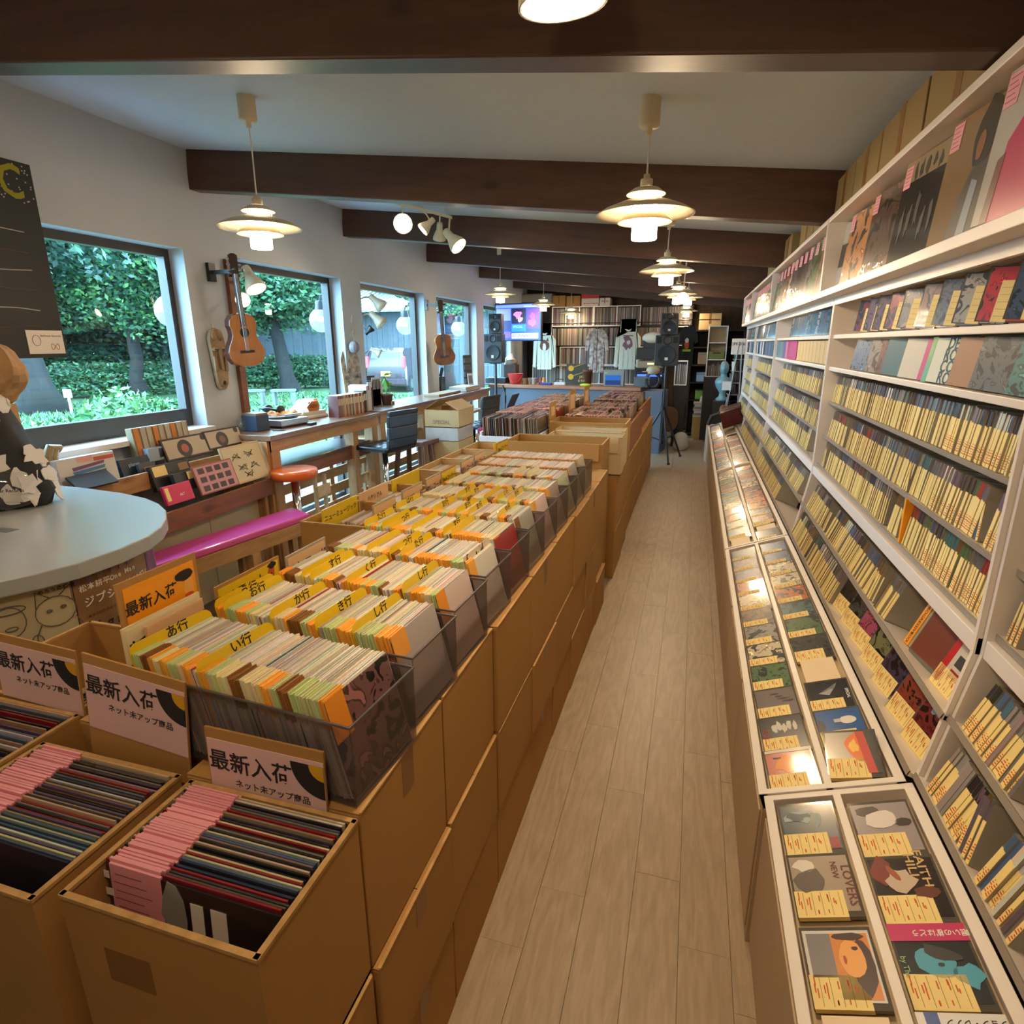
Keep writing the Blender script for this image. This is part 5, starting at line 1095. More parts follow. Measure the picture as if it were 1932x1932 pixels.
orange_wood = wood('orange_bin_wood', srgb(190, 120, 62), srgb(140, 78, 36), .4, 'Y', rings=6)
lps_far = []
def lp_block(x0, x1, y, z, seed, lean=-.06, pinkp=.85, gaps=.0):
    r = random.Random(seed); x = x0
    while x < x1:
        cn, cc = r.choice(LPC + [('tan', srgb(170, 140, 110)), ('rose', srgb(170, 120, 110)), ('cream', srgb(200, 180, 160))] * 2)
        if r.random() < gaps: x += .04
        M = Matrix.Translation((x, y + r.uniform(-.006, .006), z + r.uniform(-.006, .006))) @ Matrix.Rotation(lean, 4, 'Y') @ Matrix.Rotation(PI / 2, 4, 'Z')
        lps_far.append((M, cn, tuple(c * r.uniform(.8, 1.1) for c in cc), r.random() < pinkp)); x += r.uniform(.0042, .0062)
def bin_(lb, x0, x1, y0, y1, z0, z1, m, nb, lx=None, name='record_bin'):
    t = thing(name, lb, 'bin', (0, 0, 0)); b = MB()
    for nm, q in (('front_board', (x0, x1, y0, y0 + .018, z0, z1)), ('back_board', (x0, x1, y1 - .018, y1, z0, z1)), ('side_board', (x0, x0 + .018, y0 + .018, y1 - .018, z0, z1 + .03)), ('side_board', (x1 - .018, x1, y0 + .018, y1 - .018, z0, z1 + .03)), ('bottom_board', (x0 + .018, x1 - .018, y0 + .018, y1 - .018, z0, z0 + .018))): MB().box(*q).build(nm, m, t, bevel=.002)
    return t
bin_('white boarded LP bin at the left, nearest of the LP bins', -1.56, -1.07, 4.34, 5.4, .0, .92, mat('white_bin_board', srgb(226, 226, 228), .4), 3)
bin_('wooden LP bin behind the white one on the left', -1.56, -1.07, 5.42, 7.0, .0, .78, pine, 4)
bin_('orange wooden LP bin on the right beside the aisle', -1.04, -.49, 4.98, 6.5, .68, .90, orange_wood, 4)
bin_('farther orange wooden LP bin beside the aisle', -1.04, -.52, 6.52, 8.2, .68, .90, orange_wood, 4)
for k in range(6):
    for z0, z1, nm in ((0, .335, 'lower'), (.34, .675, 'upper')): closed_box(f"cardboard box, {nm} one of the {ORD(k + 1)} pair under the orange LP bins", -1.0, -.48, 5.0 + .53 * k, 5.5 + .53 * k, z0, z1, cardb, 'cardboard boxes under the LP bins', taped=False)
for i, y in enumerate((4.55, 4.89, 5.23)): lp_block(-1.53, -1.09, y, .745, 300 + i)
for i, y in enumerate((5.62, 5.96, 6.30, 6.64)): lp_block(-1.53, -1.09, y, .74, 310 + i)
for i, y in enumerate((5.2, 5.54, 5.88, 6.22)): lp_block(-1.01, -.53, y, .70, 320 + i, gaps=.02)
for i, y in enumerate((6.75, 7.09, 7.43, 7.77)): lp_block(-1.01, -.56, y, .70, 330 + i, gaps=.02)
for i, (x0, x1) in enumerate(((-1.0, -.56), (-1.48, -1.12))):
    pass
for lb, x, y0, y1, z0, z1 in (('cardboard divider standing among the LPs of the white bin', -1.06, 4.6, 4.82, 1.0, 1.16), ('tall cardboard divider beside the wooden LP bins', -1.045, 5.3, 5.6, .98, 1.2), ('second tall cardboard divider farther along the LP bins', -1.05, 6.1, 6.4, .98, 1.18)):
    s = sign(lb, frame((x, y0, z0 - .3), (0, 1, 0), (0, 0, 1)), y1 - y0, z1 - z0 + .3, paper_tan, (.05, .04, .05, .35), cardb, 'divider_card', 'cardboard dividers among the LPs')
lps_far.sort(key=lambda q: dist(q[0].translation))
N_LP = 120
cnt = {}
far_m = MB()
for i, (M, cn, cc, pk) in enumerate(lps_far):
    if i < N_LP:
        e = thing('lp_record', f"{cn} LP edge-on, {ORD(i + 1)} nearest in the LP bins of mid-shop", 'record', group='LPs in the mid-shop bins'); e.matrix_world = M; putm('sleeve', lp_me, Matrix(), e, cc)
    else:
        i0 = len(far_m.v); far_m.box(-.1575, .1575, -.0018, .0018, 0, .315, 0, cc)
        if pk: far_m.box(-.15, -.06, -.002, .002, .3, .317, 0, srgb(226, 160, 150))
        far_m.xf(M, i0)
for i0 in range(len(bigs.f)): pass
o = far_m.build('lp_records', gloss_vc); tag(o, 'all the LPs in the farther mid-shop bins seen as thin edges', 'records', kind='stuff')
o = bigs.build('boxed_singles', paint_vc); tag(o, 'white sleeves packed edge-on in the large open boxes', 'records', kind='stuff')
# ================================================================ LEFT SIDE: COUNTER, DISPLAY STEPS, BENCH, BAR
# white counter with a rounded end
top = [(-3.2, 1.935), (-2.575, 1.925), (-2.294, 1.892), (-2.12, 1.848), (-1.993, 1.791), (-1.885, 1.72), (-1.801, 1.640), (-1.725, 1.545), (-1.678, 1.45), (-1.655, 1.32), (-1.660, 1.19), (-1.692, 1.10), (-1.736, 1.02), (-1.82, .87), (-1.95, .72), (-2.15, .6), (-2.4, .54), (-3.2, .5)]
ct = thing('counter_table', 'white counter with a rounded end at the left picture edge', 'counter', (0, 0, 0))
MB().prism(top[::-1], Matrix.Translation((0, 0, .952)), .048).build('counter_top', mat('white_counter_top', srgb(180, 186, 190), .22, coat=.2), ct, bevel=.004)
cxm, cym = -2.35, 1.22; body = [(cxm + (x - cxm) * .91 if x > -3.1 else x, cym + (y - cym) * .90) for x, y in top]
MB().prism(body[::-1], Matrix.Translation((0, 0, 0)), .952).build('counter_body', mat('dark_counter_body', srgb(92, 74, 66), .6), ct)
def body_strip(name, pts, z0, z1, m, off=.004):
    """a sheet pasted round the counter's side, following it"""
    b = MB(); c = Vector((cxm, cym, 0)); n = len(pts); v = []
    for p in pts:
        d = (Vector((*p, 0)) - c).normalized(); q = Vector((*p, 0)) + d * off; v += [(q.x, q.y, z0), (q.x, q.y, z1)]
    for p in pts:
        d = (Vector((*p, 0)) - c).normalized(); q = Vector((*p, 0)) + d * (off - .003); v += [(q.x, q.y, z0), (q.x, q.y, z1)]
    f = [(2 * i, 2 * i + 2, 2 * i + 3, 2 * i + 1) for i in range(n - 1)] + [(2 * n + 2 * i, 2 * n + 2 * i + 1, 2 * n + 2 * i + 3, 2 * n + 2 * i + 2) for i in range(n - 1)]
    return b.add(v, f).build(name, m)
def along_poly(pts, a, b_):
    """points of a polyline between two fractional indices"""
    out = []; g = lambda t: (pts[int(t)][0] + (pts[min(int(t) + 1, len(pts) - 1)][0] - pts[int(t)][0]) * (t - int(t)), pts[int(t)][1] + (pts[min(int(t) + 1, len(pts) - 1)][1] - pts[int(t)][1]) * (t - int(t)))
    out.append(g(a)); out += [pts[i] for i in range(int(a) + 1, int(math.ceil(b_)))]; out.append(g(b_)); return out
pp = thing('concert_poster', 'brown concert poster with white Japanese lettering on the counter side', 'poster'); o = body_strip('sheet', along_poly(body, 7.2, 9.92), .60, .945, mat('brown_poster', srgb(166, 120, 84), .4, noise=.7, scale=9, dark=srgb(96, 84, 60), coat=.3)); o.parent = pp
o = body_strip('sheet_edge', along_poly(body, 5.2, 7.15), .60, .945, mat('purple_poster', srgb(140, 84, 150), .35, noise=.8, scale=12, dark=srgb(70, 40, 80))); tag(o, 'narrow purple poster round the far end of the counter', 'poster'); o.name = 'purple_poster'
def on_body(i, z, off=.0055):
    p = Vector((*body[i], z)); q = Vector((*body[i + 1], z)); xd = (p - q).normalized(); mid = (p + q) / 2; n = xd.cross(Vector((0, 0, 1))); n = -n if n.dot(mid - Vector((cxm, cym, z))) < 0 else n
    return mid + n * off, n
def wr(s_, i, z, size, m, par, sx=1, sh=0.0):
    c, n = on_body(i, z); xd = Vector((0, 0, 1)).cross(n); write(s_, frame(c + xd * sh, xd, (0, 0, 1)), size, m, par, sx=sx)
def arc_text(s_, i0, z, size, m, par, gap=.05, off=.0055):
    segs = []; i = i0; q = Vector((*along_poly(body, i - .001, i)[-1], 0)); t_ = i
    for ch in s_:
        adv = size * ((1.0 if ord(ch) > 255 else .6) + gap)
        if ch != ' ':
            k = min(int(t_ - 1e-6), len(body) - 2); c, n = on_body(k, z, off); a_, b2 = Vector((*body[k], z)), Vector((*body[k + 1], z)); xd = (a_ - b2).normalized(); p = a_.lerp(b2, t_ - k) + n * off + xd * adv / 2
            write(ch, frame(p, xd, (0, 0, 1)), size, m, par)
        k = min(int(t_ - 1e-6), len(body) - 2); L_ = (Vector((*body[k], 0)) - Vector((*body[k + 1], 0))).length; t_ -= adv / L_
brown_i = mat('brown_ink', srgb(90, 50, 30), .5)
arc_text('松本耕平One Man', 9.8, .897, .024, inkwht, pp); arc_text('ジプシー放浪記6', 9.75, .850, .034, inkwht, pp, .08); arc_text('めろう応援中めろう応援中', 9.7, .805, .011, brown_i, pp); arc_text('Again', 9.6, .762, .05, ink, pp, .1)
for k in range(6):
    c, n = on_body(8 if k > 2 else 9, .93); xd = Vector((0, 0, 1)).cross(n); p = c + xd * (.036 * (k % 3) - .045); MB().fbox(p - Vector((0, 0, .015)), xd * .018, n * .0008, (0, 0, .018)).build('printed_stamp', mat('mauve_print', srgb(150, 120, 130), .5), pp)
dp_ = thing('drawing_sheet', 'cream pencil drawing of a cat and a man on counter side', 'poster'); o = body_strip('sheet', along_poly(body, 9.97, 12.4), .60, .945, mat('cream_drawing_paper', srgb(206, 194, 160), .6, noise=.15, scale=5), .006); o.parent = dp_
pencil = mat('pencil_line', srgb(104, 98, 84), .7)
def drawn(par, i, pts, sh, z, r_=.0016, off=.009):
    c, n = on_body(i, z, off); xd = Vector((0, 0, 1)).cross(n); MB().tube([c + xd * (sh + x) + Vector((0, 0, y)) for x, y in pts], r_, 4).build('pencil_drawing', pencil, par)
circ = lambda cx, cy, rx, ry, a0=0, a1=6.3, n=16: [(cx + rx * math.cos(a0 + (a1 - a0) * k / n), cy + ry * math.sin(a0 + (a1 - a0) * k / n)) for k in range(n + 1)]
drawn(dp_, 10, circ(0, 0, .05, .045), -.0, .86); drawn(dp_, 10, [(-.045, .02), (-.04, .07), (-.01, .045)], 0, .86); drawn(dp_, 10, [(.045, .02), (.045, .07), (.015, .045)], 0, .86); drawn(dp_, 10, circ(-.015, .005, .006, .004), 0, .86, .002); drawn(dp_, 10, circ(.02, .008, .006, .004), 0, .86, .002); drawn(dp_, 10, [(-.06, -.12), (-.055, -.06), (-.04, -.03)], 0, .86); drawn(dp_, 10, [(.07, -.12), (.06, -.06), (.045, -.03)], 0, .86)
drawn(dp_, 11, circ(0, 0, .035, .045), -.02, .86); drawn(dp_, 11, circ(0, .035, .04, .012), -.02, .86); drawn(dp_, 11, circ(0, -.02, .014, .006), -.02, .86); drawn(dp_, 11, circ(-.05, -.09, .016, .03), -.02, .86); drawn(dp_, 11, circ(.05, -.08, .014, .025), -.02, .86)
arc_text('2026', 10.9, .775, .02, ink, dp_, .1, .009); arc_text('めろう応援中', 10.9, .925, .014, ink, dp_, .1, .009)
# black floral garment in a clear bag on the counter
gm = thing('floral_garment', 'black garment with large white flowers in a clear bag on counter', 'garment', tuple(at(6, 950, z=1.0)))
m = MB(); prof = [(.16, 0), (.19, .06), (.17, .18), (.12, .30), (.07, .42), (.04, .48), (0, .49)]
m.lathe(prof, 24); 
for i, p in enumerate(m.v):
    a = math.atan2(p[1], p[0]); k = 1 + .12 * math.sin(a * 4 + p[2] * 9); m.v[i] = (p[0] * k * 1.1, p[1] * k * .8, p[2])
m.build('cloth', mat('black_cloth', (.02, .02, .022), .85), gm, smooth=True)
r = random.Random(9)
for k in range(26):
    a = r.uniform(-2.0, 1.0); z = r.uniform(.05, .4); rr = (.16 + .5 * z if z < .06 else .19 - .166 * (z - .06) if z < .18 else .17 - .42 * (z - .18)); kk = 1 + .12 * math.sin(a * 4 + z * 9); c = Vector((math.cos(a) * rr * 1.1 * kk, math.sin(a) * rr * .8 * kk, z)) + Vector((math.cos(a), math.sin(a), 0)) * .006; n = Vector((math.cos(a), math.sin(a), .25)).normalized()
    MB().prism([(x * 1, y) for x, y in blob(0, 0, .045, .03, 12, .35, k, r.uniform(0, 3))], frame(c, Vector((0, 0, 1)).cross(n), n.cross(Vector((0, 0, 1)).cross(n))), .004).build('printed_flower', mat('white_flower_print', srgb(214, 210, 210), .8), gm)
bag = thing('plastic_bag', 'clear printed plastic bag lying against the floral garment', 'bag', tuple(at(62, 955, z=1.0)))
m = MB(); m.ball((-.05, -.05, .085), (.12, .10, .085), 18, 10)
for i, p in enumerate(m.v): m.v[i] = (p[0] + .012 * math.sin(p[2] * 60), p[1] + .012 * math.sin(p[0] * 70), max(.002, p[2]))
m.build('film', clearp, bag, smooth=True); write('BeGinner Records', frame((.04, -.115, .09), (.9, .45, 0), (0, 0, 1)), .018, ink, bag)
t = thing('paper_sheet', 'small grey paper scrap on the white counter at picture edge', 'paper', tuple(at(8, 1000, z=1.0005))); MB().prism(rect(-.04, .04, -.02, .02), Matrix.Identity(4), .0008).build('sheet', mat('grey_paper', srgb(110, 116, 124), .5), t)

# chalkboard hanging in front of the first window
cb = thing('chalkboard', 'tall black chalkboard with a yellow letter hanging before first window', 'board', (-3.215, 1.62, 1.545))
MB().box(0, .022, 0, .847, 0, .912).build('slate', mat('chalkboard_black', srgb(15, 13, 13), .6, noise=.5, scale=3, dark=srgb(26, 23, 22)), cb, bevel=.002)
chalk = mat('pale_chalk', srgb(170, 160, 156), .9); YM = lambda y, z: frame((.0235, y, z), (0, 1, 0), (0, 0, 1))
write('C', YM(.735, .81), .21, mat('yellow_chalk', srgb(140, 134, 30), .9), cb, sx=.8)
for z, w_ in ((.60, .0026), (.50, .0016), (.415, .0026), (.33, .0014), (.235, .0028), (.15, .0014)):
    MB().tube([(.0232, .05 + .1 * k, z + .006 * math.sin(k * 1.7 + z * 20)) for k in range(8)], w_, 5).build('chalk_line', chalk if w_ > .002 else mat('red_chalk', srgb(110, 70, 66), .9), cb)
dots = MB(); r = random.Random(4)
for k in range(60): y, z = r.uniform(.56, .83), r.uniform(.72, .90); dots.box(.022, .0232, y, y + .006, z, z + .006)
o = dots.build('chalk_dots', chalk, cb); o['kind'] = 'stuff'
sk = MB().box(.022, .0245, .655, .838, .02, .135).build('note_card', mat('cream_note_card', srgb(214, 204, 196), .6), cb)
MB().tube([(.0255, .70 + .02 * math.cos(a), .085 + .026 * math.sin(a)) for a in [k * .42 for k in range(16)]], .0012, 4).build('drawing', pencil, sk); MB().tube([(.0255, .79 + .02 * math.cos(a), .055 + .016 * math.sin(a * 2)) for a in [k * .42 for k in range(16)]], .0012, 4).build('drawing', mat('red_pencil', srgb(150, 80, 80), .7), sk)
write('BeGinner Records', frame((.0252, .775, .108), (0, 1, 0), (0, 0, 1)), .014, pencil, sk)
# brown paper bag under it
bg = thing('paper_bag', 'crumpled brown paper hanging below the chalkboard at picture edge', 'bag', tuple(at(-14, 728, x=-2.6)))
m = MB().ball((0, 0, .04), (.12, .10, .12), 22, 14)
for i, p in enumerate(m.v): k = 1 + .13 * math.sin(p[0] * 45 + p[2] * 30) * math.cos(p[1] * 50); m.v[i] = (p[0] * k, p[1] * k, p[2] * k)
m.build('paper', mat('brown_paper', srgb(168, 128, 88), .8, noise=.3, scale=9), bg); MB().tube([(0, 0, .1), (-.1, .05, .5), (-.3, .1, 1.25)], .004, 6).build('string', mat('jute_string', srgb(130, 106, 70), .9), bg); MB().tube([(.0, 0, -.08), (.02, .01, -.2), (.0, .0, -.3)], [.06, .045, .03], 8).build('paper_twist', mat('brown_paper'), bg)

# ---- display steps under the first window
st_ = thing('display_steps', 'stepped wooden display under the first window with records and CDs', 'display', (0, 0, 0))
MB().fbox((-2.745, 1.96, .585), (-.055, 1.50, 0), (-.02, 0, 0), (0, 0, .115)).build('front_board', redwood, st_, bevel=.003)
MB().fbox((-2.77, 1.96, .60), (-.055, 1.50, 0), (-.22, 0, 0), (0, 0, .02)).build('lower_step', redwood, st_)
MB().fbox((-2.97, 1.96, .80), (-.02, 1.46, 0), (-.02, 0, 0), (0, 0, .10)).build('middle_board', pine, st_, bevel=.003)
MB().fbox((-2.99, 1.96, .80), (-.02, 1.46, 0), (-.20, 0, 0), (0, 0, .02)).build('upper_step', pine, st_)
for k in range(3): MB().fbox((-2.87 - .018 * k, 1.97 + .498 * k, 0), (-.018, .492, 0), (-.02, 0, 0), (0, 0, .585)).build('cream_panel', mat('cream_panel', srgb(206, 188, 160), .5), st_, bevel=.002)
MB().box(-3.22, -2.86, 3.44, 3.47, 0, .66).build('end_board', pine_v, st_)
def lean_card(label, name, cat, u0, v0, u1, v1, x, m, th=.006, lean=.25, yaw=0.0, grp=None, hs=1.0):
    """a flat thing facing the room, its picture corners at bottom-left and top-right"""
    a = at(u0, v0, x=x); y1 = at(u1, (v0 + v1) / 2, x=x).y; zt = at((u0 + u1) / 2, v1, x=x).z
    w_, h_ = y1 - a.y, (zt - a.z) / math.cos(lean) * hs
    t = thing(name, label, cat, group=grp); t.matrix_world = frame(a, (-yaw, 1, 0), (-math.sin(lean), 0, math.cos(lean)))
    MB().box(0, w_, 0, h_, -th, 0).build('body', m, t, bevel=min(.002, th / 3)); return t, w_, h_
def face(t, x0, x1, y0, y1, m, name='printed_face', z=.0, h=.0008): return MB().box(x0, x1, y0, y1, z, z + h).build(name, m, t)
pm = lambda n, c: mat('print_' + n, c, .4, coat=.3)
t, w_, h_ = lean_card('pink CD leaning at the front of the display steps', 'compact_disc', 'CD', 318, 955, 368, 912, -2.79, pm('hot_pink', srgb(206, 44, 92)), .02); face(t, .01, .035, h_ * .2, h_ * .9, slip_y, 'price_slip'); write('ALT', frame((w_ * .6, h_ * .4, .001), (1, 0, 0), (0, 1, 0)), .02, inkwht, t)
t, w_, h_ = lean_card('dark CD with yellow slip behind the pink one on the steps', 'compact_disc', 'CD', 338, 930, 385, 888, -2.86, pm('dark', srgb(40, 40, 44)), .03); face(t, w_ * .5, w_ * .95, h_ * .55, h_ * .95, slip_y, 'price_slip')
t, w_, h_ = lean_card('black CD with silver lettering and slip on the middle step', 'compact_disc', 'CD', 298, 928, 368, 872, -2.93, pm('black', srgb(22, 22, 24)), .03); face(t, w_ * .05, w_ * .38, h_ * .55, h_ * .95, slip_y, 'price_slip'); face(t, w_ * .7, w_ * .95, h_ * .6, h_ * .9, mat('tan_sticker', srgb(150, 120, 84), .5), 'sticker')
t, w_, h_ = lean_card('dark blue CD box with pale lettering at left of the steps', 'compact_disc', 'CD', 240, 915, 292, 862, -3.04, pm('midnight', srgb(26, 36, 50)), .03); write('planet', frame((w_ * .45, h_ * .72, .001), (1, 0, 0), (0, 1, 0)), .03, mat('pale_blue_ink', srgb(150, 170, 190)), t); face(t, w_ * .55, w_ * .95, h_ * .1, h_ * .45, mat('orange_sticker', srgb(206, 140, 40), .5), 'price_slip')
t, w_, h_ = lean_card('white framed box with a picture of stacked coloured books', 'boxed_set', 'box', 122, 930, 226, 858, -3.02, mat('white_box_print', srgb(206, 200, 198), .3, coat=.4), .09, .12)
for k, (c, n) in enumerate(((srgb(206, 170, 50), 'yellow'), (srgb(70, 130, 120), 'green'), (srgb(60, 110, 170), 'blue'), (srgb(110, 60, 110), 'purple'))): MB().prism([(w_ * .24, h_ * (.18 + .13 * k)), (w_ * .78, h_ * (.22 + .15 * k)), (w_ * .8, h_ * (.34 + .14 * k)), (w_ * .22, h_ * (.29 + .13 * k))], Matrix.Translation((0, 0, .0)), .0012).build('printed_book', pm('book_' + n, c), t)
face(t, w_ * .34, w_ * .6, h_ * .82, h_ * .98, mat('pink_sticker', srgb(224, 160, 150), .5), 'price_slip', .0012); face(t, w_ * .62, w_ * .98, h_ * .78, h_ * .9, mat('red_sticker', srgb(190, 80, 66), .5), 'red_sticker', .0012)
t, w_, h_ = lean_card('dark grey flat case lying in front of the white box', 'flat_case', 'case', 150, 925, 225, 893, -2.93, pm('charcoal', srgb(52, 50, 54)), .012, .9)
t, w_, h_ = lean_card('white record crate top with a row of plastic sleeves, orange labels', 'sleeve_row', 'records', 262, 868, 362, 800, -3.13, mat('sleeve_row_body', srgb(150, 128, 100), .4), .05, .1)
for k in range(9): face(t, w_ * (.02 + .108 * k), w_ * (.10 + .108 * k), h_ * .02, h_ * .98, mat('clear_sleeve_edge', srgb(176, 164, 150), .2, coat=.6) if k % 3 else mat('orange_label', srgb(196, 120, 50), .5), 'plastic_sleeve', .0, .004 + .003 * (k % 2))
for lb, u0, u1, v0, v1, cc in (('framed record print with pink label, left of the framed pair', 318, 404, 872, 822, srgb(172, 84, 80)), ('framed record print, right of the framed pair, by bar end', 396, 462, 850, 808, srgb(120, 84, 76))):
    t, w_, h_ = lean_card(lb, 'framed_print', 'picture', u0, v0, u1, v1, -3.05, mat('dark_frame_wood', srgb(48, 34, 30), .4), .015, .32, .0, 'framed record prints')
    face(t, .012, w_ - .012, .012, h_ - .012, mat('beige_print', srgb(186, 168, 150), .5), 'print'); rr = min(w_, h_) * .40
    MB().prism([(w_ * .42 + rr * math.cos(a), h_ * .45 + rr * math.sin(a)) for a in [k * .35 for k in range(18)]], Matrix.Translation((0, 0, .0008)), .0006).build('printed_record', pm('vinyl', srgb(52, 48, 48)), t); MB().prism([(w_ * .42 + rr * .5 * math.cos(a), h_ * .45 + rr * .5 * math.sin(a)) for a in [k * .35 for k in range(18)]], Matrix.Translation((0, 0, .0014)), .0006).build('printed_label', pm('lab' + str(u0), cc), t)
    MB().prism(blob(w_ * .86, h_ * .8, .02, .02, 12, .05, 3), Matrix.Translation((0, 0, .0008)), .0006).build('printed_spot', pm('vinyl', srgb(52, 48, 48)), t)
t, w_, h_ = lean_card('pink print of many small photographs in a red frame', 'photo_print', 'picture', 382, 936, 452, 872, -2.80, mat('red_brown_frame', srgb(132, 70, 50), .4), .012, .3); face(t, .008, w_ - .008, .008, h_ - .008, mat('pink_print', srgb(196, 140, 148), .5), 'print')
for k in range(12): x0 = w_ * (.1 + .21 * (k % 4)); y0 = h_ * (.1 + .3 * (k // 4)); face(t, x0, x0 + w_ * .15, y0, y0 + h_ * .19, mat('small_photo', srgb(70, 56, 62), .5), 'small_photo', .0008)
t, w_, h_ = lean_card('cream signed drawing in a pale wooden frame on the steps', 'framed_drawing', 'picture', 440, 918, 508, 838, -2.82, mat('pale_frame_wood', srgb(196, 168, 128), .5), .014, .3); face(t, .012, w_ - .012, .012, h_ - .012, mat('cream_drawing_paper'), 'print')
for k, (cx, cy, s_) in enumerate(((.3, .7, .3), (.65, .72, .35), (.4, .4, .3), (.7, .4, .25), (.5, .2, .3))): MB().tube([(w_ * (cx + .12 * math.sin(j * 1.9 + k)), h_ * (cy + .09 * math.sin(j * 2.7 + 1)), .0016) for j in range(9)], .0018, 4).build('brush_line', ink, t)
t, w_, h_ = lean_card('orange-stickered CD standing behind the black one', 'compact_disc', 'CD', 270, 905, 300, 872, -3.0, pm('slate', srgb(60, 66, 76)), .02); face(t, w_ * .3, w_ * .9, h_ * .1, h_ * .7, mat('orange_sticker'), 'price_slip')
for k, (u0, v0, u1, v1) in enumerate(((284, 872, 330, 842), (306, 866, 345, 846))):
    t, w_, h_ = lean_card(f"{['clear boxed CDs with white edges behind the planet CD', 'clear boxed CDs with yellow slip below the framed pair'][k]}", 'compact_disc', 'CD', u0, v0, u1, v1, -3.08, pm('pale_case', srgb(150, 160, 170)), .05, .05); face(t, w_ * .4, w_ * .9, h_ * .2, h_ * .9, slip_y if k else pm('dark', (0.1, 0.1, .1)), 'price_slip')
for k in range(2): 
    c = at(88 + 10 * k, 868, x=-3.1); rl = thing('rolled_paper', ['left brown rolled sleeve beside the white box', 'right brown rolled sleeve beside the white box'][k], 'roll', c, group='rolled sleeves'); MB().tube([(0, 0, -.06), (0, .01, .02), (0, .03, .06), (0, .05, .05)], .022, 10).build('roll', mat('kraft_roll', srgb(140, 116, 76), .5, coat=.3), rl)

# ---- pink bench
bn = thing('bench', 'wooden bench with a bright pink cushion under the window display', 'bench', (0, 0, 0))
a0, a1, a2, a3 = Vector((-2.600, 2.30, .5)), Vector((-2.425, 3.335, .5)), Vector((-2.645, 3.445, .5)), Vector((-2.80, 2.40, .5))
def slab(q, z0, z1): return MB().add([(p.x, p.y, z0) for p in q] + [(p.x, p.y, z1) for p in q], [(3, 2, 1, 0), (4, 5, 6, 7), (0, 1, 5, 4), (1, 2, 6, 5), (2, 3, 7, 6), (3, 0, 4, 7)])
b0 = a0 + (a0 - a1) * .4; b3 = a3 + (a3 - a2) * .4
slab([b0, a1, a2, b3], .462, .505).build('cushion', mat('pink_vinyl', srgb(206, 74, 150), .3, coat=.4), bn, bevel=.01)
slab([b0, a1, a2, b3], .372, .462).build('seat_frame', pine, bn, bevel=.003)
for f in (.05, .35, .68, .97):
    for e in (0, 1): p = b0.lerp(a1, f) if e == 0 else b3.lerp(a2, f); d = (b3 - b0) * (.02 if e == 0 else -.12) * .5; MB().box(p.x + d.x - .03 + (.02 if e else -.02), p.x + d.x + .03 - (.0 if e else .02), p.y - .035, p.y + .035, 0, .372).build('leg', pine_v, bn, bevel=.002)

# ---- bar along the windows
def bar(label, y0, y1, zt, posts, tt=.038):
    t = thing('window_bar', label, 'bar counter', (0, 0, 0), group='wooden bar along the windows')
    MB().box(-3.245, -2.80, y0, y1, zt - tt, zt).build('bar_top', barwood, t, bevel=.003); MB().box(-2.838, -2.815, y0 + .02, y1 - .02, zt - tt - .085, zt - tt).build('apron', pine, t, bevel=.002)
    for y, w_ in posts: MB().box(-2.905, -2.82, y, y + w_, 0, zt - tt - .086 if False else zt - tt).build('post', pine_v, t, bevel=.003)
    return t
t = bar('wooden window bar, nearer section holding the mixer and books', 3.50, 5.06, .992, ((3.52, .09), (4.60, .08), (4.93, .1)))
MB().box(-3.235, -2.84, 3.5, 3.53, 0, .95).build('end_panel', pine_v, t)
t = bar('wooden window bar, farther section beyond the skateboard', 5.07, 8.32, 1.0, ((5.10, .09), (6.05, .08), (6.4, .1), (7.2, .09), (8.2, .1)))
ls = thing('lower_shelf', 'dark wooden lower shelf under the window bar', 'shelf', (0, 0, 0)); MB().box(-3.2, -2.845, 3.56, 4.92, .715, .752).build('shelf_board', mat('dark_shelf_wood', srgb(92, 62, 56), .3, coat=.3), ls, bevel=.003); MB().box(-2.865, -2.845, 3.56, 4.92, .63, .715).build('front_board', redwood, ls, bevel=.002)
ls = thing('lower_shelf', 'pale wooden lower shelf behind the brown stool and boxes', 'shelf', (0, 0, 0)); MB().box(-3.2, -2.86, 5.2, 8.2, .69, .72).build('shelf_board', pine, ls, bevel=.003)
sl = thing('slatted_rail', 'low wooden slatted rail along the wall below the bar', 'rail', (0, 0, 0), )
slat_me = MB().box(0, .02, 0, 1.48, 0, .085).mesh('slat', pine)
for yy in (3.55, 5.08, 6.62):
    for z in (.14, .29, .44, .58): put('slat', slat_me, sl, (-3.10, yy, z))
for yy in (3.6, 4.1, 4.62, 5.05, 6.55, 8.1): MB().box(-3.125, -3.10, yy, yy + .06, 0, .66).build('upright', pine_v, sl)
crate = wood('pale_crate_wood', srgb(222, 196, 156), srgb(186, 152, 108), .6, 'X', rings=5)
for k, (u, v) in enumerate(((606, 928), (682, 905))):
    p = at(u, v, x=-2.9); cr_ = thing('wooden_brace', f"{['pale wooden H-shaped brace right of the orange stool', 'pale wooden H-shaped brace below the black stool seat'][k]}", 'brace', (p.x, p.y, 0), group='pale wooden braces under the bar')
    for s_ in (-.075, .055): MB().box(-.02, .005, s_, s_ + .028, 0, p.z + .14).build('upright', crate, cr_)
    MB().box(.005, .03, -.085, .095, p.z - .03, p.z + .06).build('cross_board', crate, cr_, bevel=.002); MB().box(-.03, .02, -.075, .083, .04, .06).build('foot_board', crate, cr_)
ext = thing('power_socket', 'white socket box on a bar post', 'socket', at(782, 788, x=-2.80)); MB().box(0, .03, -.03, .03, -.05, .05).build('box', wht, ext, bevel=.006)

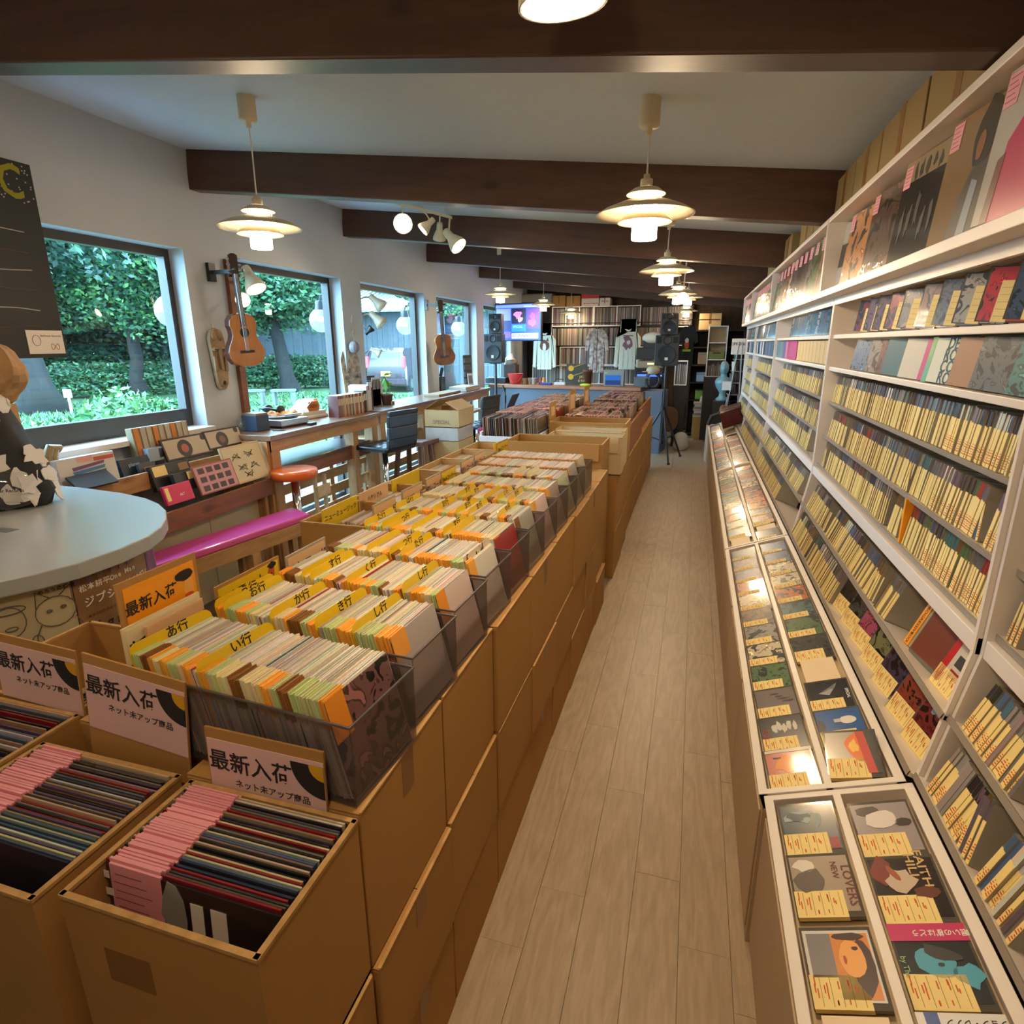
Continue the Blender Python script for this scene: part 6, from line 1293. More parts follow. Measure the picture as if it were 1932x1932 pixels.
# ---- stools
c = at(554, 884, z=.70)
c = at(554, 884, z=.752)
so = thing('round_stool', 'round stool with an orange seat and chrome pole', 'stool', (c.x, c.y, 0))
MB().lathe([(0, .685), (.15, .685), (.160, .695), (.164, .71), (.164, .735), (.158, .747), (.135, .753), (.0, .755)], 40).build('seat', mat('orange_vinyl', srgb(214, 96, 30), .28, coat=.3), so, smooth=True)
MB().cyl((0, 0, .02), (0, 0, .69), .03, n=20).build('pole', chrome, so, smooth=True); MB().lathe([(0, .03), (.19, .012), (.2, 0), (0, 0)], 32).build('base', chrome, so, smooth=True)
def bar_stool(label, c, rz, back=True):
    s = thing('bar_stool', label, 'stool', (c.x, c.y, 0), (0, 0, rz), 'black quilted bar stools')
    m = MB(); n = 4; wd = .19
    m.box(-wd, wd, -wd, wd, .70, .745); m.build('seat', blacksoft, s, bevel=.015)
    pad = MB()
    for i in range(n):
        for j in range(n): x0 = -wd + .012 + i * (2 * wd - .024) / n; y0 = -wd + .012 + j * (2 * wd - .024) / n; q = (2 * wd - .024) / n - .004; pad.add([(x0, y0, .744), (x0 + q, y0, .744), (x0 + q, y0 + q, .744), (x0, y0 + q, .744), (x0 + q * .3, y0 + q * .3, .755), (x0 + q * .7, y0 + q * .3, .755), (x0 + q * .7, y0 + q * .7, .755), (x0 + q * .3, y0 + q * .7, .755)], [(0, 1, 5, 4), (1, 2, 6, 5), (2, 3, 7, 6), (3, 0, 4, 7), (4, 5, 6, 7)])
    o = pad.build('quilting', blacksoft, s, smooth=True); o['kind'] = 'stuff'
    b = MB(); pr = [(.15, .70), (.185, .74), (.20, .82), (.205, .92), (.215, 1.02), (.225, 1.06)]
    for k in range(len(pr) - 1):
        (x0, z0), (x1, z1) = pr[k], pr[k + 1]; b.fbox((x0, -.185, z0), (.035, 0, 0), (0, .37, 0), (x1 - x0, 0, z1 - z0))
    b.build('backrest', blacksoft, s, bevel=.006)
    MB().cyl((0, 0, .02), (0, 0, .70), .026, n=18).build('pole', chrome, s, smooth=True); MB().lathe([(0, .03), (.19, .012), (.2, 0), (0, 0)], 32).build('base', chrome, s, smooth=True)
    MB().tube([(.16 * math.cos(a), .12 * math.sin(a), .32 - 0 * a) for a in [k * 2 * PI / 20 for k in range(21)]], .009, 8).build('foot_ring', chrome, s, smooth=True); return s
c = at(716, 836, z=.75) + Vector((.05, 0, 0)); bar_stool('black quilted bar stool nearest the camera at the window bar', c, -.25)
c = at(893, 799, z=.74); bar_stool('second black bar stool, farther along beside the stacked boxes', c, -.2)
c = at(790, 830, z=.70) + Vector((.0, -.10, 0)); ws = thing('wooden_stool', 'brown wooden stool with a saddle seat beside stacked boxes', 'stool', (c.x, c.y, 0), (0, 0, -.2))
brn = wood('brown_stool_wood', srgb(128, 84, 56), srgb(80, 48, 30), .45, 'Z')
m = MB(); 
for k in range(8): x0 = -.2 + .05 * k; z = .70 + .022 * abs(k - 3.5) / 3.5; m.fbox((x0, -.13, z - .04), (.05, 0, .022 * ((abs(k - 2.5) - abs(k - 3.5)) / 3.5)), (0, .26, 0), (0, 0, .04))
m.build('seat', mat('brown_leather', srgb(108, 62, 48), .4), ws, bevel=.004)
for sx in (-1, 1):
    for sy in (-1, 1): MB().tube([(sx * .13, sy * .08, .67), (sx * .19, sy * .13, 0)], .026, 8).build('leg', brn, ws)
    MB().cyl((sx * .165, -.11, .25), (sx * .165, .11, .25), .014).build('rung', brn, ws)
# stacked boxes by the bar
x0, x1 = at(822, 800, y=5.55).x, at(880, 800, y=5.55).x
closed_box('cardboard box, bottom one of the stack beside the bar', x0 + .02, x1, 5.35, 5.75, .0, .46, cardb2, 'stack of cardboard boxes beside the bar', taped=False); closed_box('cardboard box below the white-wrapped one in bar stack', x0, x1, 5.33, 5.75, .465, .70, cardb2, 'stack of cardboard boxes beside the bar', taped=False)
b1 = closed_box('box wrapped in white film, middle of the stack beside the bar', x0 - .01, x1, 5.32, 5.74, .705, .83, mat('white_film_wrap', srgb(196, 184, 172), .3, noise=.4, scale=9), 'stack of cardboard boxes beside the bar', taped=False)
t = thing('cardboard_box', 'open-flapped cardboard box on top of the stack beside bar', 'box', ((x0 + x1) / 2, 5.53, .832), group='stack of cardboard boxes beside the bar'); w2 = (x1 - x0) / 2 + .01
open_box(t, -w2, w2, -.21, .21, 0, .165, cardb2); MB().fbox((w2, -.21, .165), (0, .42, 0), (-.13, 0, .075), (.003, 0, .004)).build('flap', cardb2, t); MB().fbox((-w2, -.21, .165), (0, .42, 0), (.12, 0, .085), (.003, 0, .004)).build('flap', cardb2, t); write('SPECIAL', frame((0, -.2125, .05), (1, 0, 0), (0, 0, 1)), .05, mat('faded_print', srgb(140, 110, 80), .7), t)
MB().fbox((w2 * .45, -.18, .2), (0, .12, 0), (.06, 0, -.034), (.002, 0, .003)).build('red_print', mat('faded_red_print', srgb(180, 90, 60), .6), t)

# ---- guitars, mask
def guitar(label, body_uv, neck_uv, x, nrm, s=1.0, face_m=None, side_m=None, sunburst=False):
    a, b_ = at(*body_uv, x=x), at(*neck_uv, x=x); up = (b_ - a).normalized(); n = Vector(nrm).normalized(); xx = up.cross(n).normalized(); n = xx.cross(up)
    g = thing('guitar', label, 'guitar'); g.matrix_world = Matrix((xx, up, n)).transposed().to_4x4() ; M = g.matrix_world.copy(); M.translation = a; g.matrix_world = M
    L = (b_ - a).length; k = L / .66 * s
    half = [(0, -.215), (.07, -.212), (.13, -.19), (.165, -.14), (.175, -.085), (.155, -.03), (.125, .02), (.112, .06), (.115, .10), (.128, .14), (.122, .19), (.09, .228), (.045, .243), (0, .246)]
    out = [(x_ * k, y_ * k) for x_, y_ in half] + [(-x_ * k, y_ * k) for x_, y_ in half[-2:0:-1]]
    MB().prism(out, Matrix.Translation((0, 0, -.085 * k)), .083 * k).build('body', side_m, g, bevel=.003)
    MB().prism([(x_ * .985, y_ * .985) for x_, y_ in out], Matrix.Translation((0, 0, -.002 * k)), .004 * k).build('soundboard', face_m, g)
    if not sunburst: MB().cyl((0, .08 * k, .002 * k), (0, .08 * k, .0028 * k), .043 * k, n=24).build('sound_hole', ink, g)
    else:
        for s_ in (-1, 1): MB().tube([(s_ * .085 * k, (-.06 + .03 * j) * k, .0025 * k) for j in range(5)], .005 * k, 5).build('f_hole', ink, g)
    MB().box(-.065 * k, .065 * k, -.095 * k, -.072 * k, .002 * k, .011 * k).build('bridge', mat('dark_rosewood', srgb(46, 28, 20), .4), g)
    MB().box(-.026 * k, .026 * k, .13 * k, .56 * k, -.012 * k, .008 * k).build('neck', mat('dark_rosewood'), g, bevel=.002)
    hd_ = MB().prism([(-.03 * k, .56 * k), (.03 * k, .56 * k), (.04 * k, .72 * k), (.012 * k, .735 * k), (-.012 * k, .735 * k), (-.04 * k, .72 * k)], Matrix.Translation((0, 0, -.012 * k)), .016 * k).build('headstock', mat('dark_rosewood'), g)
    for j in range(3):
        for s_ in (-1, 1): MB().cyl((s_ * .035 * k, (.60 + .045 * j) * k, -.004 * k), (s_ * .065 * k, (.60 + .045 * j) * k, -.004 * k), .007 * k, n=8).build('tuning_peg', steel, hd_)
    st = MB()
    for j in range(6): st.cyl(((-.016 + .0064 * j) * k, -.08 * k, .011 * k), ((-.016 + .0064 * j) * k, .57 * k, .009 * k), .0008, n=5)
    o = st.build('strings', steel, g); o['kind'] = 'stuff'
    MB().box(-.05 * k, .05 * k, .545 * k, .565 * k, -.05 * k, -.013 * k).build('strap_end', blackm, g)
    return g
spruce = wood('guitar_spruce', srgb(186, 122, 58), srgb(146, 88, 36), .25, 'Y', rings=4, knots=False, coat=.5); maho = mat('guitar_mahogany', srgb(62, 34, 28), .25, coat=.5)
guitar('small acoustic guitar hanging at the left edge of second window', (464, 645), (437, 474), -3.02, (.95, -.36, .12), .88, spruce, maho)
guitar('sunburst archtop guitar hanging at the left edge of fourth window', (838, 662), (829, 553), -3.02, (.62, -.78, .1), .80, mat('sunburst_lacquer_amber', srgb(150, 84, 36), .18, coat=.8, noise=.8, scale=5, dark=srgb(50, 24, 14)), mat('sunburst_sides', srgb(150, 92, 46), .2, coat=.8), True)
for lb, u, v in (('black wall hanger holding the first guitar', 440, 512), ('black wall hanger holding the second guitar', 831, 575)):
    p = at(u, v, x=-3.05); h_ = thing('guitar_hanger', lb, 'hanger', p); MB().box(-.19, -.02, -.012, .012, -.012, .012).build('arm', blackm, h_)
    for s_ in (-1, 1): MB().tube([(-.03, 0, 0), (.0, s_ * .04, 0), (.05, s_ * .045, .01)], .009, 8).build('prong', blackm, h_)
    MB().box(-.195, -.17, -.03, .03, -.06, .06).build('plate', blackm, h_)
p0, p1 = at(416, 735, x=-3.235), at(410, 620, x=-3.235); hh = (p1 - p0).length
mk = thing('carved_mask', 'long carved wooden face mask hanging on the white wall', 'mask'); mk.matrix_world = frame(p0, (.0, 1, 0), (p1 - p0))
mkm = mat('pale_carved_wood', srgb(160, 132, 100), .7, noise=.6, scale=14, bump=.6)
o_ = [(-.02, 0), (.03, .0), (.062, .04), (.07, .12), (.072, .3), (.07, hh - .07), (.05, hh - .015), (.0, hh), (-.05, hh - .015), (-.072, hh - .07), (-.066, .3), (-.05, .12), (-.04, .04)]
MB().prism(o_, Matrix.Translation((0, 0, 0)), .03).build('face_board', mkm, mk, bevel=.008)
MB().fbox((-.012, hh * .33, .03), (.024, 0, 0), (0, hh * .33, 0), (0, 0, .022)).build('nose', mkm, mk, bevel=.006)
for s_ in (-1, 1): MB().ball((s_ * .035, hh * .66, .03), (.026, .016, .016), 12, 8).build('eye', mkm, mk, smooth=True); MB().ball((s_ * .03, hh * .88, .03), (.025, .035, .012), 12, 8).build('carving', mkm, mk, smooth=True); MB().box(s_ * .05 - .012, s_ * .05 + .012, hh * .3, hh * .55, .028, .042).build('cheek', mkm, mk, bevel=.004)
MB().lathe([(.012, 0), (.028, .0), (.03, .012), (.016, .014)], 16).xf(frame((.005, hh * .11, .028), (1, 0, 0), (0, 1, 0))).build('mouth', mkm, mk, smooth=True); MB().ball((.0, hh * .11, .032), (.014, .012, .006), 10, 6).build('mouth_hole', ink, mk)
[MB().box(s_ * .035 - .018, s_ * .035 + .018, hh * .655, hh * .665, .043, .049).build('eye_slit_shade', ink, mk) for s_ in (-1, 1)]; MB().tube([(0, hh, .01), (0, hh + .04, .005)], .003, 5).build('hook', steel, mk)  # black bars paint the shade of the carved eye recesses

# ---- things on the bar
def onbar(u, v, z=.992): return at(u, v, z=z)
mx = thing('audio_mixer', 'dark blue box-shaped mixer at the near end of the bar', 'mixer', onbar(484, 812), (0, 0, -.15)); MB().box(-.075, .075, -.06, .06, 0, .115).build('case', mat('dark_blue_case', srgb(44, 58, 78), .4), mx, bevel=.004); MB().box(-.07, .07, -.055, .055, .115, .13).build('lid', mat('tan_lid', srgb(120, 96, 72), .5), mx)
tt = thing('record_player', 'silver record player under a cloth on the near bar', 'record player', onbar(532, 803), (0, 0, -.1)); MB().box(-.14, .14, -.15, .15, .015, .062).build('plinth', mat('silver_plinth', srgb(176, 180, 186), .3, .6), tt, bevel=.006); MB().lathe([(0, .078), (.12, .078), (.125, .066), (.125, .062)], 32).build('platter', black, tt, smooth=True); MB().tube([(.1, .12, .07), (.1, .12, .09), (.06, -.02, .085)], .006, 8).build('tonearm', steel, tt); MB().box(-.13, .13, -.14, .14, 0, .015).build('foot', black, tt)
cl = thing('cloth', 'crumpled red and yellow patterned cloth on the record player', 'cloth', onbar(530, 800) + Vector((0.02, .0, .066)), (0, 0, -.3))
m = MB(); N_ = 14
vs = [(-.12 + .26 * i / N_, -.14 + .26 * j / N_, .022 + .016 * math.sin(i * 1.1) * math.cos(j * .9) + .01 * math.sin(i * .5 + j * 1.3) - (.05 if i > 11 else 0) * (i - 11) / 3) for j in range(N_ + 1) for i in range(N_ + 1)]
fs = [(j * (N_ + 1) + i, j * (N_ + 1) + i + 1, (j + 1) * (N_ + 1) + i + 1, (j + 1) * (N_ + 1) + i) for j in range(N_) for i in range(N_)]
m.add(vs, fs); o = m.build('fabric', mat('red_yellow_fabric', srgb(206, 160, 80), .9, noise=1.0, scale=14, dark=srgb(168, 66, 48)), cl, smooth=True); sd_ = o.modifiers.new('thick', 'SOLIDIFY'); sd_.thickness = .004
hp = thing('headphones', 'black headphones lying on the cloth by the mixer', 'headphones', onbar(515, 800) + Vector((0, .02, .10)), (0, 0, -.2)); MB().tube([(-.08, 0, .03), (-.06, 0, .07), (0, 0, .085), (.06, 0, .07), (.08, 0, .03)], .009, 8).xf(Matrix.Rotation(1.2, 4, 'X')).build('headband', black, hp, smooth=True)
for s_ in (-1, 1): MB().cyl((s_ * .08, .01, .01), (s_ * .055, .01, .01), .038, n=18).build('ear_cup', black, hp, smooth=True)
cbm = thing('cable', 'black cable hanging over the front edge of the bar', 'cable', onbar(515, 815)); MB().tube([(0, 0, .01), (.03, .08, .004), (.09, .12, -.02), (.085, .2, -.10), (.09, .32, -.02), (.05, .4, .004)], .004, 6).build('wire', black, cbm); MB().box(.02, .06, .38, .46, .0, .02).build('plug', black, cbm, bevel=.003)
jar = thing('glass_jar', 'small wire basket of clear odds at the near bar end', 'basket', onbar(462, 812), (0, 0, 0)); MB().lathe([(.03, 0), (.05, .02), (.052, .08), (.047, .08), (.045, .022), (.0, .01)], 18).build('bowl', clearp, jar, smooth=True); MB().box(-.03, .03, -.03, .03, .006, .03).build('contents', mat('grey_bits', srgb(90, 96, 104), .5), jar)
bc = thing('display_tray', 'white paper trays with a leaning picture card on bar', 'tray', onbar(560, 792), (0, 0, -.1)); MB().box(-.12, .08, -.02, .32, 0, .03).build('tray', wht, bc, bevel=.008); MB().box(-.10, .07, .0, .30, .03, .06).build('stacked_paper', mat('stacked_paper', srgb(206, 200, 188), .6), bc); MB().fbox((-.1, .02, .06), (.16, 0, 0), (0, .13, .09), (0, -.003, .004)).build('picture_card', mat('pink_brown_card', srgb(176, 130, 112), .5, noise=.5, scale=14), bc)
ms = thing('small_sign', 'small orange hexagonal sign hanging in front of the trays', 'sign', onbar(571, 790) + Vector((.06, .08, .10))); MB().prism([(-.075, 0), (-.055, .04), (.055, .045), (.078, .0), (.06, -.04), (-.055, -.045)], frame((0, 0, 0), (0.15, 1, 0), (0, 0, 1)), .006).build('plate', mat('orange_plate', srgb(196, 120, 40), .45, noise=.3, scale=20), ms); write('NEW', frame((.008, .0, 0), (0.15, 1, 0), (0, 0, 1)), .04, mat('brown_ink'), ms); MB().tube([(0, 0, -.04), (-.01, 0, -.10)], .004, 6).build('stem', steel, ms)
ob = thing('orange_folder', 'orange card folder standing left of the books', 'folder', onbar(590, 786) + Vector((0, .03, 0)), (0, 0, 0)); MB().box(-.12, .0, 0, .06, 0, .15).build('cover', mat('tan_folder', srgb(186, 142, 90), .5), ob); MB().box(.0, .004, 0, .06, 0, .15).build('edge', mat('orange_folder_edge', srgb(236, 140, 30), .5), ob)
BK = [('maroon', srgb(96, 40, 38)), ('maroon', srgb(104, 38, 38)), ('maroon', srgb(120, 50, 44)), ('tan', srgb(160, 110, 84)), ('cream', srgb(190, 160, 130)), ('red', srgb(150, 50, 40)), ('cream', srgb(184, 150, 120)), ('dark', srgb(40, 34, 32)), ('pinkish', srgb(170, 120, 110)), ('dark', srgb(30, 30, 32)), ('cream', srgb(190, 168, 140)), ('brown', srgb(130, 74, 52)), ('red', srgb(160, 60, 50)), ('cream', srgb(196, 170, 140)), ('dark red', srgb(96, 34, 32)), ('cream', srgb(200, 178, 150)), ('rust', srgb(150, 84, 56)), ('black', srgb(24, 24, 26)), ('brown', srgb(96, 66, 46))]
yk = onbar(600, 787).y
for k, (cn, cc) in enumerate(BK):
    th = .021 + .004 * (k % 3); hb = .185 if k < 17 else .20
    bk = thing('book', f"{cn} paperback, {ORD(k + 1)} from the left in the bar row", 'book', (-2.93, yk, .992), (0, 0, 0), 'paperbacks standing on the window bar'); o = MB().box(-.10, 0, .0005, th - .0005, 0, hb).build('cover', gloss_obj, bk); o.color = (*cc, 1); MB().box(-.098, -.002, .002, th - .002, hb, hb + .0012).build('pages', mat('page_edges', srgb(206, 190, 160), .8), bk); MB().box(0, .0006, .004, th - .004, hb * .55, hb * .85).build('title_label', mat('cream_title', srgb(214, 196, 166), .5), bk); yk += th + .001
for k, (cn, cc, hb) in enumerate((('pale grey', srgb(176, 176, 180), .24), ('white', srgb(204, 200, 198), .25), ('white', srgb(200, 190, 186), .235), ('dark brown', srgb(70, 44, 40), .22))):
    bk = thing('magazine', f"{['pale grey magazine right of the paperbacks', 'white magazine with red title, tallest on the bar', 'white magazine next to the dark one at right', 'dark brown book ending the row at the right'][k]}", 'magazine', (-2.93, yk, .992), (0, 0, 0)); o = MB().box(-.19, 0, .0005, .029, 0, hb).build('cover', gloss_obj, bk); o.color = (*cc, 1)
    if k == 1: MB().box(0, .0006, .004, .026, hb * .8, hb * .95).build('red_title', mat('red_print'), bk)
    yk += .030
ph = thing('photo_holder', 'clear stand with two grey photographs behind the paperbacks', 'picture', Vector((-3.12, onbar(606, 770).y + .25, .992))); MB().box(-.004, 0, 0, .17, 0, .29).build('sheet', mat('pale_sheet', srgb(206, 208, 214), .4), ph); [MB().box(0, .001, .012 + .078 * k, .08 + .078 * k, .17, .27).build('photo', mat('grey_photo', srgb(120, 116, 124), .5), ph) for k in (0, 1)]
wb_ = thing('paper_stack', 'white papers standing between photographs and magazines', 'papers', Vector((-3.12, onbar(640, 770).y + .12, .992))); MB().box(-.01, 0, 0, .3, 0, .25).build('sheet', mat('pale_sheet'), wb_)
pb, pt = onbar(690, 771), at(672, 660, x=-3.16)
bd = thing('skateboard_deck', 'tall patterned skateboard deck leaning beside the third window', 'board'); bd.matrix_world = frame(pb + Vector((-.1, 0, 0)), (.35, 1, 0), pt - pb); Lb = (pt - pb).length
MB().prism([(-.11, 0), (.11, 0), (.115, Lb * .85), (.08, Lb * .97), (0, Lb), (-.08, Lb * .97), (-.115, Lb * .85)], Matrix.Translation((0, 0, -.012)), .012).build('deck', mat('pale_deck', srgb(176, 150, 116), .5), bd, bevel=.002); MB().prism([(-.09, Lb * .3), (.105, Lb * .3), (.11, Lb * .84), (.075, Lb * .95), (0, Lb * .98), (-.07, Lb * .95), (-.10, Lb * .84)], Matrix.Identity(4), .0015).build('printed_pattern', mat('dark_spatter', srgb(190, 176, 160), .5, noise=1.0, scale=22, dark=srgb(40, 34, 34)), bd)
hl = thing('wire_hanger', 'looped wire ornament hanging above the skateboard', 'ornament', at(668, 655, x=-3.2)); MB().tube([(0, 0, 0), (.01, .01, .08), (0, -.01, .14), (.01, .02, .18), (0, -.01, .24), (.01, .0, .30)], .006, 6).build('wire', mat('tan_wire', srgb(150, 130, 110), .5), hl); MB().ball((0, 0, .0), (.05, .06, .06), 12, 8).build('grey_knob', mat('fur_grey', srgb(140, 130, 130), .9), hl)
ck = thing('clipboard', 'dark grey slanted price board beside the skateboard', 'board'); pa_ = onbar(718, 764); ck.matrix_world = frame(pa_ + Vector((-.12, 0, 0)), (.4, 1, 0), (-.03, -.10, .26)); MB().box(-.07, .07, 0, .30, -.006, 0).build('board', mat('dark_board', srgb(60, 60, 72), .5), ck); [MB().box(-.055, .05 - .02 * (k % 2), .04 + .03 * k, .045 + .03 * k, 0, .001).build('chalk_line', chalk, ck) for k in range(8)]
pl = thing('potted_plant', 'small plant with drooping leaves in a brown pot', 'plant', onbar(731, 765), ); MB().lathe([(0, 0), (.045, 0), (.06, .10), (.066, .10), (.066, .12), (.055, .12), (.05, .09), (0, .09)], 20).build('pot', mat('terracotta', srgb(104, 66, 50), .6), pl, smooth=True); MB().tube([(0, 0, .09), (.0, -.02, .2), (.0, -.05, .3)], .005, 6).build('stem', mat('plant_stem', srgb(80, 110, 50), .6), pl)
for k, (dy, dz, ty, tz) in enumerate(((-.04, .28, -.15, .22), (-.04, .3, .03, .13), (-.03, .28, -.07, .12), (-.05, .3, .08, .32), (-.02, .22, .1, .20))):
    a_, b_ = Vector((0, dy, dz)), Vector((.03, ty, tz)); q = (b_ - a_); s_ = Vector((1, 0, 0)) * .022; MB().add([a_, a_ + q * .5 + s_ + Vector((0, 0, .02)), b_, a_ + q * .5 - s_ + Vector((0, 0, .02))], [(0, 1, 2, 3)]).build('leaf', mat('plant_leaf', srgb(110, 170, 70), .4), pl)
lt = thing('label_tag', 'small wooden tag leaning on the plant pot', 'tag', onbar(741, 765)); MB().box(0, .006, -.035, .035, 0, .045).build('tag', mat('tan_wood_tag', srgb(170, 130, 84), .6), lt); MB().cyl((.006, 0, .024), (.007, 0, .024), .012).build('mark', ink, lt)
fb = thing('wooden_tray', 'flat wooden board lying along the far bar', 'tray', (-2.98, 7.0, 1.0)); MB().box(-.1, .1, -.35, .35, 0, .03).build('board', mat('worn_board', srgb(140, 112, 84), .7), fb, bevel=.004)
fb = thing('stacked_trays', 'stacked pale trays at the far end of the bar', 'tray', (-2.98, 7.75, 1.0)); MB().box(-.13, .13, -.28, .28, 0, .025).build('tray', mat('pale_tray', srgb(176, 168, 156), .5), fb, bevel=.005); MB().box(-.12, .12, -.26, .26, .025, .06).build('tray', mat('pale_tray'), fb, bevel=.005)
cs = thing('card_stand', 'dark leaflet rack leaning in the fourth window', 'rack'); cs.matrix_world = frame(at(884, 728, x=-3.05), (.5, 1, 0), (-.1, -.13, 1)); MB().box(-.08, .08, 0, .42, -.02, 0).build('panel', mat('dark_panel', srgb(58, 58, 62), .5), cs); [MB().box(-.07, .07, .03 + .095 * k, .10 + .095 * k, 0, .012).build('leaflet', mat('leaflet_print', srgb(96, 92, 90), .4, noise=.8, scale=20), cs) for k in range(4)]
cs = thing('card_stand', 'white leaflet holder beside the dark rack', 'stand'); cs.matrix_world = frame(at(889, 728, x=-2.95), (.4, 1, 0), (-.12, .02, 1)); MB().box(-.05, .05, 0, .17, -.004, 0).build('panel', mat('pale_sheet'), cs); MB().box(-.04, .04, .03, .14, 0, .001).build('print', mat('grey_photo'), cs)
gs = thing('guitar_stand', 'black stand and cloth below the archtop guitar', 'stand', onbar(833, 738)); MB().tube([(0, -.06, 0), (0, -.02, .22), (0, .03, .3)], .03, 8).build('post', blackm, gs); MB().box(-.04, .03, -.09, .09, 0, .20).build('cloth', black, gs, bevel=.02)
# ================================================================ BACK OF THE SHOP
# counter
bc = thing('sales_counter', 'blue-grey counter with an orange wooden top across the back', 'counter', (0, 0, 0))
cl_, cr_ = Vector((-3.22, 9.46, 0)), Vector((-.43, 9.08, 0)); cd = cr_ - cl_; cn_ = Vector((-cd.y, cd.x, 0)).normalized()
MB().fbox(cl_ + cn_ * .05, cd, cn_ * .5, (0, 0, .925)).build('body', mat('blue_grey_panel', srgb(92, 98, 110), .6, noise=.2, scale=2), bc)
MB().fbox(cl_ + Vector((0, 0, .925)), cd * .89, cn_ * .62, (0, 0, .05)).build('counter_top', wood('orange_counter_wood', srgb(186, 112, 66), srgb(132, 70, 36), .35, 'X', rings=6, coat=.3), bc, bevel=.004)
MB().fbox(cl_ + cd * .875 + Vector((0, 0, 0)), cd.normalized() * .02, cn_ * .05, (0, 0, .925)).build('edge_strip', orange_wood, bc)
CTZ = .975
def onct(u, v, dy=0.0):
    p = at(u, v, y=9.30 + dy); return Vector((p.x, 9.46 - (p.x + 3.22) * .136 + .07 + dy, CTZ))
# loudspeakers on tripod stands
def speaker(label, x0, x1, z0, z1, y, dpt=.26):
    wd, hg = x1 - x0, z1 - z0; cx = (x0 + x1) / 2
    s = thing('loudspeaker', label, 'speaker', (cx, y, z0), group='black loudspeakers at the back'); h = wd / 2
    MB().add([(-h, 0, 0), (h, 0, 0), (h * .8, dpt, 0), (-h * .8, dpt, 0), (-h, 0, hg), (h, 0, hg), (h * .8, dpt, hg), (-h * .8, dpt, hg)], [(3, 2, 1, 0), (4, 5, 6, 7), (0, 1, 5, 4), (1, 2, 6, 5), (2, 3, 7, 6), (3, 0, 4, 7)]).build('cabinet', mat('speaker_black', srgb(34, 34, 37), .5), s, bevel=.008)
    R_ = wd * .40; zc = hg * .36
    MB().lathe([(0, .004), (R_ * .8, .006), (R_ * .94, .014), (R_, .008), (R_, 0)], 36).xf(frame((0, -.0005, zc), (1, 0, 0), (0, 0, 1), (0, -1, 0))).build('woofer_grille', mat('speaker_grille', srgb(26, 26, 28), .7), s, smooth=True)
    MB().lathe([(h * .32, .01), (h * .36, .005), (h * .30, .0), (h * .14, -.0), (0, .0)], 24).xf(frame((0, -.003, hg * .84), (1, 0, 0), (0, 0, 1), (0, -1, 0))).build('horn', black, s, smooth=True)
    for q in (-1, 1): MB().box(q * h * .68 - h * .2, q * h * .68 + h * .2, -.004, .002, hg * .74, hg * .95).build('port', mat('port_black', (.004, .004, .004), .8), s, bevel=.002)
    MB().box(-h * .13, h * .13, -.016, -.010, hg * .18, hg * .27).build('badge', mat('speaker_badge', srgb(190, 190, 190), .4), s)
def tripod(label, x, y, zt, r0=.46, ang0=0.3, zh=.62):
    t = thing('speaker_stand', label, 'stand', (x, y, 0), group='tripod speaker stands')
    MB().cyl((0, 0, .22), (0, 0, zt), .019, n=14).build('pole', blackm, t); MB().cyl((0, 0, zh - .05), (0, 0, zh + .05), .036, n=14).build('collar', black, t); MB().cyl((0, 0, .25), (0, 0, .31), .03, n=14).build('collar', black, t)
    MB().box(-.07, .07, -.07, .07, zt - .012, zt).build('top_plate', black, t)
    for k in range(3):
        a = ang0 + 2 * PI * k / 3; d = Vector((math.cos(a), math.sin(a), 0))
        l = MB().cyl(d * .03 + Vector((0, 0, zh)), d * r0 + Vector((0, 0, .012)), .014, n=10).build('leg', blackm, t); MB().ball(d * r0 + Vector((0, 0, .015)), .022, 10, 6).build('rubber_foot', black, l)
        MB().cyl(d * .03 + Vector((0, 0, .28)), d * (r0 * .52) + Vector((0, 0, zh * .47)), .009, n=8).build('brace', blackm, t)
SY_ = 8.6
tripod('black tripod stand under the left pair of loudspeakers', -2.85, 8.73, 1.335, .36, PI / 2, .62)
speaker('lower large loudspeaker on the left stand, in front of television', -2.99, -2.71, 1.336, 1.745, SY_); speaker('small loudspeaker standing on the left large one', -2.912, -2.715, 1.748, 2.026, SY_, .2)
tripod('black tripod stand under the right pair of loudspeakers by the aisle', -.375, 8.70, 1.31, .40, -1.25, .70)
speaker('lower large loudspeaker on the right stand near the aisle', -.534, -.217, 1.311, 1.708, 8.60, .24); speaker('small loudspeaker standing on the right large one', -.475, -.244, 1.710, 1.996, 8.60, .2)
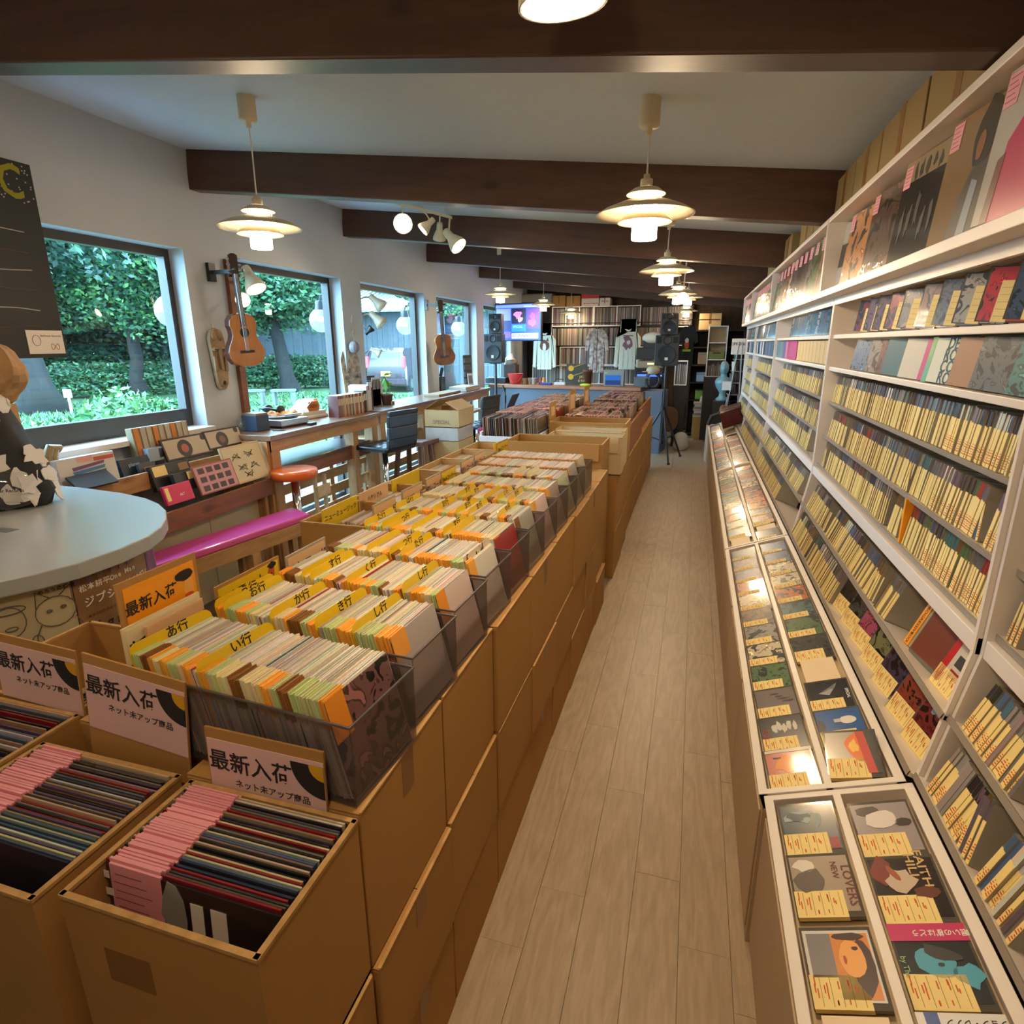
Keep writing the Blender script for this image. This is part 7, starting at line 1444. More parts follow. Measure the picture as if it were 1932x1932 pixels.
# television
tv = thing('television', 'wall-mounted television showing a blue shop slide', 'television'); p0 = at(936, 642, y=9.9); p1 = at(1019, 641, y=9.75); M = frame(p0, p1 - p0, (0, 0, 1)); tv.matrix_world = M; w_ = (p1 - p0).length + .005; h_ = .56
MB().box(-.015, w_ + .015, -.015, h_ + .015, -.06, -.004).build('housing', black, tv, bevel=.004); MB().box(-.25, w_ * .5, .2, .3, -.16, -.06).build('wall_arm', blackm, tv)
def scr(n, c, e): 
    return mat('screen_' + n, c, .3, emit=e)
def sc_(x0, x1, y0, y1, n, c, z=0.0, e=1.0, name='screen_picture'): return MB().box(x0 * w_, x1 * w_, y0 * h_, y1 * h_, -.004 + z, -.003 + z).build(name, scr(n, c, e), tv)
sc_(0, 1, 0, 1, 'blue', srgb(40, 70, 200), e=.9, name='screen'); sc_(.0, .97, .9, .985, 'light', srgb(120, 150, 240), .001); sc_(.02, .34, .32, .88, 'cloud', srgb(120, 130, 180), .001); sc_(.02, .34, .30, .55, 'shore', srgb(50, 60, 110), .0015); sc_(.36, .68, .46, .88, 'night', srgb(24, 16, 50), .001); sc_(.70, .97, .32, .86, 'violet', srgb(90, 50, 180), .001); sc_(.36, .68, .24, .44, 'cyan', srgb(40, 120, 240), .001); sc_(.02, .34, .06, .24, 'dusk', srgb(110, 80, 180), .001)
for (cx, cy, rx, ry, n, c, sd) in ((.50, .70, .09, .1, 'pink', srgb(230, 120, 190), 1), (.55, .58, .05, .09, 'skin', srgb(200, 150, 220), 2), (.82, .66, .06, .09, 'purple', srgb(160, 60, 200), 3), (.83, .48, .09, .11, 'magenta', srgb(190, 80, 210), 4)): MB().prism(blob(cx * w_, cy * h_, rx * w_, ry * h_, 14, .3, sd), Matrix.Translation((0, 0, -.002)), .0006).build('screen_picture', scr(n, c, 1.0), tv)
sc_(.36, .95, .04, .19, 'white', srgb(215, 220, 255), .0015); write('BEGINNERS', frame((.57 * w_, .115 * h_, -.0008), (1, 0, 0), (0, 1, 0)), .062, scr('ink', srgb(20, 20, 50), .2), tv); write('RECORDS', frame((.87 * w_, .10 * h_, -.0008), (1, 0, 0), (0, 1, 0)), .024, scr('ink', srgb(20, 20, 50), .2), tv)
write('BeGinner Records', frame((.78 * w_, .93 * h_, .0005), (1, 0, 0), (0, 1, 0)), .03, scr('white', srgb(215, 220, 255), 1.0), tv); write('SPECIAL', frame((.5 * w_, .37 * h_, .0005), (1, 0, 0), (0, 1, 0)), .05, scr('pale', srgb(150, 200, 255), 1.0), tv)

# record shelves along the back wall
spine_c = [srgb(150, 140, 126), srgb(120, 112, 100), srgb(176, 166, 150), srgb(90, 84, 80), srgb(60, 56, 54), srgb(196, 186, 168), srgb(110, 116, 110), srgb(130, 96, 84), srgb(84, 92, 84), srgb(46, 44, 44), srgb(150, 150, 140), srgb(120, 60, 56)]
def shelf_row(label, x0, x1, z0, z1, n, white, y=11.55, dp_=.36, fill_=1.0, seed=0, bd=.016):
    t = thing('record_shelf', label, 'shelf', (x0, y, z0), group='record shelves along the back wall'); m = wht_edge if white else mat('black_shelf_board', srgb(24, 22, 22), .5); W_, H_ = x1 - x0, z1 - z0
    MB().box(0, W_, 0, dp_, 0, bd).build('bottom_board', m, t); MB().box(0, W_, 0, dp_, H_ - bd, H_).build('top_board', m, t); MB().box(0, W_, dp_ - .01, dp_, bd, H_ - bd).build('back_board', mat('shelf_back_dark', srgb(30, 26, 24), .7), t)
    for k in range(n + 1): xx = (W_ - bd) * k / n; MB().box(xx, xx + bd, 0, dp_ - .01, bd, H_ - bd).build('upright', m, t)
    r = random.Random(seed); s = MB(); 
    for k in range(n):
        x = (W_ - bd) * k / n + bd + .004; e = (W_ - bd) * (k + 1) / n - .006; e = x + (e - x) * fill_
        while x < e:
            th = r.uniform(.004, .011); c = r.choice(spine_c); hh = min(.312 * r.uniform(.97, 1.0), H_ - 2 * bd - .01); s.box(x, x + th, .012 + r.uniform(0, .012), .32, bd, bd + hh, 0, tuple(q * r.uniform(.6, 1.0) for q in c)); x += th + .0006
    o = s.build('record_spines', paint_vc, t); o['kind'] = 'stuff'; return t
def X_(u, v, y=11.55): return at(u, v, y=y).x
shelf_row('top white record shelf, left pair above the hanging cream shirt', -2.645, -1.86, 1.915, 2.27, 3, True, seed=1); shelf_row('top white record shelf, right pair of the back wall', -1.855, -1.00, 1.915, 2.27, 2, True, seed=2); shelf_row('top dark record shelf behind the right loudspeakers', -.985, -.10, 1.915, 2.26, 2, False, seed=3)
shelf_row('second black record shelf across the back wall', -3.02, -.62, 1.56, 1.91, 5, False, seed=4); shelf_row('small white record shelf behind right speakers, second row', -.60, -.16, 1.56, 1.90, 1, True, seed=9, fill_=.3)
shelf_row('third black record shelf, left part below the television', -3.02, -2.5, 1.215, 1.555, 1, False, seed=5); shelf_row('third white record shelf between cream and patterned shirts', -2.485, -1.70, 1.215, 1.55, 2, True, seed=6); shelf_row('third white record shelf between the patterned and white shirts', -1.68, -.62, 1.215, 1.55, 3, True, seed=7)
shelf_row('fourth white record shelf behind the counter, left', -3.02, -2.46, .86, 1.21, 2, True, seed=8); shelf_row('fourth white record shelf behind the counter, right', -2.45, -.62, .86, 1.21, 5, True, seed=10)
shelf_row('lowest record shelf hidden behind the counter', -3.02, -.62, .0, .85, 5, False, seed=12)
def box_on(label, u0, u1, v0, v1, y, m, z=None, dp_=.3, lid=None):
    a, b_ = at(u0, v1, y=y), at(u1, v0, y=y); z0 = z if z is not None else a.z; hgt = b_.z - a.z
    t = thing('storage_box', label, 'box', (a.x, y, z0)); MB().box(0, b_.x - a.x, 0, dp_, 0, hgt * (1 if not lid else .6)).build('box_body', m, t, bevel=.004)
    if lid: MB().box(-.006, b_.x - a.x + .006, -.006, dp_ + .006, hgt * .6, hgt).build('lid', lid, t, bevel=.004)
    else: MB().box((b_.x - a.x) * .45, (b_.x - a.x) * .55, -.0008, .02, hgt * .3, hgt + .0005).build('tape', tape, t)
    return t
white_box = mat('white_carton', srgb(214, 208, 204), .6)
box_on('left brown carton on top of the back record shelves', 1042, 1067, 557, 579, 11.58, cardb, 2.2705); box_on('right brown carton on top of the back record shelves', 1068.5, 1095, 558, 579, 11.58, cardb, 2.2705)
t = box_on('white carton with a red lid on top of the shelves', 1097, 1130, 553, 579, 11.58, white_box, 2.2705, .3, mat('red_lid', srgb(190, 40, 52), .5)); write('BeGinner Records', frame((.17, -.002, .05), (1, 0, 0), (0, 0, 1)), .035, mat('red_print'), t)
t = box_on('small white carton with printed mark, right of red-lidded one', 1131, 1151, 563, 579, 11.58, white_box, 2.2705); write('SPECIAL', frame((.1, -.002, .08), (1, 0, 0), (0, 0, 1)), .04, mat('maroon_ink'), t)
t = thing('air_conditioner', 'long pale unit on the back wall above the television', 'air conditioner', (at(972, 580, y=11.6).x, 11.6, 2.30)); MB().box(0, .72, 0, .36, 0, .22).build('case', mat('pale_unit', srgb(150, 144, 134), .5), t, bevel=.02); MB().box(.03, .69, -.004, .02, .03, .07).build('vent', mat('vent_dark', srgb(70, 66, 62), .6), t)
MB_w = thing('wall_bracket', 'small white switch box high on the back wall', 'bracket', at(972, 556, y=11.96)); MB().box(-.03, .03, -.03, .02, -.06, .06).build('box', wht, MB_w, bevel=.006)

# hanging clothes
def shirt(label, u0, u1, v0, v1, y, m, long_=False, open_=False, hanger_c=None, sleeve_=.55, cat='shirt', name='hanging_shirt'):
    a, b_ = at(u0, v1, y=y), at(u1, v0, y=y); W_, H_ = b_.x - a.x, b_.z - a.z; t = thing(name, label, cat, (a.x + W_ / 2, y, b_.z), (.0, 0, 0), 'clothes hanging before the back shelves')
    h = W_ / 2; bw = h * .62; sb = -H_ * (.93 if long_ else sleeve_)
    out = [(-.07, -.012), (0, -.05), (.07, -.012), (bw * .95, -.05), (h * .92, -H_ * .22), (h, sb), (h * .72, sb - .02), (bw * .98, -H_ * .36), (bw, -H_), (-bw, -H_), (-bw * .98, -H_ * .36), (-h * .72, sb - .02), (-h, sb), (-h * .92, -H_ * .22), (-bw * .95, -.05)]
    MB().prism(out, frame((0, .0, 0), (1, 0, 0), (0, 0, 1)), .05).build('cloth', m, t, bevel=.014)
    MB().tube([(-bw * .8, -.02, -.06), (0, -.02, -.005), (bw * .8, -.02, -.06)], .006, 6).build('hanger', blackm, t); MB().tube([(0, -.02, -.005), (0, -.02, .04), (.02, -.02, .06), (.0, .0, .075), (-.015, .03, .06)], .003, 6).build('hook', steel, t)
    MB().prism([(-.06, -.014), (-.03, -.055), (.03, -.055), (.06, -.014), (.0, -.03)], frame((0, -.0505, 0), (1, 0, 0), (0, 0, 1)), .003).build('collar', m, t)
    for k in (-1, 0, 1): MB().tube([(bw * .5 * k, -.049, -H_ * .5), (bw * .55 * k + .01, -.052, -H_ * .75), (bw * .6 * k, -.049, -H_ * .98)], .006, 5).build('fold', m, t)
    return t, W_, H_
cream = mat('cream_jersey', srgb(206, 198, 178), .9)
def on_shirt(t, pts, col, z=0.0): return MB().prism(pts, frame((0, -.054 - z, 0), (1, 0, 0), (0, 0, 1)), .002).build('printed_motif', mat('fabric_%02x%02x%02x' % tuple(int(c * 255) for c in col), col, .9), t)
t, W_, H_ = shirt('cream long-sleeved shirt with a brown dog face, left', 1006, 1051, 626, 697, 11.2, cream, True); on_shirt(t, blob(0, -.24, .085, .10, 16, .1, 2), srgb(110, 64, 52)); on_shirt(t, blob(0, -.27, .035, .07, 12, .1, 3), srgb(220, 206, 190), .001); on_shirt(t, [(-.08, -.17), (-.06, -.10), (-.03, -.16)], srgb(110, 64, 52)); on_shirt(t, [(.08, -.17), (.06, -.10), (.03, -.16)], srgb(110, 64, 52))
t, W_, H_ = shirt('brown and white patterned button shirt hanging in the middle', 1103, 1151, 618, 703, 11.2, mat('brown_white_pattern', srgb(206, 196, 186), .9, noise=1.0, scale=16, dark=srgb(104, 64, 44)), False, sleeve_=.5); MB().box(-.004, .004, -.056, -.05, -H_ * .98, -.05).build('button_strip', mat('brown_thread', srgb(80, 52, 40), .9), t)
t, W_, H_ = shirt('cream sweatshirt with a dark printed figure, right of patterned', 1158, 1212, 619, 697, 11.2, cream, True); on_shirt(t, blob(0, -.26, .075, .11, 16, .4, 5, .4), srgb(120, 84, 92)); on_shirt(t, blob(.01, -.24, .03, .04, 12, .3, 6), srgb(190, 180, 170), .001); MB().box(-.09, .09, -.056, -.053, -.135, -.12).build('printed_line', mat('maroon_ink'), t)
t, W_, H_ = shirt('black T-shirt with a small orange dog print, far right', 1277, 1319, 614, 690, 10.9, mat('black_jersey', (.012, .012, .013), .95), False, sleeve_=.42); on_shirt(t, blob(-.02, -.30, .04, .10, 14, .15, 7), srgb(170, 70, 36)); on_shirt(t, blob(-.02, -.24, .03, .04, 12, .15, 8), srgb(206, 190, 176), .001); on_shirt(t, rect(-.08, .05, -.42, -.385), srgb(130, 150, 40))
rail_ = thing('hanging_rail', 'thin dark rail carrying the clothes in front of shelves', 'rail', (0, 0, 0)); zr = at(1180, 617, y=11.2).z + .075
MB().cyl((-2.9, 11.215, zr), (-.1, 11.215, zr), .008, n=10).build('rod', blackm, rail_)
for xx in (-2.7, -1.6, -.3): MB().cyl((xx, 11.215, zr), (xx, 11.56, zr), .006, n=8).build('bracket', blackm, rail_)
st2 = thing('hanging_rail', 'short dark rail carrying the black T-shirt', 'rail', (0, 0, 0)); zq = at(1298, 612, y=10.9).z + .07; MB().cyl((-.45, 10.9, zq), (.35, 10.9, zq), .008, n=10).build('rod', blackm, st2); MB().cyl((.3, 10.9, zq), (.3, 11.5, zq), .006, n=8).build('bracket', blackm, st2)

# things on the counter
def bucket():
    p = onct(967, 722, .12); t = thing('bucket', 'pinkish red plastic bucket on the left of back counter', 'bucket', p); MB().lathe([(0, 0), (.085, 0), (.128, .16), (.134, .165), (.122, .16), (.08, .008), (0, .008)], 28).build('body', mat('coral_plastic', srgb(222, 74, 72), .35), t, smooth=True); MB().tube([(.125, -.02, .155), (.09, -.1, .06), (.0, -.125, .015), (-.06, -.11, .09)], .004, 6).build('handle', mat('coral_plastic'), t)
bucket()
for k, (u, lb, c, r_, h_) in enumerate(((987, 'small cardboard tub right of the red bucket', srgb(176, 140, 104), .05, .09), (997, 'beige jar behind the white cup on back counter', srgb(170, 150, 128), .04, .1), (1004, 'white cup on the back counter', srgb(206, 204, 200), .045, .10))):
    t = thing('cup', lb, 'cup', onct(u, 722, .15)); MB().lathe([(0, 0), (r_ * .8, 0), (r_, h_), (r_ * 1.1, h_), (r_ * .95, h_ - .005), (r_ * .75, .008), (0, .008)], 20).build('body', mat('cup_%d' % k, c, .4), t, smooth=True)
for k, (u, c, lb) in enumerate(((1017, srgb(150, 44, 40), 'red figure ornament on the back counter'), (1023, srgb(190, 140, 60), 'yellowish figure ornament beside the red one'))):
    t = thing('ornament', lb, 'ornament', onct(u, 721, .2)); MB().lathe([(0, 0), (.035, 0), (.04, .05), (.02, .075), (.026, .1), (0, .12)], 14).build('body', mat('orn_%d' % k, c, .4), t, smooth=True)
t = thing('blue_case', 'small blue pouch on the edge of the back counter', 'pouch', onct(1028, 724, .06)); MB().box(-.09, .09, -.03, .05, 0, .035).build('body', mat('blue_pouch', srgb(50, 70, 150), .6), t, bevel=.01)
t = thing('tape_dispenser', 'white and black desk tool beside the record sleeve', 'tool', onct(1056, 722, .1)); MB().box(-.1, .08, -.03, .03, 0, .045).build('body', wht, t, bevel=.01); MB().tube([(-.11, 0, .02), (-.08, 0, .09), (.05, 0, .09)], .008, 8).build('arm', black, t)
t = thing('record_sleeve', 'dark record sleeve with gold trumpets propped on the back counter', 'record', onct(1086, 726, .12), (-.12, 0, .0)); MB().box(-.165, .165, 0, .006, 0, .33).build('sleeve', mat('dark_olive_print', srgb(38, 38, 28), .4, coat=.3), t)
gold = mat('gold_print'); 
for cx, cz in ((-.09, .26), (-.09, .13)): MB().prism([(cx + .045 * math.cos(a), cz + .045 * math.sin(a)) for a in [k * .45 for k in range(14)]], frame((0, -.0005, 0), (1, 0, 0), (0, 0, 1)), .001).build('printed_horn', gold, t); MB().prism([(cx + .03, cz + .01), (cx + .2, cz + .07), (cx + .2, cz + .075), (cx + .025, cz + .02)], frame((0, -.0005, 0), (1, 0, 0), (0, 0, 1)), .001).build('printed_tube', gold, t)
write('JAY', frame((.09, -.002, .13), (1, 0, 0), (0, 0, 1)), .055, gold, t); write('& KAI', frame((.09, -.002, .07), (1, 0, 0), (0, 0, 1)), .05, gold, t)
t = thing('flower_pot', 'terracotta pot behind the dark record sleeve', 'pot', onct(1108, 723, .2)); MB().lathe([(0, 0), (.06, 0), (.075, .2), (.08, .2), (.08, .24), (.0, .24)], 18).build('body', mat('terracotta'), t, smooth=True)
t = thing('yellow_cloth', 'crumpled yellow-green cloth below the record sleeve', 'cloth', onct(1105, 729, .02)); m = MB().ball((0, 0, .015), (.10, .05, .025), 14, 6); m.build('fabric', mat('lime_cloth', srgb(196, 200, 50), .9), t, smooth=True)
t = thing('boxed_display', 'grey box with a bright blue panel on the back counter', 'box', onct(1158, 727, .1)); MB().box(-.155, .155, 0, .12, 0, .245).build('case', mat('grey_case', srgb(140, 140, 136), .5), t, bevel=.008); MB().box(-.125, .105, -.003, .001, .02, .165).build('blue_panel', mat('bright_blue_print', srgb(30, 110, 190), .4), t); MB().box(-.125, .105, -.0045, -.003, .02, .09).build('dark_band', mat('navy_print', srgb(24, 60, 120), .4), t); MB().box(-.14, -.10, -.003, .001, .19, .21).build('label', mat('lime_cloth'), t)
t = thing('plastic_basket', 'grey slatted basket on the right of the counter', 'basket', onct(1212, 728, .15)); b = MB(); b.box(-.11, .11, -.08, .08, 0, .01); b.box(-.12, .12, -.09, .09, .13, .145)
for k in range(8):
    for s_ in (-1, 1): b.box(-.11 + .029 * k, -.11 + .029 * k + .014, s_ * .083 - .004, s_ * .083 + .004, .01, .13)
o = b.build('body', mat('grey_plastic', srgb(110, 112, 116), .5), t)
t = thing('cap', 'cream cap lying on dark coiled cables at the counter end', 'cap', onct(1232, 722, .1) + Vector((0, 0, .245))); MB().ball((0, 0, .0), (.10, .09, .07), 18, 8).build('crown', mat('cream_cap', srgb(190, 170, 140), .9), t, smooth=True); MB().prism(blob(-.09, 0, .07, .07, 16, 0), Matrix.Translation((0, 0, -.02)), .008).build('peak', mat('cream_cap'), t)
t = thing('cable_coil', 'dark bundle of coiled cables at the counter end', 'cables', onct(1232, 730, .1))
for k in range(4): MB().tube([((.09 + .008 * k) * math.cos(a), .02 * math.sin(a * 3) + .012 * k - .02, .10 + (.10 + .006 * k) * math.sin(a)) for a in [j * 2 * PI / 18 for j in range(19)]], .012, 7).build('coil', mat('dark_cable', srgb(44, 48, 54), .6), t)
rk = thing('audio_rack', 'black audio equipment stack with lit silver deck behind speakers', 'audio equipment', at(1222, 715, y=10.0)); rk.location.z = CTZ - .0
MB().box(-.2, .22, 0, .35, -.97, .03).build('cabinet', black, rk); MB().box(-.2, .22, 0, .35, .03, .20).build('amplifier', mat('blue_lit_unit', srgb(34, 42, 70), .4), rk, bevel=.004); MB().box(-.17, .2, -.004, 0, .12, .15).build('blue_display', mat('blue_display', srgb(70, 120, 255), .3, emit=1.2), rk); MB().box(-.2, .22, .0, .35, .21, .25).build('shelf', black, rk); MB().box(-.18, .22, .02, .34, .25, .36).build('silver_deck', mat('silver_deck', srgb(150, 146, 130), .3, .6), rk, bevel=.004); MB().box(-.02, .16, .015, .019, .30, .33).build('lit_display', mat('warm_display', srgb(230, 210, 160), .3, emit=.8), rk); MB().box(-.2, .22, .0, .35, .38, .56).build('turntable_case', black, rk, bevel=.006); MB().box(-.10, .24, .05, .35, .56, .72).build('dark_crate', mat('charcoal_crate', srgb(30, 30, 32), .6), rk)
t = thing('white_cloth', 'folded white shirt lying on the audio stack', 'cloth', at(1232, 640, y=10.1)); m = MB().ball((0, 0, -.05), (.17, .12, .09), 16, 8); m.build('fabric', cream, t, smooth=True); t.location.z = CTZ + .76
ld = thing('indicator_light', 'glowing blue indicator light beside the right speaker', 'light', at(1247, 709, y=9.9)); MB().ball((0, 0, 0), .012, 10, 8).build('lens', mat('blue_led', srgb(40, 70, 255), .3, emit=12), ld); MB().box(-.05, .05, .012, .2, -.03, .03).build('unit', black, ld); MB().box(-.04, .04, .1, .2, -.75, -.03).build('stand', black, ld)
# stuff behind the left speaker on the counter
t = thing('brown_basket', 'dark brown basket of odds behind the left loudspeaker', 'basket', onct(960, 722, .5)); MB().box(-.12, .10, -.1, .1, 0, .3).build('body', mat('dark_wicker', srgb(62, 42, 32), .8, noise=.5, scale=30), t, bevel=.01); MB().ball((-.02, 0, .34), (.12, .08, .07), 14, 8).build('cloth_bundle', mat('grey_bundle', srgb(150, 130, 112), .9), t, smooth=True)
t = thing('white_shelf_bits', 'white gooseneck lamp behind the left loudspeaker', 'lamp', onct(945, 722, .4)); MB().tube([(0, 0, 0), (0, 0, .25), (.03, 0, .4), (.10, -.02, .44)], .012, 8).build('neck', wht, t); MB().lathe([(.02, .05), (.05, -.03), (.06, -.05)], 16, (.12, -.02, .43)).build('shade', wht, t, smooth=True); MB().lathe([(0, .02), (.07, .015), (.075, 0), (0, 0)], 20).build('base', wht, t)
t = thing('black_case', 'black flat mixer case at the left end of the back counter', 'case', onct(928, 722, .25)); MB().box(-.16, .2, -.1, .12, 0, .09).build('body', black, t, bevel=.01); [MB().cyl((-.1 + .06 * k, -.04, .09), (-.1 + .06 * k, -.04, .105), .012, n=10).build('knob', steel, t) for k in range(4)]
mic = thing('microphone_stand', 'thin black microphone stand before the blue counter', 'stand', (at(953, 775, y=8.95).x, 8.95, 0)); MB().cyl((0, 0, .02), (0, 0, .95), .010, n=10).build('pole', blackm, mic); MB().cyl((0, 0, .72), (0, 0, .84), .02, n=10).build('clutch', black, mic); MB().lathe([(0, .025), (.13, .015), (.135, 0), (0, 0)], 20).build('base', blackm, mic); MB().tube([(0, 0, .9), (-.03, -.02, 1.0)], .013, 8).build('clip', black, mic)
chr_ = thing('mesh_chair', 'dark mesh chair back in front of the blue counter', 'chair', (at(972, 770, y=8.3).x, 8.3, 0)); cm = mat('grey_mesh', srgb(70, 72, 78), .7)
MB().fbox((-.12, -.18, .66), (.12, 0, .26), (0, .36, 0), (.02, 0, 0)).build('backrest', cm, chr_, bevel=.008); MB().box(-.34, -.08, -.2, .2, .46, .52).build('seat', black, chr_, bevel=.015); MB().cyl((-.2, 0, .06), (-.2, 0, .47), .025, n=12).build('column', blackm, chr_)
MB().tube([(-.12, 0, .5), (-.10, 0, .6), (-.10, 0, .7)], .018, 8).build('back_support', blackm, chr_); MB().tube([(-.14, .2, .5), (-.06, .24, .66), (-.2, .24, .68)], .014, 8).build('armrest', black, chr_)
for k in range(5): a = 2 * PI * k / 5; MB().cyl((-.2, 0, .08), (-.2 + .26 * math.cos(a), .26 * math.sin(a), .05), .016, n=8).build('leg', blackm, chr_); MB().ball((-.2 + .26 * math.cos(a), .26 * math.sin(a), .026), .026, 10, 6).build('caster', black, chr_)
pk = thing('cushioned_stool', 'low wooden stool with a red cushion beside the white LP bin', 'stool', (at(925, 800, z=.62).x + .12, 6.25, 0)); pk.location.x = -2.02
MB().box(-.19, .17, -.17, .17, .0, .0 + .02).build('foot_board', pine, pk)
for sx in (-1, 1):
    for sy in (-1, 1): MB().box(sx * .16 - .025, sx * .16 + .025, sy * .14 - .025, sy * .14 + .025, .02, .60).build('leg', pine_v, pk)
MB().box(-.2, .2, -.18, .18, .60, .67).build('seat', pine, pk, bevel=.004); MB().box(-.19, .19, -.17, .17, .67, .73).build('cushion', mat('red_pink_cushion', srgb(176, 48, 84), .8), pk, bevel=.02)

# right back corner
bs = thing('black_shelving', 'tall black shelving in the right back corner', 'shelf', (-.08, 11.2, 0)); bk_ = mat('black_shelf_board')
for z in (.03, .62, .92, 1.22, 1.52, 1.80): MB().box(0, .86, 0, .40, z, z + .02).build('shelf_board', bk_, bs)
for x in (0, .42, .84): MB().box(x, x + .02, 0, .40, 0, 1.82).build('upright', bk_, bs)
MB().box(0, .86, .39, .40, 0, 1.82).build('back_board', mat('shelf_back_dark'), bs)
r = random.Random(3)
def things_row(x0, x1, z, y, labels, kind):
    w_ = (x1 - x0) / len(labels)
    for k, (lb, c, hgt, dpt) in enumerate(labels):
        t = thing(kind, lb, 'box', (x0 + w_ * k + w_ * .08, y, z)); MB().box(0, w_ * .84, 0, dpt, 0, hgt).build('body', mat('corner_%s_%d' % (kind, int(c[0] * 9999 + hgt * 100)), c, .6, noise=.3, scale=10), t, bevel=.006); MB().box(-.004, w_ * .84 + .004, -.004, dpt + .004, hgt * .78, hgt * .86).build('rim', mat('grey_plastic'), t)
things_row(.03, .41, .95, 11.22, (('white and blue carton on the black corner shelving', srgb(150, 170, 190), .16, .3), ('dark plastic box beside the white and blue carton', srgb(60, 62, 66), .18, .3)), 'storage_box'); things_row(.03, .41, .65, 11.22, (('lime green box on the black corner shelving', srgb(110, 150, 40), .15, .3), ('dark box beside the lime green one', srgb(50, 46, 44), .18, .3)), 'storage_box'); things_row(.03, .41, 1.25, 11.22, (('tan carton on the middle of the corner shelving', srgb(160, 130, 100), .2, .3), ('brown carton beside tan one in the corner shelving', srgb(120, 90, 66), .2, .3)), 'storage_box')
for k in range(7): t = thing('book_pile', f"pale {['magazine', 'paper pile', 'folder', 'magazine', 'book', 'paper pile', 'folder'][k]}, {ORD(k + 1)} from the bottom of the corner stack", 'papers', (.03 + .01 * (k % 3), 10.94, .362 + .036 * k), group='stack of papers in the back corner'); MB().box(0, .3, 0, .24, 0, .032).build('sheets', mat('paper_pile_%d' % (k % 3), [srgb(190, 176, 150), srgb(150, 120, 90), srgb(200, 196, 190)][k % 3], .7), t)
closed_box('large cardboard box on the floor of the right back corner', (.03), .36, 10.90, 11.19, 0, .36, cardb, None, taped=False)
t = thing('storage_box', 'pale brown carton high up on the corner shelving', 'box', (.02, 11.22, 1.822)); MB().box(0, .36, 0, .34, 0, .27).build('body', cardb2, t, bevel=.004); MB().box(.16, .2, -.001, .01, .1, .27).build('tape', tape, t)
ws_ = thing('cube_shelf', 'pale narrow three-cell cube shelf in the right back corner', 'shelf', (.185, 10.72, 1.06)); 
for z in (0, .27, .54, .80): MB().box(0, .30, 0, .3, z, z + .014).build('shelf_board', wht_edge, ws_)
for x in (0, .286): MB().box(x, x + .014, 0, .3, .014, .80).build('side_board', wht_edge, ws_)
MB().box(.014, .286, .285, .3, .014, .80).build('back_board', ply, ws_); MB().box(-.02, .32, .02, .28, -1.06, -.002).build('support_cabinet', black, ws_)
t = thing('storage_box', 'olive crate in the middle cell of the cube shelf', 'box', (.215, 10.74, 1.345)); MB().box(0, .24, 0, .22, 0, .13).build('body', mat('olive_crate', srgb(110, 112, 50), .5), t, bevel=.006); MB().box(.06, .18, -.003, .01, .09, .11).build('handle_slot', black, t)
sp_ = MB(); 
for k in range(26): sp_.box(.2 + .009 * k, .2085 + .009 * k, 10.735, 10.95, 1.075, 1.075 + r.uniform(.16, .22), 0, r.choice(spine_c))
o = sp_.build('book_spines', paint_vc); tag(o, 'thin books packed in the bottom cell of the cube shelf', 'books', kind='stuff')
t = thing('record_crate', 'white upright frame of records standing below right speakers', 'rack', (at(1271, 727, y=9.9).x, 9.9, at(1271, 727, y=9.9).z)); hh = .36
MB().box(0, .19, 0, .3, 0, .015).build('bottom_board', wht_edge, t); MB().box(0, .19, 0, .3, hh, hh + .015).build('top_board', wht_edge, t); MB().box(0, .012, 0, .3, .015, hh).build('side_board', wht_edge, t); MB().box(.178, .19, 0, .3, .015, hh).build('side_board', wht_edge, t); s = MB()
for k in range(18): s.box(.016 + .009 * k, .0245 + .009 * k, .01, .29, .015, .015 + r.uniform(.29, .32), 0, tuple(q * .8 for q in r.choice(spine_c)))
o = s.build('record_spines', paint_vc, t); o['kind'] = 'stuff'; MB().box(.01, .18, .02, .28, -t.location.z, -.001).build('pedestal', black, t)
cl2 = thing('string_instrument', 'brown rounded guitar body standing behind the right speaker stand', 'instrument', (at(1270, 830, z=0).x - .06, 9.8, .36)); MB().prism([(.16 * math.cos(a) * (1 - .12 * math.cos(2 * a)), .19 * math.sin(a)) for a in [k * PI / 12 for k in range(24)]], frame((0, 0, .1), (1, 0, 0), (0, 0, 1)), .08).build('body', mat('brown_instrument', srgb(96, 66, 44), .4), cl2, bevel=.01); MB().box(-.022, .022, -.06, -.04, .27, .62).build('neck', mat('dark_rosewood'), cl2); MB().box(-.05, .05, -.085, -.08, -.0, .02).build('bridge', mat('dark_rosewood'), cl2); MB().tube([(-.1, 0, -.05), (0, -.06, -.09), (.1, 0, -.05)], .012, 8).build('stand', blackm, cl2)
for s_ in (-1, 1): MB().cyl((s_ * .1, 0, -.05), (s_ * .14, -.03, -.36), .012, n=8).build('stand_leg', blackm, cl2)
gb = thing('green_panel', 'tall lime green board leaning behind the tripod legs', 'board', (at(1245, 840, z=0).x, 9.62, 0)); MB().box(-.05, .05, 0, .02, 0, .40).build('board', mat('lime_board', srgb(120, 170, 40), .5), gb)
t = thing('white_bag', 'white plastic bag standing on the floor behind the tripod', 'bag', (at(1270, 830, z=0).x + .14, 9.55, 0)); m = MB().ball((0, 0, .13), (.12, .07, .16), 16, 8)
for i, p in enumerate(m.v): m.v[i] = (p[0] * (1 + .15 * math.sin(p[2] * 30)), p[1], max(0, p[2]))
m.build('film', mat('white_bag_film', srgb(190, 186, 176), .5), t, smooth=True)
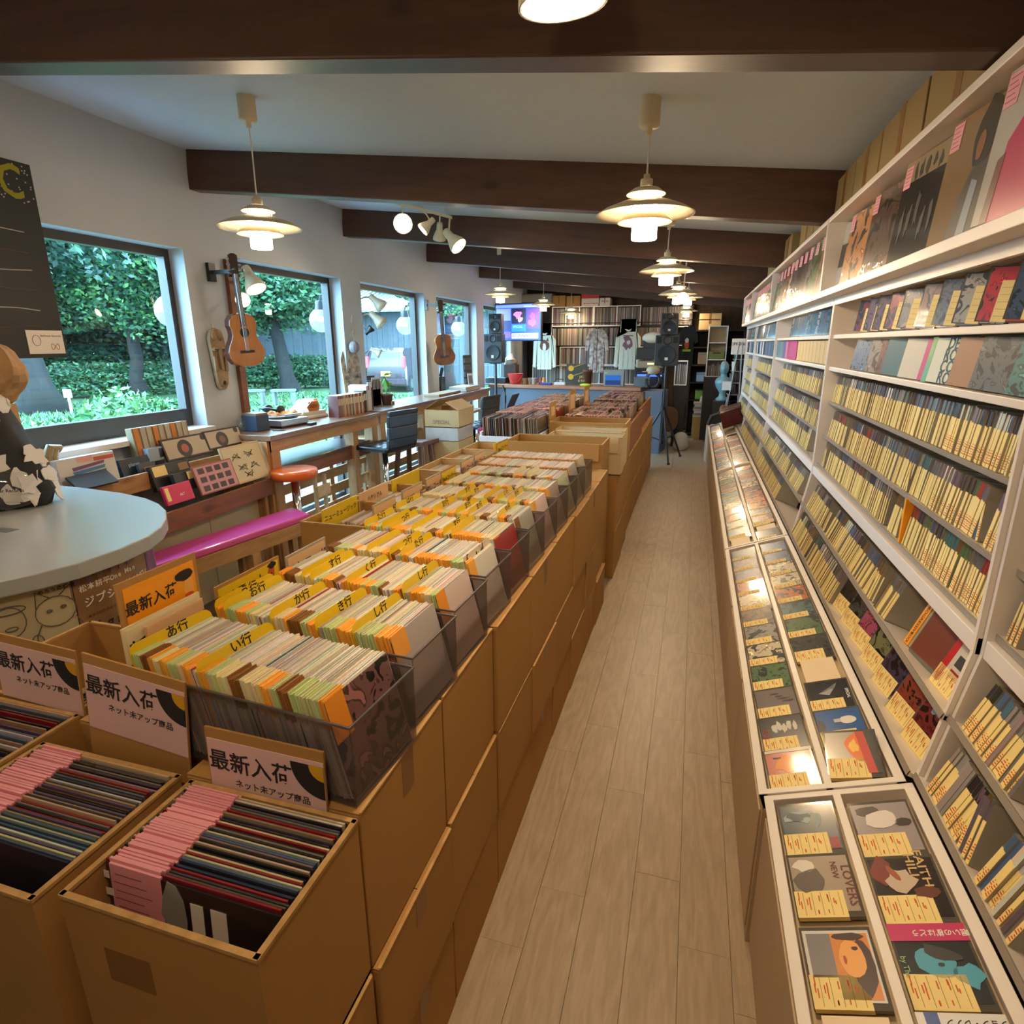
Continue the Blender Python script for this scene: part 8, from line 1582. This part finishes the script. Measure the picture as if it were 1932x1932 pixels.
t = thing('white_sheet', 'white printed paper hanging in the dark right corner', 'paper', at(1323, 762, y=11.1)); MB().fbox((-.06, 0, -.13), (.12, 0, .03), (.04, 0, .26), (0, .004, 0)).build('sheet', white_box, t); MB().fbox((-.03, -.001, -.06), (.05, 0, .012), (.015, 0, .1), (0, .001, 0)).build('print', mat('mauve_print'), t); MB().tube([(0, .003, .12), (0, .09, .14)], .004, 6).build('clip', steel, t)
# bust, wire CD rack and clutter at the end of the CD wall
bu = thing('bust', 'pale blue bust figure standing at the far end of CD wall', 'statue', (at(1361, 760, y=9.5).x, 9.5, .78)); pb_ = mat('pale_blue_glaze', srgb(110, 150, 160), .3, coat=.5)
MB().lathe([(0, 0), (.09, 0), (.09, .03), (.05, .06), (.045, .12), (.10, .2), (.12, .27), (.10, .32), (.045, .35), (.04, .39)], 24).build('torso', pb_, bu, smooth=True); MB().ball((0, 0, .47), (.065, .08, .10), 18, 12).build('head', pb_, bu, smooth=True); MB().box(-.12, .12, -.12, .12, -.78, -.001).build('pedestal', black, bu); MB().ball((0, -.075, .46), (.014, .02, .025), 8, 6).build('nose', pb_, bu, smooth=True)
wr_ = thing('wire_rack', 'grey wire CD rack with a top sign at the end of aisle', 'rack', (.50, 9.0, 0)); gw = mat('grey_wire', srgb(150, 146, 140), .4, .4)
for s_ in (0, .27): MB().tube([(-.12, s_, .02), (.0, s_, .95), (.06, s_, 1.62)], .008, 8).build('side_wire', gw, wr_); MB().tube([(.16, s_, .02), (.10, s_, 1.62)], .008, 8).build('back_wire', gw, wr_)
for z in (.9, 1.06, 1.22, 1.38):
    xo = .0 + (z - .95) * .09; MB().box(xo - .03, xo + .12, 0, .27, z, z + .008).build('wire_shelf', gw, wr_)
MB().box(-.14, .2, -.01, .29, 0, .02).build('foot', gw, wr_); hb_ = MB().box(-.02, .14, 0, .27, 1.45, 1.66).build('header_box', white_box, wr_); write('SPECIAL', frame((.06, -.002, 1.59), (1, 0, 0), (0, 0, 1)), .05, ink, wr_)
for j, z in enumerate((.908, 1.068, 1.228, 1.388)):
    for k in range(4):
        cn, cc = CDC[(j * 4 + k * 3) % len(CDC)]; c = thing('compact_disc', f"{cn} CD, {ORD(k + 1)} from the left on wire rack tier {['one', 'two', 'three', 'four'][j]} from below", 'CD', (.50 + (z - .95) * .09 + .02 + .025 * k, 9.02 + .06 * k, z), (0, -.1, .3), group='CDs on the wire rack'); o = MB().box(-.005, .005, 0, .12, 0, .125).build('case', gloss_obj, c); o.color = (*cc, 1)
t = thing('price_tag', 'white square card hanging from the wire rack', 'card', at(1371, 728, y=8.96)); MB().box(-.06, .06, -.002, .002, -.06, .06).build('card', white_box, t); MB().tube([(0, 0, .06), (.03, .04, .12)], .002, 5).build('string', gw, t)
lr = random.Random(12)
for k in range(9):
    cn, cc = [('maroon', srgb(100, 40, 44)), ('grey', srgb(110, 104, 110)), ('dark', srgb(40, 40, 44)), ('brown', srgb(130, 96, 60))][k % 4]; c = thing('leaning_record', f"{cn} sleeve, {ORD(k + 1)} of the pile leaning at the far tray end", 'record', (.40 + .004 * k, 7.95 + .045 * k, .56 + .004 * k), (.45, -.35, .15), group='sleeves leaning at the far end of the trays'); o = MB().box(0, .24, 0, .006, 0, .24).build('sleeve', gloss_obj, c); o.color = (*cc, 1)
t = thing('dark_clutter', 'black headset and brown wooden ornament at far tray end', 'ornament', (.34, 8.8, .5)); MB().tube([(-.1, 0, .0), (-.06, .02, .12), (.03, .03, .16), (.1, .02, .1)], .03, 10).build('headset', black, t); MB().ball((.08, .06, .2), (.05, .05, .08), 14, 8).build('wooden_ball', mat('brown_leather'), t, smooth=True); MB().box(-.12, .14, -.08, .12, -.5, .0).build('plinth', wht, t)
t = thing('end_cabinet', 'white low cabinet closing the far end of the CD wall', 'cabinet', (.25, 8.77, 0)); MB().box(.0, .05, 0, .16, 0, .46).build('body', wht, t, bevel=.003); MB().box(-.004, .0, .02, .14, .05, .42).build('door', wht, t)
struct(MB().box(RX - .02, RX, FY, BY, 0, .08).build('baseboard_right', wht)); struct(MB().box(WX, WX + .015, FY, BY, 0, .08).build('baseboard_left', wht))
